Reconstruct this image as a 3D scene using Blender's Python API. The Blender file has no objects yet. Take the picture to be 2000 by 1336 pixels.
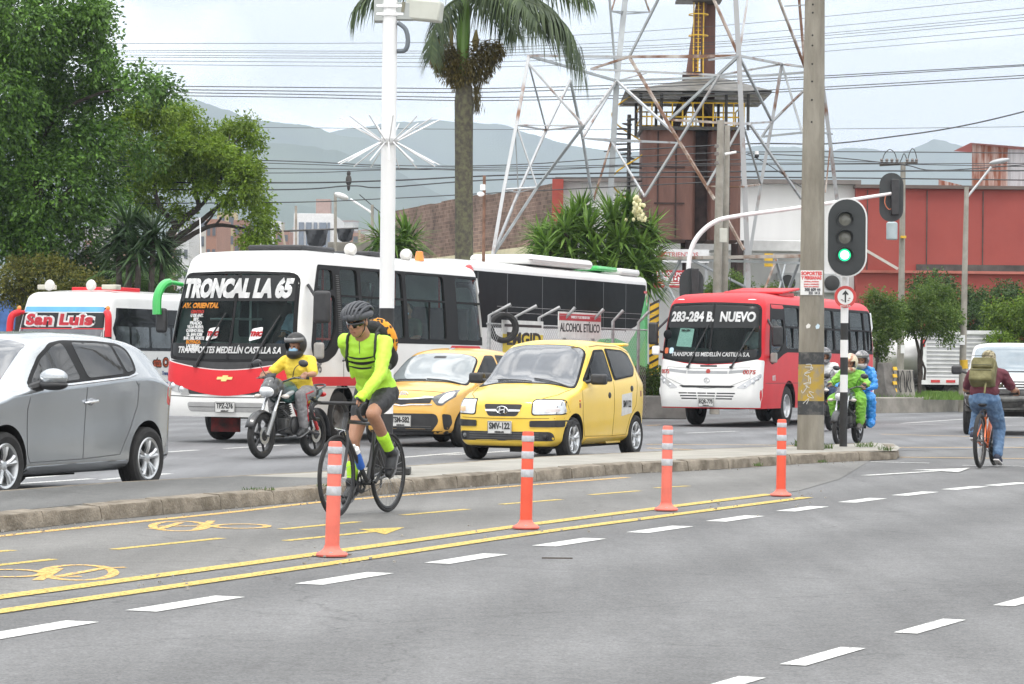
import bpy,bmesh,math,random
import numpy as np
from mathutils import Vector,Matrix,geometry,noise
from mathutils.bvhtree import BVHTree
R=math.radians
V=Vector
sc=bpy.context.scene
COL=sc.collection
# ------------------------------------------------------------------ camera, sky, sun
F,CX,CY,HZ,ROLL,H=5500.0,1000.0,668.0,708.0,R(0.6),1.27
PITCH=math.atan((HZ - CY)/F)
cam=bpy.data.cameras.new('camera')
cam.lens=36*F/2000;cam.sensor_width=36;cam.sensor_fit='HORIZONTAL'
cam.clip_start=1;cam.clip_end=60000
co=bpy.data.objects.new('camera',cam);COL.objects.link(co);sc.camera=co
_f=V((0,math.cos(PITCH),math.sin(PITCH)));_u0=V((0,-math.sin(PITCH),math.cos(PITCH)));_r0=V((1,0,0))
RT=_r0*math.cos(ROLL)+_u0*math.sin(ROLL);UP=_u0*math.cos(ROLL) - _r0*math.sin(ROLL)
C0=V((0,0,H))
m=Matrix((RT,UP,-_f)).transposed().to_4x4();m.translation=C0;co.matrix_world=m
def ray(px,py): return _f+RT*((px - CX)/F) - UP*((py - CY)/F)
def G(px,py,z=0.0):
 d=ray(px,py);return C0+d*((z - H)/d.z)
def P(px,py,Y):
 d=ray(px,py);return C0+d*(Y/d.y)
def proj(p):
 d=V(p) - C0;w=d.dot(_f);return (CX+F*d.dot(RT)/w,CY - F*d.dot(UP)/w)
SC=lambda Y: F/Y
SUN_EL,SUN_AZ=R(66),R(200)      # soft sun behind thin cloud, slightly behind the camera
w=bpy.data.worlds.new('World');sc.world=w;w.use_nodes=True
nt=w.node_tree;N=nt.nodes;L=nt.links;N.clear()
def nn(t,**k):
 n=N.new(t)
 for a,b in k.items(): setattr(n,a,b)
 return n
sky=nn('ShaderNodeTexSky',sky_type='NISHITA',sun_disc=False,sun_elevation=SUN_EL,sun_rotation=SUN_AZ)
tc=nn('ShaderNodeTexCoord');sx=nn('ShaderNodeSeparateXYZ');L.new(tc.outputs['Generated'],sx.inputs[0])
mp=nn('ShaderNodeMapping');mp.inputs['Scale'].default_value=(7,7,17);mp.inputs['Location'].default_value=(1.7,.4,5.2)
L.new(tc.outputs['Generated'],mp.inputs[0])
nz=nn('ShaderNodeTexNoise');nz.inputs['Scale'].default_value=1.0;nz.inputs['Detail'].default_value=7;nz.inputs['Roughness'].default_value=.52
L.new(mp.outputs[0],nz.inputs['Vector'])
cr=nn('ShaderNodeValToRGB');L.new(nz.outputs[0],cr.inputs[0])
e=cr.color_ramp.elements;e[0].position=.40;e[0].color=(7.1,7.3,7.55,1);e[1].position=.62;e[1].color=(16,15.8,15.4,1)
el=nn('ShaderNodeValToRGB');L.new(sx.outputs['Z'],el.inputs[0])     # overcast: the zenith is brighter than the horizon
q=el.color_ramp.elements;q[0].position=.13;q[0].color=(2.1,2.1,2.06,1);q[1].position=1;q[1].color=(3.0,3.0,3.0,1);q=q.new(.30);q.color=(1.25,1.25,1.25,1)
mu=nn('ShaderNodeMix',data_type='RGBA',blend_type='MULTIPLY');mu.inputs[0].default_value=1
L.new(cr.outputs[0],mu.inputs[6]);L.new(el.outputs[0],mu.inputs[7])
mx=nn('ShaderNodeMix',data_type='RGBA');mx.inputs[0].default_value=.9
L.new(sky.outputs[0],mx.inputs[6]);L.new(mu.outputs[2],mx.inputs[7])
bg=nn('ShaderNodeBackground');bg.inputs[1].default_value=.1;L.new(mx.outputs[2],bg.inputs[0])
ow=nn('ShaderNodeOutputWorld');L.new(bg.outputs[0],ow.inputs[0])
sl=bpy.data.lights.new('sun','SUN');sl.energy=1.5;sl.angle=R(10);sl.color=(1,.97,.92)
so=bpy.data.objects.new('sun',sl);COL.objects.link(so)
sd=V((math.sin(SUN_AZ)*math.cos(SUN_EL),math.cos(SUN_AZ)*math.cos(SUN_EL),math.sin(SUN_EL)))
so.rotation_euler=sd.to_track_quat('Z','Y').to_euler()
vs=sc.view_settings;vs.view_transform='Standard';vs.look='None';vs.exposure=0.08;vs.gamma=1
try:
 vs.use_curve_mapping=False
except Exception: pass
sc.render.engine='CYCLES'
cy=sc.cycles;cy.use_denoising=True;cy.max_bounces=8;cy.transparent_max_bounces=24;cy.volume_bounces=0
cy.sample_clamp_indirect=6
rng=random.Random(7)
# ------------------------------------------------------------------ materials
MATS={}
def M(name,col,rough=.55,metal=0.0,var=.08,scale=4.0,bump=0.0,bscale=40.0,coat=0.0,spec=.5,col2=None,lo=.35,hi=.65,stretch=None,emit=0.0,alpha=1.0,transl=0.0,spec_tint=None,rvar=0.0):
 """procedural Principled material: base colour broken up by object space noise"""
 if name in MATS: return MATS[name]
 mt=bpy.data.materials.new(name);mt.use_nodes=True;MATS[name]=mt
 t=mt.node_tree;n=t.nodes;l=t.links
 b=n['Principled BSDF'];o=n['Material Output']
 b.inputs['Roughness'].default_value=rough;b.inputs['Metallic'].default_value=metal
 b.inputs['Coat Weight'].default_value=coat;b.inputs['Coat Roughness'].default_value=.08
 b.inputs['Specular IOR Level'].default_value=spec
 c=n.new('ShaderNodeTexCoord');src=c.outputs['Object']
 if stretch:
  q=n.new('ShaderNodeMapping');q.inputs['Scale'].default_value=stretch;l.new(src,q.inputs[0]);src=q.outputs[0]
 nz=n.new('ShaderNodeTexNoise');nz.inputs['Scale'].default_value=scale;nz.inputs['Detail'].default_value=6;nz.inputs['Roughness'].default_value=.6
 l.new(src,nz.inputs['Vector'])
 rp=n.new('ShaderNodeValToRGB');l.new(nz.outputs[0],rp.inputs[0]);e=rp.color_ramp.elements
 a=tuple(col);d=tuple(col2) if col2 else tuple(min(1,x*(1+var)) for x in a)
 if not col2: a=tuple(x*(1 - var) for x in a)
 e[0].position=lo;e[1].position=hi;e[0].color=(*a,1);e[1].color=(*d,1)
 l.new(rp.outputs[0],b.inputs['Base Color'])
 if rvar:
  mr=n.new('ShaderNodeMapRange');l.new(nz.outputs[0],mr.inputs[0]);mr.inputs['From Min'].default_value=.3;mr.inputs['From Max'].default_value=.7
  mr.inputs['To Min'].default_value=max(0,rough - rvar);mr.inputs['To Max'].default_value=min(1,rough+rvar);l.new(mr.outputs[0],b.inputs['Roughness'])
 if bump:
  n2=n.new('ShaderNodeTexNoise');n2.inputs['Scale'].default_value=bscale;n2.inputs['Detail'].default_value=4;l.new(src,n2.inputs['Vector'])
  bp=n.new('ShaderNodeBump');bp.inputs['Strength'].default_value=bump;bp.inputs['Distance'].default_value=.02
  l.new(n2.outputs[0],bp.inputs['Height']);l.new(bp.outputs[0],b.inputs['Normal'])
 if emit:
  l.new(rp.outputs[0],b.inputs['Emission Color']);b.inputs['Emission Strength'].default_value=emit
 if transl:
  tr=n.new('ShaderNodeBsdfTranslucent');l.new(rp.outputs[0],tr.inputs[0]);ms=n.new('ShaderNodeMixShader');ms.inputs[0].default_value=transl
  l.new(b.outputs[0],ms.inputs[1]);l.new(tr.outputs[0],ms.inputs[2]);l.new(ms.outputs[0],o.inputs[0])
 return mt
def glass(name,tint,tr=.5,rough=.03,base=(.02,.025,.025)):
 """window glass: part tinted see-through, part dark film, with mirror reflection by Fresnel"""
 if name in MATS: return MATS[name]
 mt=bpy.data.materials.new(name);mt.use_nodes=True;MATS[name]=mt
 t=mt.node_tree;n=t.nodes;l=t.links;b=n['Principled BSDF'];o=n['Material Output']
 b.inputs['Base Color'].default_value=(*base,1);b.inputs['Roughness'].default_value=.5;b.inputs['Specular IOR Level'].default_value=.0
 tp=n.new('ShaderNodeBsdfTransparent');tp.inputs[0].default_value=(*tint,1)
 ms=n.new('ShaderNodeMixShader');fr=n.new('ShaderNodeFresnel');fr.inputs[0].default_value=1.24
 gl=n.new('ShaderNodeBsdfGlossy');gl.inputs['Roughness'].default_value=rough
 m1=n.new('ShaderNodeMixShader');m1.inputs[0].default_value=tr
 l.new(b.outputs[0],m1.inputs[1]);l.new(tp.outputs[0],m1.inputs[2])
 l.new(fr.outputs[0],ms.inputs[0]);l.new(m1.outputs[0],ms.inputs[1]);l.new(gl.outputs[0],ms.inputs[2]);l.new(ms.outputs[0],o.inputs[0])
 return mt
# ------------------------------------------------------------------ object helpers
def tag(o,label=None,cat=None,group=None,kind=None):
 if label: o['label']=label
 if cat: o['category']=cat
 if group: o['group']=group
 if kind: o['kind']=kind
 return o
def thing(name,label,cat,loc=(0,0,0),rz=0.0,group=None,parent=None):
 o=bpy.data.objects.new(name,None);COL.objects.link(o);o.location=loc;o.rotation_euler=(0,0,rz);o.empty_display_size=.2
 if parent: o.parent=parent
 return tag(o,label,cat,group)
def link(name,me,mats,parent=None,ang=38):
 o=bpy.data.objects.new(name,me);COL.objects.link(o)
 for q in (mats if isinstance(mats,(list,tuple)) else [mats]):
  me.materials.append(q)
 if parent: o.parent=parent
 if ang:
  me.shade_smooth();me.set_sharp_from_angle(angle=R(ang))
 return o
def dup(root,loc=None,rz=None,**k):
 def cp(o,par):
  c=o.copy();COL.objects.link(c);c.parent=par
  for ch in list(o.children): cp(ch,c)
  return c
 r=cp(root,None)
 if loc is not None: r.location=loc
 if rz is not None: r.rotation_euler=(0,0,rz)
 return tag(r,**k)
def baked(o):
 """apply an object's modifiers, returning the mesh"""
 dg=bpy.context.evaluated_depsgraph_get();return bpy.data.meshes.new_from_object(o.evaluated_get(dg))
def frame(d):
 d=V(d).normalized();a=V((0,0,1)) if abs(d.z) < .9 else V((1,0,0))
 s=d.cross(a).normalized();return s,s.cross(d).normalized()
class MB:
 def __init__(s): s.v=[];s.f=[];s.m=[]
 def add(s,vs,fs,mi=0):
  k=len(s.v);s.v += [tuple(x) for x in vs];s.f += [tuple(i+k for i in f) for f in fs];s.m += [mi]*len(fs);return s
 def box(s,c,sz,rot=None,mi=0):
  x,y,z=(q/2 for q in sz);c=V(c)
  p=[V((a,b,d)) for a in (-x,x) for b in (-y,y) for d in (-z,z)]
  if rot is not None: p=[rot @ q for q in p]
  return s.add([c+q for q in p],[(0,1,3,2),(4,6,7,5),(0,4,5,1),(2,3,7,6),(0,2,6,4),(1,5,7,3)],mi)
 def tube(s,pts,r,n=8,mi=0,sq=None,cap=True):
  pts=[V(p) for p in pts];rs=r if isinstance(r,(list,tuple)) else [r]*len(pts);vs=[];fs=[];pr=None
  for i,p in enumerate(pts):
   d=(pts[min(i+1,len(pts) - 1)] - pts[max(i - 1,0)])
   if d.length < 1e-9: d=V((0,0,1))
   d.normalize()
   if pr is None: a,b=frame(d)
   else:
    a=(pr - d*pr.dot(d))
    a=a.normalized() if a.length > 1e-6 else frame(d)[0]
    b=a.cross(d).normalized()
   pr=a
   for k in range(n):
    t=2*math.pi*(k+(.5 if n == 4 else 0))/n
    vs.append(p+(a*math.cos(t)+b*math.sin(t)*(sq or 1))*rs[i])
  for i in range(len(pts) - 1):
   for k in range(n):
    q=(k+1) % n;fs.append((i*n+k,i*n+q,(i+1)*n+q,(i+1)*n+k))
  if cap:
   fs.append(tuple(range(n - 1,-1,-1)));k=(len(pts) - 1)*n;fs.append(tuple(range(k,k+n)))
  return s.add(vs,fs,mi)
 def lathe(s,prof,n=24,o=(0,0,0),ax=(0,0,1),mi=0,closed=False):
  """prof: (radius, along axis)"""
  o=V(o);ax=V(ax).normalized();a,b=frame(ax);vs=[];fs=[]
  for r,h in prof:
   for k in range(n):
    t=2*math.pi*k/n;vs.append(o+ax*h+(a*math.cos(t)+b*math.sin(t))*max(r,1e-4))
  mm=len(prof)
  for i in range(mm if closed else mm - 1):
   j=(i+1) % mm
   for k in range(n):
    q=(k+1) % n;fs.append((i*n+k,i*n+q,j*n+q,j*n+k))
  return s.add(vs,fs,mi)
 def ell(s,c,r,rot=None,nu=16,nv=10,mi=0):
  c=V(c);r=r if isinstance(r,(tuple,list)) else (r,r,r);vs=[];fs=[]
  for i in range(nv+1):
   th=math.pi*i/nv
   for k in range(nu):
    ph=2*math.pi*k/nu;q=V((r[0]*math.sin(th)*math.cos(ph),r[1]*math.sin(th)*math.sin(ph),r[2]*math.cos(th)))
    vs.append(c+(rot @ q if rot is not None else q))
  for i in range(nv):
   for k in range(nu):
    q=(k+1) % nu;fs.append((i*nu+k,i*nu+q,(i+1)*nu+q,(i+1)*nu+k))
  return s.add(vs,fs,mi)
 def limb(s,pts,rs,n=12):
  """tapered tube closed by balls: for bodies that are fused afterwards"""
  s.tube(pts,rs,n)
  for p,r in zip(pts,rs): s.ell(p,r,nu=12,nv=8)
  return s
 def prism(s,poly,fr,t,mi=0):
  """poly 2D in frame (origin, ex, ey), thickness t along ex x ey (both faces)"""
  o,ex,ey=(V(q) for q in fr);ez=ex.cross(ey).normalized()*t;n=len(poly)
  a=[o+ex*p[0]+ey*p[1] for p in poly];k=[q+ez for q in a]
  tri=geometry.tessellate_polygon([[V((p[0],p[1],0)) for p in poly]])
  fs=[tuple(q) for q in tri]+[tuple(i+n for i in q[::-1]) for q in tri]
  fs += [(i,(i+1) % n,(i+1) % n+n,i+n) for i in range(n)]
  return s.add(a+k,fs,mi)
 def quad(s,a,b,c,d,mi=0): return s.add([a,b,c,d],[(0,1,2,3)],mi)
 def mesh(s,name):
  me=bpy.data.meshes.new(name);me.from_pydata(s.v,[],s.f);me.polygons.foreach_set('material_index',s.m);me.update()
  bm=bmesh.new();bm.from_mesh(me);bmesh.ops.recalc_face_normals(bm,faces=bm.faces[:]);bm.to_mesh(me);bm.free();return me
 def obj(s,name,mats,parent=None,bevel=0,ang=38,seg=2,raw=False):
  if raw:
   me=bpy.data.meshes.new(name);me.from_pydata(s.v,[],s.f);me.polygons.foreach_set('material_index',s.m);me.update()
  else: me=s.mesh(name)
  o=link(name,me,mats,parent,ang)
  if bevel:
   b=o.modifiers.new('bevel','BEVEL');b.width=bevel;b.segments=seg;b.limit_method='ANGLE';b.angle_limit=R(40);b.harden_normals=False
  return o
 def fuse(s,name,mat,parent=None,vox=.01,smooth=3,wr=0.0):
  """one continuous surface out of overlapping volumes"""
  me=s.mesh(name);o=bpy.data.objects.new(name,me);COL.objects.link(o)
  r=o.modifiers.new('r','REMESH');r.mode='VOXEL';r.voxel_size=vox
  k=o.modifiers.new('s','SMOOTH');k.iterations=smooth;k.factor=.5
  nm=baked(o);o.modifiers.clear();o.data=nm;nm.materials.clear()
  for q in (mat if isinstance(mat,(list,tuple)) else [mat]): nm.materials.append(q)
  nm.shade_smooth()
  if parent: o.parent=parent
  if wr:
   for v,nr in [(v,v.normal.copy()) for v in nm.vertices]:
    p=v.co;v.co=p+nr*wr*(noise.noise(V((p.x*13,p.y*13,p.z*22)))+.7*noise.noise(V((p.x*30+p.z*22,p.y*30 - p.z*14,p.z*20))))
  return o
def rpoly(pts,r=.05,n=4):
 """polygon with rounded corners"""
 out=[];k=len(pts)
 for i in range(k):
  p=V(pts[i]).to_2d();a=V(pts[i - 1]).to_2d();b=V(pts[(i+1) % k]).to_2d();ri=r[i] if isinstance(r,(list,tuple)) else r
  da=(a - p);db=(b - p);q=min(ri,da.length*.48,db.length*.48)
  s,e=p+da.normalized()*q,p+db.normalized()*q
  for j in range(n+1):
   t=j/n;out.append(tuple((s*(1 - t) ** 2+p*2*t*(1 - t)+e*t*t)))
 return out
def spline(pts,n=8):
 """Catmull-Rom through points"""
 pts=[V(p) for p in pts];out=[]
 for i in range(len(pts) - 1):
  a,b,c,d=pts[max(i - 1,0)],pts[i],pts[i+1],pts[min(i+2,len(pts) - 1)]
  for k in range(n):
   t=k/n;out.append(.5*((2*b)+(c - a)*t+(2*a - 5*b+4*c - d)*t*t+(3*b - a - 3*c+d)*t ** 3))
 return out+[pts[-1]]
def interp(tab,x):
 """smooth monotone interpolation of a table [(x, y), ...]"""
 if x <= tab[0][0]: return tab[0][1]
 if x >= tab[-1][0]: return tab[-1][1]
 n=len(tab)
 for i in range(n - 1):
  if x <= tab[i+1][0]: break
 def sl(j): return (tab[j+1][1] - tab[j][1])/(tab[j+1][0] - tab[j][0])
 def tg(j):
  if j == 0 or j == n - 1: return sl(0) if j == 0 else sl(n - 2)
  a,b=sl(j - 1),sl(j);return 0 if a*b <= 0 else 2*a*b/(a+b)
 h=tab[i+1][0] - tab[i][0];t=(x - tab[i][0])/h;m0,m1=tg(i)*h,tg(i+1)*h;y0,y1=tab[i][1],tab[i+1][1]
 return (2*t ** 3 - 3*t*t+1)*y0+(t ** 3 - 2*t*t+t)*m0+(-2*t ** 3+3*t*t)*y1+(t ** 3 - t*t)*m1
def bvh_of(me): return BVHTree.FromPolygons([v.co.copy() for v in me.vertices],[tuple(p.vertices) for p in me.polygons])
AX={'front': (lambda a,b: (V((30,a,b)),V((-1,0,0)))),'rear': (lambda a,b: (V((-30,a,b)),V((1,0,0)))),
  'left': (lambda a,b: (V((a,30,b)),V((0,-1,0)))),'right': (lambda a,b: (V((a,-30,b)),V((0,1,0)))),
  'top': (lambda a,b: (V((a,b,30)),V((0,0,-1))))}
def tri2d(poly,res,holes=()):
 vs=[];es=[]
 for lp in [poly]+list(holes):
  k=len(vs);pts=[]
  for i in range(len(lp)):
   a=V(lp[i]).to_2d();b=V(lp[(i+1) % len(lp)]).to_2d();q=max(1,int((b - a).length/res))
   for j in range(q): pts.append(a.lerp(b,j/q))
  vs += pts;es += [(k+i,k+(i+1) % len(pts)) for i in range(len(pts))]
 nb=len(vs)
 x0=min(p.x for p in vs);x1=max(p.x for p in vs);y0=min(p.y for p in vs);y1=max(p.y for p in vs)
 y=y0+res*.5
 while y < y1:
  x=x0+res*.5
  while x < x1: vs.append(V((x,y)));x += res
  y += res
 o=geometry.delaunay_2d_cdt(vs,es,[],0,1e-5);V2=o[0]
 def ins(p,L_):
  c=False;n=len(L_)
  for i in range(n):
   a,b=L_[i],L_[i - 1]
   if (a[1] > p.y) != (b[1] > p.y) and p.x < (b[0] - a[0])*(p.y - a[1])/(b[1] - a[1])+a[0]: c=not c
  return c
 fs=[]
 for f in o[2]:
  g=(V2[f[0]]+V2[f[1]]+V2[f[2]])/3
  if ins(g,poly) and not any(ins(g,h) for h in holes): fs.append(tuple(f))
 return V2,fs
def decal(bvh,view,poly,name,mat,parent,off=.006,t=.012,res=.08,holes=(),ang=45,mi=None):
 """a panel that hugs the body: outline drawn in the view's own two axes, laid on the body surface"""
 if res < .15: res *= .5
 vs,fs=tri2d(poly,res,holes);fn=AX[view];top=[];dr=fn(0,0)[1];last=None
 for p in vs:
  o,d=fn(p.x,p.y);h=bvh.ray_cast(o,d)
  if h[0] is None:
   top.append(None)
  else: top.append(h[0])
 ok=[q for q in top if q is not None]
 if not ok: return None
 ax=0 if view in ('front','rear') else (1 if view in ('left','right') else 2)
 for i,q in enumerate(top):
  if q is None:
   p=vs[i];j=min(range(len(top)),key=lambda k: 1e9 if top[k] is None else (vs[k] - p).length)
   o,d=fn(p.x,p.y);qq=o.copy();qq[ax]=top[j][ax];top[i]=qq
 a=[q - dr*off for q in top];b=[q - dr*(off - t) for q in top];n=len(a)
 cnt={}
 for f in fs:
  for i in range(len(f)):
   k=(f[i],f[(i+1) % len(f)]);cnt[k]=cnt.get(k,0)+1
 F2=list(fs)
 for (i,j) in cnt:
  if (j,i) not in cnt: F2.append((j,i,i+n,j+n))
 mb=MB();mb.add(a+b,F2)
 me=bpy.data.meshes.new(name);me.from_pydata(mb.v,[],mb.f);me.update()
 bm=bmesh.new();bm.from_mesh(me)
 loose=[v for v in bm.verts if not v.link_faces];bmesh.ops.delete(bm,geom=loose,context='VERTS')
 bm.normal_update();s=sum((f.normal.dot(dr) for f in bm.faces[:len(fs)]))
 if s > 0: bmesh.ops.reverse_faces(bm,faces=bm.faces[:])
 bm.to_mesh(me);bm.free()
 return link(name,me,mat,parent,ang)
def text_mesh(txt,size,bold=0.0,shear=0.0,sx=1.0,ext=.004,align='CENTER',spacing=1.0):
 cu=bpy.data.curves.new('t','FONT');cu.body=txt;cu.size=size;cu.offset=bold;cu.shear=shear;cu.align_x=align;cu.align_y='CENTER';cu.extrude=ext;cu.space_character=spacing;cu.resolution_u=3
 o=bpy.data.objects.new('t',cu);COL.objects.link(o);me=baked(o);bpy.data.objects.remove(o)
 me.transform(Matrix.Diagonal((sx,1,1,1)));me.materials.clear();return me
def write(parent,txt,size,mat,fr,bold=0.0,shear=0.0,sx=1.0,ext=.003,align='CENTER',name='lettering',bvh=None,view=None,off=.012,spacing=1.0):
 """text lying in the frame (origin, ex, ey); with bvh it is laid onto the body"""
 me=text_mesh(txt,size,bold,shear,sx,ext,align,spacing);o,ex,ey=(V(q) for q in fr);ez=ex.cross(ey).normalized()
 mt=Matrix((ex.normalized(),ey.normalized(),ez)).transposed().to_4x4();mt.translation=o;me.transform(mt)
 if bvh:
  bm=bmesh.new();bm.from_mesh(me)
  for _ in range(3):
   es=[e for e in bm.edges if e.calc_length() > .05]
   if es: bmesh.ops.subdivide_edges(bm,edges=es,cuts=1);bmesh.ops.triangulate(bm,faces=[f for f in bm.faces if len(f.verts) > 4])
  bm.to_mesh(me);bm.free()
  fn=AX[view];dr=fn(0,0)[1];ax=0 if view in ('front','rear') else 1
  for v in me.vertices:
   a,b=(v.co.y,v.co.z) if ax == 0 else (v.co.x,v.co.z);h=bvh.ray_cast(*fn(a,b))
   if h[0] is not None: v.co[ax]=h[0][ax] - dr[ax]*off
 ob=link(name,me,mat,parent,0);return ob
FR_FRONT=lambda x,y,z: ((x,y,z),(0,1,0),(0,0,1))       # read from ahead of the vehicle
FR_LEFT=lambda x,y,z: ((x,y,z),(-1,0,0),(0,0,1))       # read from the vehicle's left
U=V((math.sin(R(22.4)),math.cos(R(22.4)),0))                    # the road's direction, away from the camera
HEAD=math.atan2(-U.y,-U.x)                                       # heading of traffic that comes towards the camera
# ------------------------------------------------------------------ ground, road, median, markings
def asphalt(name,base,warm=1.0):
 mt=bpy.data.materials.new(name);mt.use_nodes=True;t=mt.node_tree;n=t.nodes;l=t.links;b=n['Principled BSDF']
 c=n.new('ShaderNodeTexCoord')
 def nzn(sc_,det=4,st=None,rough=.6):
  s=c.outputs['Object']
  if st:
   q=n.new('ShaderNodeMapping');q.inputs['Rotation'].default_value=(0,0,R(22.4));q.inputs['Scale'].default_value=st;l.new(s,q.inputs[0]);s=q.outputs[0]
  z=n.new('ShaderNodeTexNoise');z.inputs['Scale'].default_value=sc_;z.inputs['Detail'].default_value=det;z.inputs['Roughness'].default_value=rough;l.new(s,z.inputs['Vector']);return z.outputs[0]
 def mr(x,a,b_,f0=.3,f1=.7):
  q=n.new('ShaderNodeMapRange');l.new(x,q.inputs[0]);q.inputs['From Min'].default_value=f0;q.inputs['From Max'].default_value=f1;q.inputs['To Min'].default_value=a;q.inputs['To Max'].default_value=b_;return q.outputs[0]
 def mul(x,y):
  q=n.new('ShaderNodeMath');q.operation='MULTIPLY';l.new(x,q.inputs[0]);l.new(y,q.inputs[1]);return q.outputs[0]
 v=mul(mul(mr(nzn(75,2),.68,1.32),mr(nzn(.5,5),.90,1.10)),mul(mr(nzn(1.0,5,(2.2,.07,1)),.88,1.12),mr(nzn(9,5),.90,1.10)))
 vo=n.new('ShaderNodeTexVoronoi');vo.inputs['Scale'].default_value=110;l.new(c.outputs['Object'],vo.inputs['Vector'])
 sp=mr(vo.outputs['Distance'],1.55,1.0,.05,.20)
 v=mul(v,sp)
 q=n.new('ShaderNodeMapping');q.inputs['Rotation'].default_value=(0,0,R(22.4));l.new(c.outputs['Object'],q.inputs[0])
 wv=n.new('ShaderNodeTexWave');wv.bands_direction='X';wv.inputs['Scale'].default_value=.17;wv.inputs['Distortion'].default_value=2.2;wv.inputs['Detail'].default_value=3;wv.inputs['Detail Scale'].default_value=.4;l.new(q.outputs[0],wv.inputs[0]);v=mul(v,mr(wv.outputs[1],.86,1.08,0,1))
 dn=n.new('ShaderNodeTexNoise');dn.inputs['Scale'].default_value=2.5;dn.inputs['Detail'].default_value=5;l.new(c.outputs['Object'],dn.inputs['Vector']);vm=n.new('ShaderNodeVectorMath');vm.operation='MULTIPLY_ADD';l.new(dn.outputs['Color'],vm.inputs[0]);vm.inputs[1].default_value=(.5,.5,0);l.new(c.outputs['Object'],vm.inputs[2])
 ve=n.new('ShaderNodeTexVoronoi');ve.feature='DISTANCE_TO_EDGE';ve.inputs['Scale'].default_value=.22;l.new(vm.outputs[0],ve.inputs['Vector']);v=mul(v,mr(ve.outputs['Distance'],.78,1.0,.0006,.0024))
 v=mul(v,mr(nzn(2.2,6,None,.75),.70,1.0,.28,.38));v=mul(v,mr(nzn(.7,7,(1.3,.45,1),.65),.86,1.0,.34,.46))
 cc=n.new('ShaderNodeCombineColor')
 for i,k in enumerate((base[0],base[1],base[2])):
  q=n.new('ShaderNodeMath');q.operation='MULTIPLY';q.inputs[1].default_value=k;l.new(v,q.inputs[0]);l.new(q.outputs[0],cc.inputs[i])
 l.new(cc.outputs[0],b.inputs['Base Color']);b.inputs['Roughness'].default_value=.85;b.inputs['Specular IOR Level'].default_value=.3
 bp=n.new('ShaderNodeBump');bp.inputs['Strength'].default_value=.5;bp.inputs['Distance'].default_value=.006;l.new(nzn(90,3),bp.inputs['Height']);l.new(bp.outputs[0],b.inputs['Normal'])
 return mt
ASPH=asphalt('asphalt',(.140,.140,.141));ASPH_B=asphalt('asphalt_bike',(.155,.152,.146));ASPH_F=asphalt('asphalt_far',(.155,.157,.163))
def sheet(name,pts,z,mat,kind='structure'):
 mb=MB();tri=geometry.tessellate_polygon([[V((p[0],p[1],0)) for p in pts]])
 mb.add([(p[0],p[1],z) for p in pts],tri);me=bpy.data.meshes.new(name);me.from_pydata(mb.v,[],mb.f);me.update()
 bm=bmesh.new();bm.from_mesh(me);bmesh.ops.recalc_face_normals(bm,faces=bm.faces[:])
 if bm.faces and bm.faces[0].normal.z < 0: bmesh.ops.reverse_faces(bm,faces=bm.faces[:])
 bm.to_mesh(me);bm.free()
 return tag(link(name,me,mat,None,0),kind=kind)
GND=M('dry_ground',(.16,.15,.12),.95,var=.25,scale=.02)
sheet('ground',[(-6000,-40),(6000,-40),(6000,9000),(-6000,9000)],-.012,GND)
def ext(poly,a=6,b=6):
 poly=[V(p) for p in poly];d0=(poly[0] - poly[1]).normalized();d1=(poly[-1] - poly[-2]).normalized()
 return [poly[0]+d0*a]+poly+[poly[-1]+d1*b]
kb=[G(*p) for p in [(0,1039),(210,1015),(451,993),(623,977),(787,962),(1050,940),(1225,925),(1400,917),(1560,906),(1700,899)]]     # foot of the near kerb
fk=[G(*p) for p in [(0,985),(214,967),(452,953),(641,942),(815,929),(1050,911),(1144,906),(1400,893),(1560,887),(1700,880)]]   # foot of the far kerb
kb=ext(kb,14,0);fk=ext(fk,14,0)
tip=[G(1752,897),G(1758,891),G(1745,882)]
sheet('road',[(-90,-20),(60,-20),(90,130),(-90,130)],-.006,ASPH)
# far carriageway beyond the median: a slightly bluer, newer surface
far_edge=[fk[0],*fk[1:],V((18,52,0)),V((30,90,0)),V((-60,90,0)),V((-40,30,0))]
sheet('road_far_side',[(p[0],p[1]) for p in far_edge],-.002,ASPH_F)
# bike lane between the kerb and the double yellow line
yl=[G(*p) for p in [(-300,1205),(0,1166),(623,1081),(997,1029),(1279,993),(1505,965)]]
bl=[*kb,G(1640,935),G(1560,958)]+[p for p in reversed(yl)]
sheet('bike_lane',[(p[0],p[1]) for p in bl],-.002,ASPH_B)
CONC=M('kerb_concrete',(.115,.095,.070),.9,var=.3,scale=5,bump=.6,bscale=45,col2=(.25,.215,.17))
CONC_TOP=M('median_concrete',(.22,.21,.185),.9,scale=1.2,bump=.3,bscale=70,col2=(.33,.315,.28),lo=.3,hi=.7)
def resamp(poly,step):
 out=[poly[0].copy()];acc=0
 for a,b in zip(poly,poly[1:]):
  d=(b - a).length;t=step - acc
  while t <= d: out.append(a.lerp(b,t/d));t += step
  acc=(acc+d) % step if d+acc >= step else acc+d
 out.append(poly[-1]);return out
mb=MB();KH=.125
near=resamp(kb+tip[:1],.55);ring=kb+tip+[p for p in reversed(fk)]
def off_pt(poly,i,d):
 a=poly[max(i - 1,0)];b=poly[min(i+1,len(poly) - 1)];t=(b - a).normalized();return poly[i]+V((-t.y,t.x,0))*d
blocks=resamp(kb+tip,.98)
r2=random.Random(3)
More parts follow.
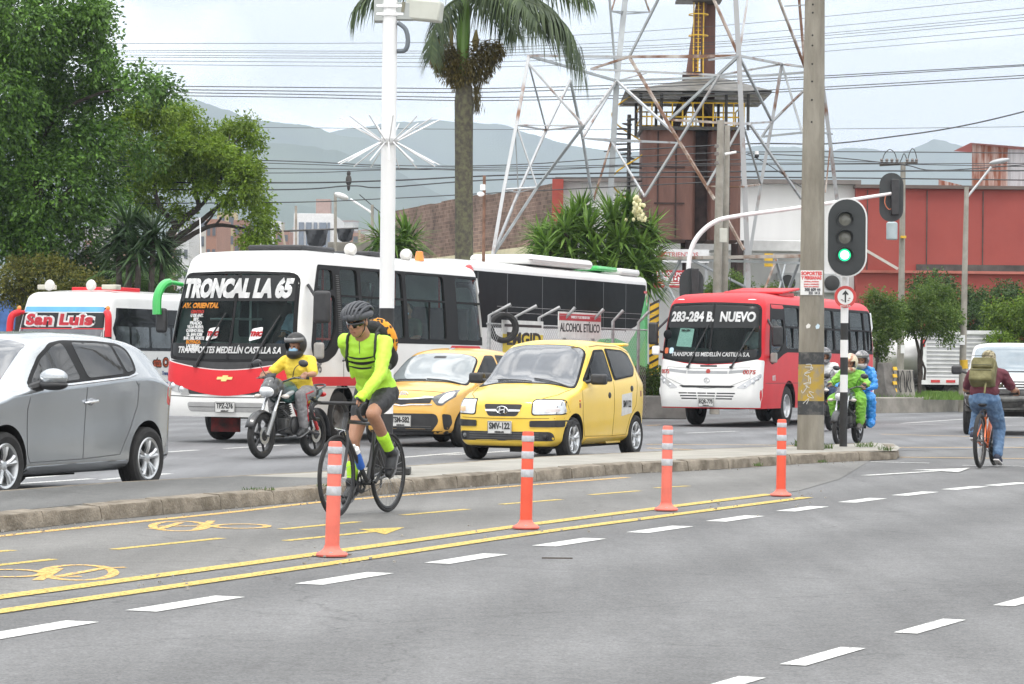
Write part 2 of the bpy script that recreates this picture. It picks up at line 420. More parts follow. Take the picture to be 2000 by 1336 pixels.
for i in range(len(blocks) - 1):
 a,b=blocks[i],blocks[i+1];t=(b - a).normalized();n_=V((-t.y,t.x,0));g=.008;L_=(b - a).length
 if L_ < .05: continue
 K=max(2,int(L_/.12));rows=[]
 hh=KH+r2.uniform(-.004,.006)
 for k in range(K+1):
  p=a+t*(g+(L_ - 2*g)*k/K);j=lambda s_=.003: r2.gauss(0,s_)
  ed=.016 if 0 < k < K else .034
  rows.append([p+n_*j(.004),p+n_*(.012+j())+V((0,0,hh - ed+j())),p+n_*(.022+abs(j(.008)))+V((0,0,hh - .008+j(.004))),p+n_*.18+V((0,0,hh+j(.0015))),p+n_*.18])
 vs=[q for r in rows for q in r];fs=[(k*5+c,k*5+c+1,k*5+c+6,k*5+c+5) for k in range(K) for c in range(4)]
 fs += [(0,1,2,3,4),tuple(K*5+c for c in (4,3,2,1,0))];mb.add(vs,fs)
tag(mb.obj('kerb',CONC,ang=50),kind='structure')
mb=MB();fb=resamp(fk[:],1.0)
for a,b in zip(fb,fb[1:]):
 t=(b - a).normalized();n_=V((-t.y,t.x,0));a2=a+t*.006;b2=b - t*.006
 mb.add([a2,b2,b2 - n_*.12,a2 - n_*.12]+[q+V((0,0,KH - .004)) for q in (a2,b2,b2 - n_*.12,a2 - n_*.12)],[(0,1,2,3),(4,5,6,7),(0,1,5,4),(1,2,6,5),(2,3,7,6),(3,0,4,7)])
tag(mb.obj('kerb_far_side',CONC,bevel=.015),kind='structure')
top=[off_pt(kb,i,.14) for i in range(len(kb))]+[V(q) for q in tip]+[off_pt(fk,i,-.10) for i in reversed(range(len(fk)))]
mtop=[(p.x,p.y) for p in top]
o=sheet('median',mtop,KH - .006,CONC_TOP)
k_=G(690,960).y;ka=[p for p in kb if p.y < k_];fa=[p for p in fk if p.y < k_+1.2];na=[off_pt(kb,i,.17) for i in range(len(ka))];nf=[off_pt(fk,i,-.13) for i in reversed(range(len(fa)))]
sheet('median_asphalt',[(p.x,p.y) for p in na+nf],KH - .002,asphalt('asphalt_median',(.115,.115,.112)))
# weeds along the median's joints and foot
GRASS=M('grass',(.05,.10,.018),.7,var=.3,scale=6,col2=(.11,.17,.035),transl=.3)
def tufts(mb,c,r,n,h,rr):
 for _ in range(n):
  a=rr.uniform(0,6.28);d=r*math.sqrt(rr.random());p=c+V((math.cos(a)*d,math.sin(a)*d,0));q=rr.uniform(0,6.28);le=rr.uniform(.1,.6)*h;hh=h*rr.uniform(.4,1)
  s=V((math.cos(q),math.sin(q),0));t=V((-s.y,s.x,0))*.0035*(1+h*3)
  mb.add([p - t,p+t,p+s*le*.5+V((0,0,hh*.7))+t*.6,p+s*le+V((0,0,hh))],[(0,1,2),(0,2,3)])
mb=MB();rw=random.Random(5)
for px,py,r,n,h in [(1563,872,.1,40,.16),(1610,876,.12,40,.12),(1690,873,.15,40,.12),(1730,880,.1,20,.12),(505,957,.15,30,.05),(1605,903,.08,20,.06),(640,950,.1,20,.06),(1480,910,.06,25,.07),(1497,902,.06,25,.08)]:
 tufts(mb,G(px,py,KH if py < 900 or px < 700 else .03),r,n*2,h*.75,rw)
tag(mb.obj('weeds',GRASS,raw=True,ang=0),kind='stuff')
# ---- painted lines
def paint(name,col,wear):
 mt=M(name,col,.6,var=.05,scale=14)
 t=mt.node_tree;n=t.nodes;l=t.links;b=n['Principled BSDF'];o=n['Material Output']
 z=n.new('ShaderNodeTexNoise');z.inputs['Scale'].default_value=38;z.inputs['Detail'].default_value=5;z.inputs['Roughness'].default_value=.7;c=n.new('ShaderNodeTexCoord');l.new(c.outputs['Object'],z.inputs['Vector'])
 r=n.new('ShaderNodeMapRange');r.inputs['From Min'].default_value=wear - .05;r.inputs['From Max'].default_value=wear+.05;l.new(z.outputs[0],r.inputs[0])
 tp=n.new('ShaderNodeBsdfTransparent');ms=n.new('ShaderNodeMixShader');l.new(r.outputs[0],ms.inputs[0]);l.new(b.outputs[0],ms.inputs[2]);l.new(tp.outputs[0],ms.inputs[1]);l.new(ms.outputs[0],o.inputs[0])
 return mt
YEL=paint('paint_yellow',(.53,.385,.085),.43);YEL2=paint('paint_yellow_worn',(.55,.40,.08),.445);YEL3=paint('paint_amber_worn',(.66,.40,.10),.45);WHI=paint('paint_white',(.58,.58,.56),.405);WHI2=paint('paint_white_worn',(.56,.56,.54),.44)
def ribbon(mb,pts,wd,z=.0004):
 pts=[V(p) for p in pts];vs=[]
 for i,p in enumerate(pts):
  a=pts[max(i - 1,0)];b=pts[min(i+1,len(pts) - 1)];t=(b - a).normalized();n_=V((-t.y,t.x,0))*wd/2
  vs += [V((p.x,p.y,z))+n_,V((p.x,p.y,z)) - n_]
 mb.add(vs,[(2*i,2*i+1,2*i+3,2*i+2) for i in range(len(pts) - 1)])
def marking(name,mb,mat):
 for i,f in enumerate(mb.f):
  a,b,c=(V(mb.v[k]) for k in f[:3])
  if (b - a).cross(c - a).z < 0: mb.f[i]=tuple(reversed(f))
 return tag(mb.obj(name,mat,raw=True,ang=0),kind='structure')
GP=lambda L_: [G(*p) for p in L_]
mb=MB()
ribbon(mb,spline(GP([(-300,1205),(0,1165.5),(623,1081),(997,1029.2),(1279,993),(1505,965)])),.15)
ribbon(mb,spline(GP([(-300,1236),(0,1193.5),(700,1092),(1050,1040),(1400,994),(1576,971)])),.135)
marking('double_yellow_line',mb,YEL)
mb=MB();ribbon(mb,spline(GP([(-300,1080),(0,1047),(210,1025),(451,1000.5),(623,981),(787,967.5),(1050,946),(1225,932.5)])),.10,.0012)
marking('kerb_edge_line',mb,YEL3)
mb=MB()
for a,b in [((221,1073),(433,1051)),((-140,1090),(25,1074.5)),((-60,1110),(105,1092)),((549,1033.5),(700,1019)),((787,1006),(913,994.5)),((978,985),(1095,975.5)),((1153,966.5),(1248,958.5)),((1279,953),(1344,949))]:
 ribbon(mb,GP([a,b]),.085,.0008)
ribbon(mb,GP([(558,1056),(740,1037)]),.085,.0008)
ar=[G(700,1034),G(790,1030),G(752,1044),G(735,1039.5)];mb.add([(p.x,p.y,.0016) for p in ar],[(0,1,2,3)])
marking('bike_lane_dashes',mb,YEL2)
mb=MB();c6=lambda x,y: (x/2.807,860+y/2.807)
def ellp(cx,cy_,rx,ry): return [c6(cx+rx*math.cos(t*math.pi/10),cy_+ry*math.sin(t*math.pi/10)) for t in range(21)]
def strokes(lst,wd):
 for i,s in enumerate(lst): ribbon(mb,GP(s),wd,.0008+i*.0004)
strokes([ellp(985,470,150,27),[c6(1075,490),c6(1130,462),c6(1160,441)],[c6(1090,463),c6(1165,455)],[c6(850,472),c6(1110,470)],[c6(808,486),c6(870,488),c6(990,452)],ellp(1320,472,148,12)],.065)
strokes([ellp(430,725,195,42),[c6(205,767),c6(255,742),c6(320,702)],[c6(240,746),c6(450,747)],[c6(540,690),c6(600,700),c6(690,697)],[c6(330,745),c6(570,702)],ellp(50,730,190,20)],.065)
marking('bicycle_symbol',mb,YEL3)
mb=MB();dc=GP([(60,1229.5),(365,1177.5),(675,1128.5),(912,1090),(1113,1058),(1290,1033),(1437,1012),(1568,993),(1685,976.5),(1788,963.5),(1885,952.5),(1968,945),(2045,938)])
for i,p in enumerate(dc):
 t=(dc[min(i+1,len(dc) - 1)] - dc[max(i - 1,0)]).normalized();ribbon(mb,[p - t*.50,p+t*.50],.18,-.0022)
marking('white_lane_dashes',mb,WHI)
mb=MB();dc=GP([(1180,1405),(1400,1341),(1609,1280),(1817.5,1221.5),(2000,1171)])
for i,p in enumerate(dc):
 t=(dc[min(i+1,len(dc) - 1)] - dc[max(i - 1,0)]).normalized();ribbon(mb,[p - t*.42,p+t*.42],.118,-.0022)
marking('white_lane_dashes_near',mb,WHI)
mb=MB()
ribbon(mb,GP([(1690,928.5),(1830,920)]),.13);ah=GP([(1780,918.5),(1895,914.5),(1872,923),(1835,920.5)]);mb.add([(p.x,p.y,.0045) for p in ah],[(0,1,2,3)])
ribbon(mb,GP([(1700,902),(1815,904.5)]),.12,.0012);ribbon(mb,GP([(1880,909),(2100,912)]),.12,.0012)
for L_ in [[(1700,828),(1900,831),(2100,830)],[(1760,827),(1890,818),(2060,812)],[(1690,815),(1790,816)],[(-100,946),(0,938),(110,929)],[(325,883),(385,879)],[(440,876),(560,869)],[(870,889),(1010,880)],[(730,898),(900,884)],[(1450,889),(1520,884)],[(1340,846),(1440,842)],[(-40,950),(180,935)],[(200,937),(330,925)]]:
 ribbon(mb,GP(L_),.12,.0012)
marking('white_lines_far_side',mb,WHI2)
mb=MB()
for L_ in [[(1757,893),(2120,897)],[(1750,874),(2120,874)],[(1720,848),(2120,858)],[(1262,868),(1480,869),(1640,872)],[(1262,875),(1400,880),(1470,884)],[(1262,831),(1290,830)]]:
 ribbon(mb,GP(L_),.12,.0012)
marking('orange_lines',mb,YEL3)
# litter on the asphalt
tag(MB().prism([(0,0),(.09,.02),(.11,.06),(.05,.07),(-.02,.05)],(G(905,948)+V((0,0,.004)),(1,0,.1),(0,1,.15)),.006).obj('petal_scrap',M('magenta',(.45,.04,.4),.6)),'small magenta scrap lying at the foot of the kerb','litter')
tag(MB().prism([(0,0),(.20,.006),(.19,.014),(.02,.012)],(G(1058,1092)+V((0,0,.003)),(1,0,0),(0,1,0)),.008).obj('twig',M('bark_dark',(.06,.045,.035),.9)),'thin dark twig lying on the near traffic lane','twig')
mb=MB();rl=random.Random(11)
for _ in range(70):
 px,py=rl.choice([(650,1088),(1030,1034),(1303,998),(1525,969),(1440,985),(330,1130)]);p=G(px+rl.gauss(0,60),py+rl.gauss(6,10));s=rl.uniform(.006,.022)
 mb.box((p.x,p.y,s*.4),(s,s*.8,s*.7),Matrix.Rotation(rl.uniform(0,3),3,'Z'))
for _ in range(160):
 t=rl.random()*(len(kb) - 2);i=int(t);p=kb[i].lerp(kb[i+1],t - i);n_=V((.9,-.4,0))*rl.uniform(.01,.3);s=rl.uniform(.006,.02);mb.box((p.x+n_.x,p.y+n_.y,s*.4),(s,s*.8,s*.7),Matrix.Rotation(rl.uniform(0,3),3,'Z'))
tag(mb.obj('gravel',M('pebble',(.3,.28,.25),.9,var=.4,scale=30)),kind='stuff')
# ------------------------------------------------------------------ mountains and haze
MOUNT=M('forest_slope',(.020,.040,.016),.95,var=.5,scale=.004,col2=(.055,.080,.030))
def ridge(name,pts,Y,depth,seed):
 """a mountain with a traced skyline, its own near slope and back slope"""
 rr=random.Random(seed);sk=spline([P(px,py,Y) for px,py in pts],10);rows=12;vs=[];fs=[];n=len(sk)
 for r in range(rows+3):
  t=r/rows
  for i,p in enumerate(sk):
   y=p.y - depth*t if r <= rows else p.y+depth*(r - rows)*.5
   k=max(0,1 - t) ** 1.15 if r <= rows else max(0,1 - (r - rows)*.5)
   nzv=noise.noise(V((p.x*.0021,y*.0021,seed)))+.5*noise.noise(V((p.x*.006,y*.006,seed+4)))
   j=noise.noise(V((p.x*.02,seed,1)))*5+noise.noise(V((p.x*.06,seed,3)))*3
   z=p.z*k+(nzv*p.z*.28*math.sin(min(1,max(0,t))*math.pi) if r <= rows else 0)+(j if r == 0 else 0)
   vs.append((p.x,y,max(z,-.5)))
 order=[rows+2,rows+1]+list(range(rows+1))
 for a,b in zip(order,order[1:]):
  for i in range(n - 1): fs.append((a*n+i,a*n+i+1,b*n+i+1,b*n+i))
 mb=MB();mb.add(vs,fs);return tag(mb.obj(name,MOUNT,ang=0),kind='structure')
ridge('mountain_ridge',[(-500,260),(100,250),(250,215),(330,198),(382,192),(430,212),(475,228),(520,236),(560,240),(600,246),(660,262),(720,275),(800,300),(900,330),(1050,370),(1300,420)],5200,1700,2)
ridge('mountain_near',[(-500,340),(200,330),(400,300),(520,280),(600,285),(680,300),(760,330),(860,380),(960,430),(1100,480)],4100,1300,5)
ridge('mountain_far',[(300,300),(620,262),(760,240),(850,236),(940,240),(1010,252),(1100,280),(1200,295),(1350,300),(1500,286),(1620,292),(1690,290),(1760,296),(1830,272),(1870,284),(1950,298),(2150,305),(2500,330)],6100,1500,9)
# ------------------------------------------------------------------ buildings
def brickmat(name,c1,c2,mo,dx,dy,sc_=1.0):
 mt=M(name,c1,.95,col2=c2,scale=.5,stretch=(1,1,.25),lo=.3,hi=.7);t=mt.node_tree;n=t.nodes;l=t.links;b=n['Principled BSDF'];src=b.inputs['Base Color'].links[0].from_socket
 c=n.new('ShaderNodeTexCoord');s=n.new('ShaderNodeSeparateXYZ');l.new(c.outputs['Object'],s.inputs[0]);m1=n.new('ShaderNodeMath');m1.operation='MULTIPLY';m1.inputs[1].default_value=dx;l.new(s.outputs[0],m1.inputs[0]);m2=n.new('ShaderNodeMath');m2.operation='MULTIPLY_ADD';m2.inputs[1].default_value=dy;l.new(s.outputs[1],m2.inputs[0]);l.new(m1.outputs[0],m2.inputs[2]);cb=n.new('ShaderNodeCombineXYZ');l.new(m2.outputs[0],cb.inputs[0]);l.new(s.outputs[2],cb.inputs[1])
 k=n.new('ShaderNodeTexBrick');k.inputs['Scale'].default_value=1.6*sc_;k.inputs['Mortar Size'].default_value=.018;k.inputs['Color1'].default_value=(1,1,1,1);k.inputs['Color2'].default_value=(.55,.5,.48,1);k.inputs['Mortar'].default_value=(*mo,1);l.new(cb.outputs[0],k.inputs['Vector'])
 z=n.new('ShaderNodeTexNoise');z.inputs['Scale'].default_value=.35;z.inputs['Detail'].default_value=8;z.inputs['Roughness'].default_value=.7;l.new(c.outputs['Object'],z.inputs['Vector']);r=n.new('ShaderNodeMapRange');r.inputs['From Min'].default_value=.35;r.inputs['From Max'].default_value=.62;r.inputs['To Min'].default_value=.5;r.inputs['To Max'].default_value=1.25;l.new(z.outputs[0],r.inputs[0])
 for u in (k.outputs['Color'],r.outputs[0]): x=n.new('ShaderNodeMix');x.data_type='RGBA';x.blend_type='MULTIPLY';x.inputs[0].default_value=1;l.new(src,x.inputs[6]);l.new(u,x.inputs[7]);src=x.outputs[2]
 l.new(src,b.inputs['Base Color']);return mt
BRICK=M('old_brick',(.095,.065,.052),.95,var=.3,scale=.9,bump=.4,bscale=14,col2=(.215,.155,.125),lo=.25,hi=.75,stretch=(.6,.6,1.6))
WHITEW=M('warehouse_paint',(.60,.60,.60),.7,scale=.5,col2=(.70,.70,.695),stretch=(2,2,.25),lo=.3,hi=.7)
REDW=M('red_wall_paint',(.27,.050,.042),.8,scale=.35,col2=(.335,.068,.055),bump=.05,bscale=8)
DARKT=M('dark_band',(.07,.06,.055),.8,scale=2,var=.4)
RUST=M('rusty_sheet',(.20,.07,.035),.8,scale=2.2,col2=(.42,.36,.33),lo=.42,hi=.62,stretch=(3,3,.35))
GALV=M('galvanised_sheet',(.42,.44,.46),.45,metal=.5,scale=2,var=.15,stretch=(6,6,.5))
def bld(name,label,px0,px1,pyt,Y,d,mat,pyb=None,cat='building',group=None,part='wall'):
 a=P(px0,pyt,Y);b=P(px1,pyt,Y);zt=(a.z+b.z)/2;zb=P(px0,pyb,Y).z if pyb else -.3;c=((a.x+b.x)/2,Y+d/2,0)
 t=thing(name,label,cat,c,0,group)
 MB().box((0,0,(zt+zb)/2),(b.x - a.x,d,zt - zb)).obj(part,mat,t,bevel=.02);return t,b.x - a.x,zt,zb
t,wd,zt,zb=bld('warehouse','white warehouse with a blank front wall beside the red building',1092,1672,357,107,24,WHITEW)
MB().box((0,-12.1,zt+.06),(wd+.3,.5,.16)).obj('parapet',M('parapet_grey',(.18,.16,.15),.8),t)
cx0=t.location.x
MB().box((P(1089,400,106.8).x - cx0,-12.3,zt/2),(.42,.5,zt+.1)).obj('corner_pillar',M('pillar_red',(.33,.06,.045),.8),t)
for px,py in [(1542,552),(1628,553)]:
 p=P(px,py,106.5);mb=MB();mb.box((p.x - cx0,-12.35,p.z),(.95,.65,.75))
 ac=mb.obj('air_conditioner',M('ac_grey',(.45,.46,.47),.5),t,bevel=.03)
 MB().lathe([(.0,.0),(.27,.0),(.29,.03),(.25,.05),(0,.04)],20,(p.x - cx0 - .08,-12.68,p.z),(0,-1,0)).obj('fan_grille',M('dark_plastic',(.03,.03,.03),.5),ac)
mb=MB();mb.box((P(1290,478,106).x - cx0+1.6,-13.2,P(1290,478,105).z),(7.6,2.0,.42));mb.obj('canopy',M('canopy_white',(.66,.66,.66),.6),t,bevel=.03)
t,wd,zt,zb=bld('factory','long brick red painted factory with a dark band under its upper storey',1672,2120,369,106.6,26,REDW)
cx0=t.location.x
for a,b,mt_,pr in [(516,529,DARKT,.14)]:
 p,q=P(1780,a,106.5),P(1780,b,106.5);MB().box((1.2,-13.05,(p.z+q.z)/2),(wd - 2.2,pr,p.z - q.z)).obj('band',mt_,t)
p=P(1780,531,106.5);MB().box((0,-13.09,p.z),(wd,.22,.10)).obj('ledge',M('ledge_red',(.40,.13,.10),.8),t)
MB().box((0,-12.9,zt+.05),(wd+.1,.6,.13)).obj('coping',M('coping_dark',(.12,.09,.08),.8),t)
for px in (1698,1815,1925): MB().box((P(px,400,106).x - cx0,-13.02,zt*.8),(.035,.05,zt*.38)).obj('wall_joint',DARKT,t)
mb=MB();p=P(1690,487,106);q=P(1755,525,106);mb.tube([V((p.x - cx0,-13.4,p.z)),V((q.x - cx0,-13.4,q.z))],.07,4);mb.obj('stair_rail',M('worn_white_steel',(.5,.47,.43),.6),t)
t=thing('roof_shed','rusty corrugated sheet shed standing on the roof of the red factory','shed',(P(1950,340,110).x,110,0))
def corr(mb,x0,x1,z0,z1a,z1b,y,mi=0):
 n=int((x1 - x0)/.09);vs=[]
 for i in range(n+1):
  f=i/n;x=x0+(x1 - x0)*f;yy=y+.03*math.sin(i*2.1);vs += [(x,yy,z0),(x,yy,z1a+(z1b - z1a)*f)]
 mb.add(vs,[(2*i,2*i+2,2*i+3,2*i+1) for i in range(n)],mi)
xx=lambda px: P(px,340,110).x - t.location.x
mb=MB();corr(mb,xx(1898),xx(1968),zt,P(1898,281,110).z,P(1968,288,110).z,0);mb.obj('rusty_wall',RUST,t,ang=60)
mb=MB();corr(mb,xx(1968),xx(2060),zt,P(1968,290,110).z,P(2000,293,110).z,.2);mb.obj('sheet_wall',GALV,t,ang=60)
mb=MB();mb.add([(xx(1893),-.3,P(1893,280,110).z),(xx(2060),-.3,P(2060,293,110).z),(xx(2060),4,P(2060,293,110).z),(xx(1893),4,P(1893,280,110).z)],[(0,1,2,3)]);mb.obj('roof',GALV,t)
mb=MB();p=P(1837,349,108);q=P(1915,368,108)
corr(mb,p.x - t.location.x,q.x - t.location.x,zt - .1,p.z,q.z,-1.5);mb.obj('lean_to',RUST,t,ang=60)
# the old brick wall that runs back to the left of the warehouse
a,b=P(1092,357,107),P(770,412,131);t=thing('brick_wall','tall weathered brick wall running back from the white warehouse','wall',(a.x,a.y,0))
mb=MB();d=V((b.x - a.x,b.y - a.y,0));L_=d.length;d /= L_;nrm=V((-d.y,d.x,0));K=14;rr=random.Random(4)
for i in range(K):
 s0,s1=L_*i/K,L_*(i+1)/K;z0=a.z+(b.z - a.z)*(i+.5)/K+rr.uniform(-.05,.05)
 mb.box(d*((s0+s1)/2)+V((0,0,z0/2)),((s1 - s0),.4,z0),Matrix((d,nrm,V((0,0,1)))).transposed())
mb.obj('brickwork',brickmat('old_bricks',(.13,.085,.066),(.27,.19,.15),(1.3,1.25,1.2),d.x,d.y),t)
mb=MB();zz=P(930,500,120).z
mb.box(d*(L_/2) - nrm*-.3+V((0,0,zz/2)),(L_,.2,zz),Matrix((d,nrm,V((0,0,1)))).transposed());
for v in range(len(mb.v)): pass
mb.obj('plinth',M('cream_paint',(.55,.50,.33),.8,var=.15,scale=1.5),t)
t,wd,zt,zb=bld('brick_house','low unpainted brick house behind the white bus',505,700,484,140,9,brickmat('raw_brick',(.33,.13,.08),(.40,.17,.10),(1.2,1.4,1.5),1,0))
t,wd,zt,zb=bld('block_wall','grey concrete block wall behind the bus roof',640,745,473,128,1,M('grey_block',(.17,.16,.14),.9,var=.25,scale=2,bump=.3,bscale=9),cat='wall')
# white modern building with tall blue grey windows
t,wd,zt,zb=bld('office_building','white framed office block with tall blue grey windows far behind',574,652,417,230,14,M('office_white',(.62,.62,.63),.6))
k=230/F
for x0,x1 in [(584,594),(598,609),(613,620),(640,645),(624,638)]:
 MB().box((((x0+x1)/2 - 613)*k,-7.0,(P(600,432,230).z+zb)/2+.4),((x1 - x0)*k,.3,P(600,432,230).z - zb - 1)).obj('window',M('office_glass',(.12,.15,.20),.2,spec=.8),t)
mb=MB();mb.box((.2,2,zt+1.0),(1.2,2,1.3));mb.obj('roof_tank_room',M('pink_render',(.30,.22,.20),.8),t)
# city on the far hillside, seen through the trees
rr=random.Random(21);CITY=[M('city_%s' % q,c,.85,var=.15,scale=.05) for q,c in zip(('brick','pale','grey','ochre','white'),[(.30,.15,.10),(.5,.47,.42),(.36,.36,.37),(.42,.33,.18),(.6,.6,.6)])]
cw=M('city_window',(.06,.065,.08),.3)
city=[(420,428,466,0,34,14),(440,415,470,3,60,8),(468,430,505,0,46,9),(388,425,470,2,70,9),(362,440,470,4,40,11),(500,445,480,1,44,10),(528,432,480,4,58,8),(340,452,470,0,50,12),(552,452,480,0,42,10),(205,420,470,1,60,10),(150,445,480,2,60,12),(240,455,480,0,44,14),(400,452,480,1,38,12),(480,462,480,3,36,12),(175,470,485,0,44,14),(690,455,480,0,50,9),(110,470,480,3,50,12)]
LAB={0: 'brick',1: 'pale rendered',2: 'grey',3: 'ochre',4: 'white'}
for i,(px,py,pb,mi,wpx,sy) in enumerate(city):
 Y=480+35*(i % 9)+(140 if wpx > 48 else 0);p=P(px,py,Y);wv=wpx*Y/F*.62;dd=12
 t=thing('city_building','%s city building far off behind the trees' % LAB[mi],'building',(p.x,Y+dd/2,0),rr.uniform(-.15,.15),'distant city buildings')
 MB().box((0,0,p.z/2),(wv,dd,p.z)).obj('wall',CITY[mi],t)
 ns=max(3,int(p.z/4));nw=max(2,int(wv/3.2));w0=None
 for s in range(ns):
  for q in range(nw):
   if w0 is None: w0=MB().box((0,0,0),(wv/nw*.55,.3,p.z/ns*.45)).obj('window',cw,t);ob=w0
   else: ob=w0.copy();COL.objects.link(ob)
   ob.location=(-wv/2+wv*(q+.5)/nw,-dd/2,p.z*(s+.55)/ns)
for i in range(46):                       # houses on the lower slopes
 px=rr.uniform(380,1000);Y=rr.uniform(1500,2600);p=P(px,468 - (Y - 1500)*.03+rr.uniform(-8,20),Y);mi=rr.choice([0,0,1,3,4]);s=rr.uniform(8,18)
 t=thing('hillside_house','%s house on the hazy lower slope of the mountain' % LAB[mi],'house',(p.x,Y,p.z - 6),rr.uniform(-.4,.4),'houses on the far slope')
 MB().box((0,0,-20),(s,s*.8,52)).obj('wall',CITY[mi],t)
 MB().box((0,0,6.6),(s*1.08,s*.9,1.1)).obj('roof',CITY[0],t)
# street market canopy and signs behind the red bus
t=thing('shop_sign','red shop board with white lettering behind the red bus','sign',P(1309,545,88));c=P(1309,545,88)
RSG=M('sign_red',(.42,.035,.045),.5);WSG=M('sign_white',(.75,.75,.75),.5);k=88/F
MB().box((0,0,0),(64*k,.12,34*k)).obj('board',RSG,t,bevel=.01)
fr=lambda dx,dz: ((dx,-.066,dz),(1,0,0),(0,0,1))
write(t,'PASIÓN POR',9.5*k,WSG,fr(2*k,9*k),.004,0,1.05);write(t,'NUTRICIÓN A',11*k,WSG,fr(-2*k,-.5*k),.01,0,1.0)
mb=MB();mb.box((0,-.066,-7*k),(34*k,.01,1.4*k));mb.box((0,-.066,-11*k),(46*k,.01,1.8*k));mb.obj('underline',WSG,t)
for dx in (-26,26): MB().box((dx*k,.14,-1.9),(.12,.12,4.2)).obj('post',M('steel_grey',(.30,.31,.32),.5,metal=.4),t)
t=thing('banner','white shop banner with faded red lettering above the red board','sign',P(1330,500,98));k=98/F
MB().box((0,0,0),(110*k,.1,26*k)).obj('board',M('banner_white',(.62,.62,.63),.6),t)
write(t,'NUTRIENTOS',13*k,M('faded_red',(.5,.16,.16),.6),((-6*k,-.06,2*k),(1,0,0),(0,0,1)),.004)
MB().prism([(-54*k,-10*k),(-40*k,8*k),(-28*k,8*k),(-42*k,-10*k)],((0,-.056,0),(1,0,0),(0,0,1)),.01).obj('stripe',RSG,t)
for dx in (-50,0,50): MB().box((dx*k,.12,-2.5),(.1,.1,5.2)).obj('post',MATS['steel_grey'],t)
# ------------------------------------------------------------------ rusty twin silo
RS=M('silo_rust',(.080,.036,.028),.75,scale=1.2,col2=(.175,.084,.063),lo=.3,hi=.7,stretch=(1.6,1.6,.3),bump=.15,bscale=6)
RS2=M('silo_rust_dark',(.035,.02,.018),.85,var=.4);YS=M('safety_yellow',(.62,.38,.02),.5,var=.2,scale=3);DKS=M('dark_steel',(.05,.045,.042),.6,var=.3)
c=P(1343,480,101);k=101/F;t=thing('silo','tall rusty twin silo with a roofed platform and yellow railings','silo',(c.x,101,0));Z=lambda py: P(1343,py,101).z;X=lambda px: (px - 1343)*k
zt=Z(262);zb=Z(472)
for x0,x1,nm in [(1250,1352,'bin'),(1376,1440,'bin')]:
 mb=MB();xa,xb=X(x0),X(x1);r=rpoly([(xa,-1.7),(xb,-1.7),(xb,1.7),(xa,1.7)],.45,4);mb.prism(r,((0,0,zb),(1,0,0),(0,1,0)),zt - zb);b_=mb.obj(nm,RS,t,ang=25)
 mb=MB()
 for f in (.28,.62): mb.box((xa+(xb - xa)*f,-1.72,(zt+zb)/2),(.05,.06,zt - zb - .1))
 for f in (.33,.66): mb.box(((xa+xb)/2,-1.71,zb+(zt - zb)*f),(xb - xa - .8,.05,.05))
 mb.obj('rib',RS2,b_)
MB().box((X(1364),.3,(zt+zb)/2),(X(1378) - X(1350),2.6,zt - zb)).obj('gap_panel',RS2,t)
MB().box((X(1345),0,zt+.06),(X(1444) - X(1244),3.9,.10)).obj('platform',DKS,t)
for px in (1252,1340,1440):
 for y in (-1.4,1.4): MB().box((X(px),y,zb/2),(.22,.22,zb)).obj('leg',RS2,t)
# railing
mb=MB();zr=[zt+.45,zt+.95]
for y in (-1.9,1.9):
 for z in zr: mb.tube([(X(1246),y,z),(X(1442),y,z)],.03,6)
 for i in range(11): mb.tube([(X(1246)+(X(1442) - X(1246))*i/10,y,zt),(X(1246)+(X(1442) - X(1246))*i/10,y,zr[1])],.03,6)
for px in (1246,1442):
 for z in zr: mb.tube([(X(px),-1.9,z),(X(px),1.9,z)],.03,6)
mb.obj('railing',YS,t)
# hip roof on posts
e0,e1=X(1212),X(1492);ze=Z(193);za=Z(150)
mb=MB()
for px in (1244,1284,1408,1450):
 for y in (-1.9,1.9): mb.tube([(X(px),y,zt),(X(px),y,ze)],.06,6)
mb.obj('post',DKS,t)
mb=MB();vs=[(e0,-2.8,ze),(e1,-2.8,ze+.05),(e1,2.8,ze+.05),(e0,2.8,ze),(X(1380),-.3,za),(X(1410),.3,za)]
mb.add(vs,[(0,1,5,4),(1,2,5),(2,3,4,5),(3,0,4)]);mb.add([(q[0],q[1],q[2] - .05) for q in vs],[(0,1,5,4),(1,2,5),(2,3,4,5),(3,0,4)]);mb.obj('roof',M('roof_sheet',(.10,.095,.085),.6,var=.4,scale=2),t)
mb=MB()
for y in (-1.9,0,1.9): mb.box(((e0+e1)/2,y,ze - .06),(e1 - e0 - .2,.06,.08))
mb.obj('beam',M('pale_beam',(.33,.31,.27),.7,var=.3),t)
# elevator leg, chutes, ladder
mb=MB();mb.box((X(1380),.4,zt+4.4),(.5,.5,9.4));mb.obj('elevator_shaft',RS,t)
mb=MB();mb.tube([(X(1380),-.2,zt+6.8),(X(1345),-.2,Z(155))],.2,8);mb.obj('chute',RS,t)
mb=MB()
for a,b in [((1345,170),(1300,258)),((1350,180),(1312,258)),((1352,170),(1395,256)),((1348,180),(1372,258))]: mb.tube([(X(a[0]),-.3,Z(a[1])),(X(b[0]),-.6,Z(b[1]))],.13,6)
mb.box((X(1348),-.3,Z(168)),(.7,.6,.9));mb.obj('distributor',RS2,t)
mb=MB()
for dx in (1349,1358,1368): mb.tube([(X(dx),-.5,Z(160)),(X(dx),-.5,Z(-60))],.025,5)
for i in range(7): mb.lathe([(.36,-.02),(.36,.02)],14,(X(1358),-.5,Z(155 - i*41)),(0,0,1))
for i in range(26): mb.tube([(X(1353),-.5,Z(158 - i*8)),(X(1363),-.5,Z(158 - i*8))],.012,4)
mb.obj('ladder',YS,t);MB().box((X(1358),-.4,Z(5)),(1.6,1.2,.09)).obj('landing',DKS,t)
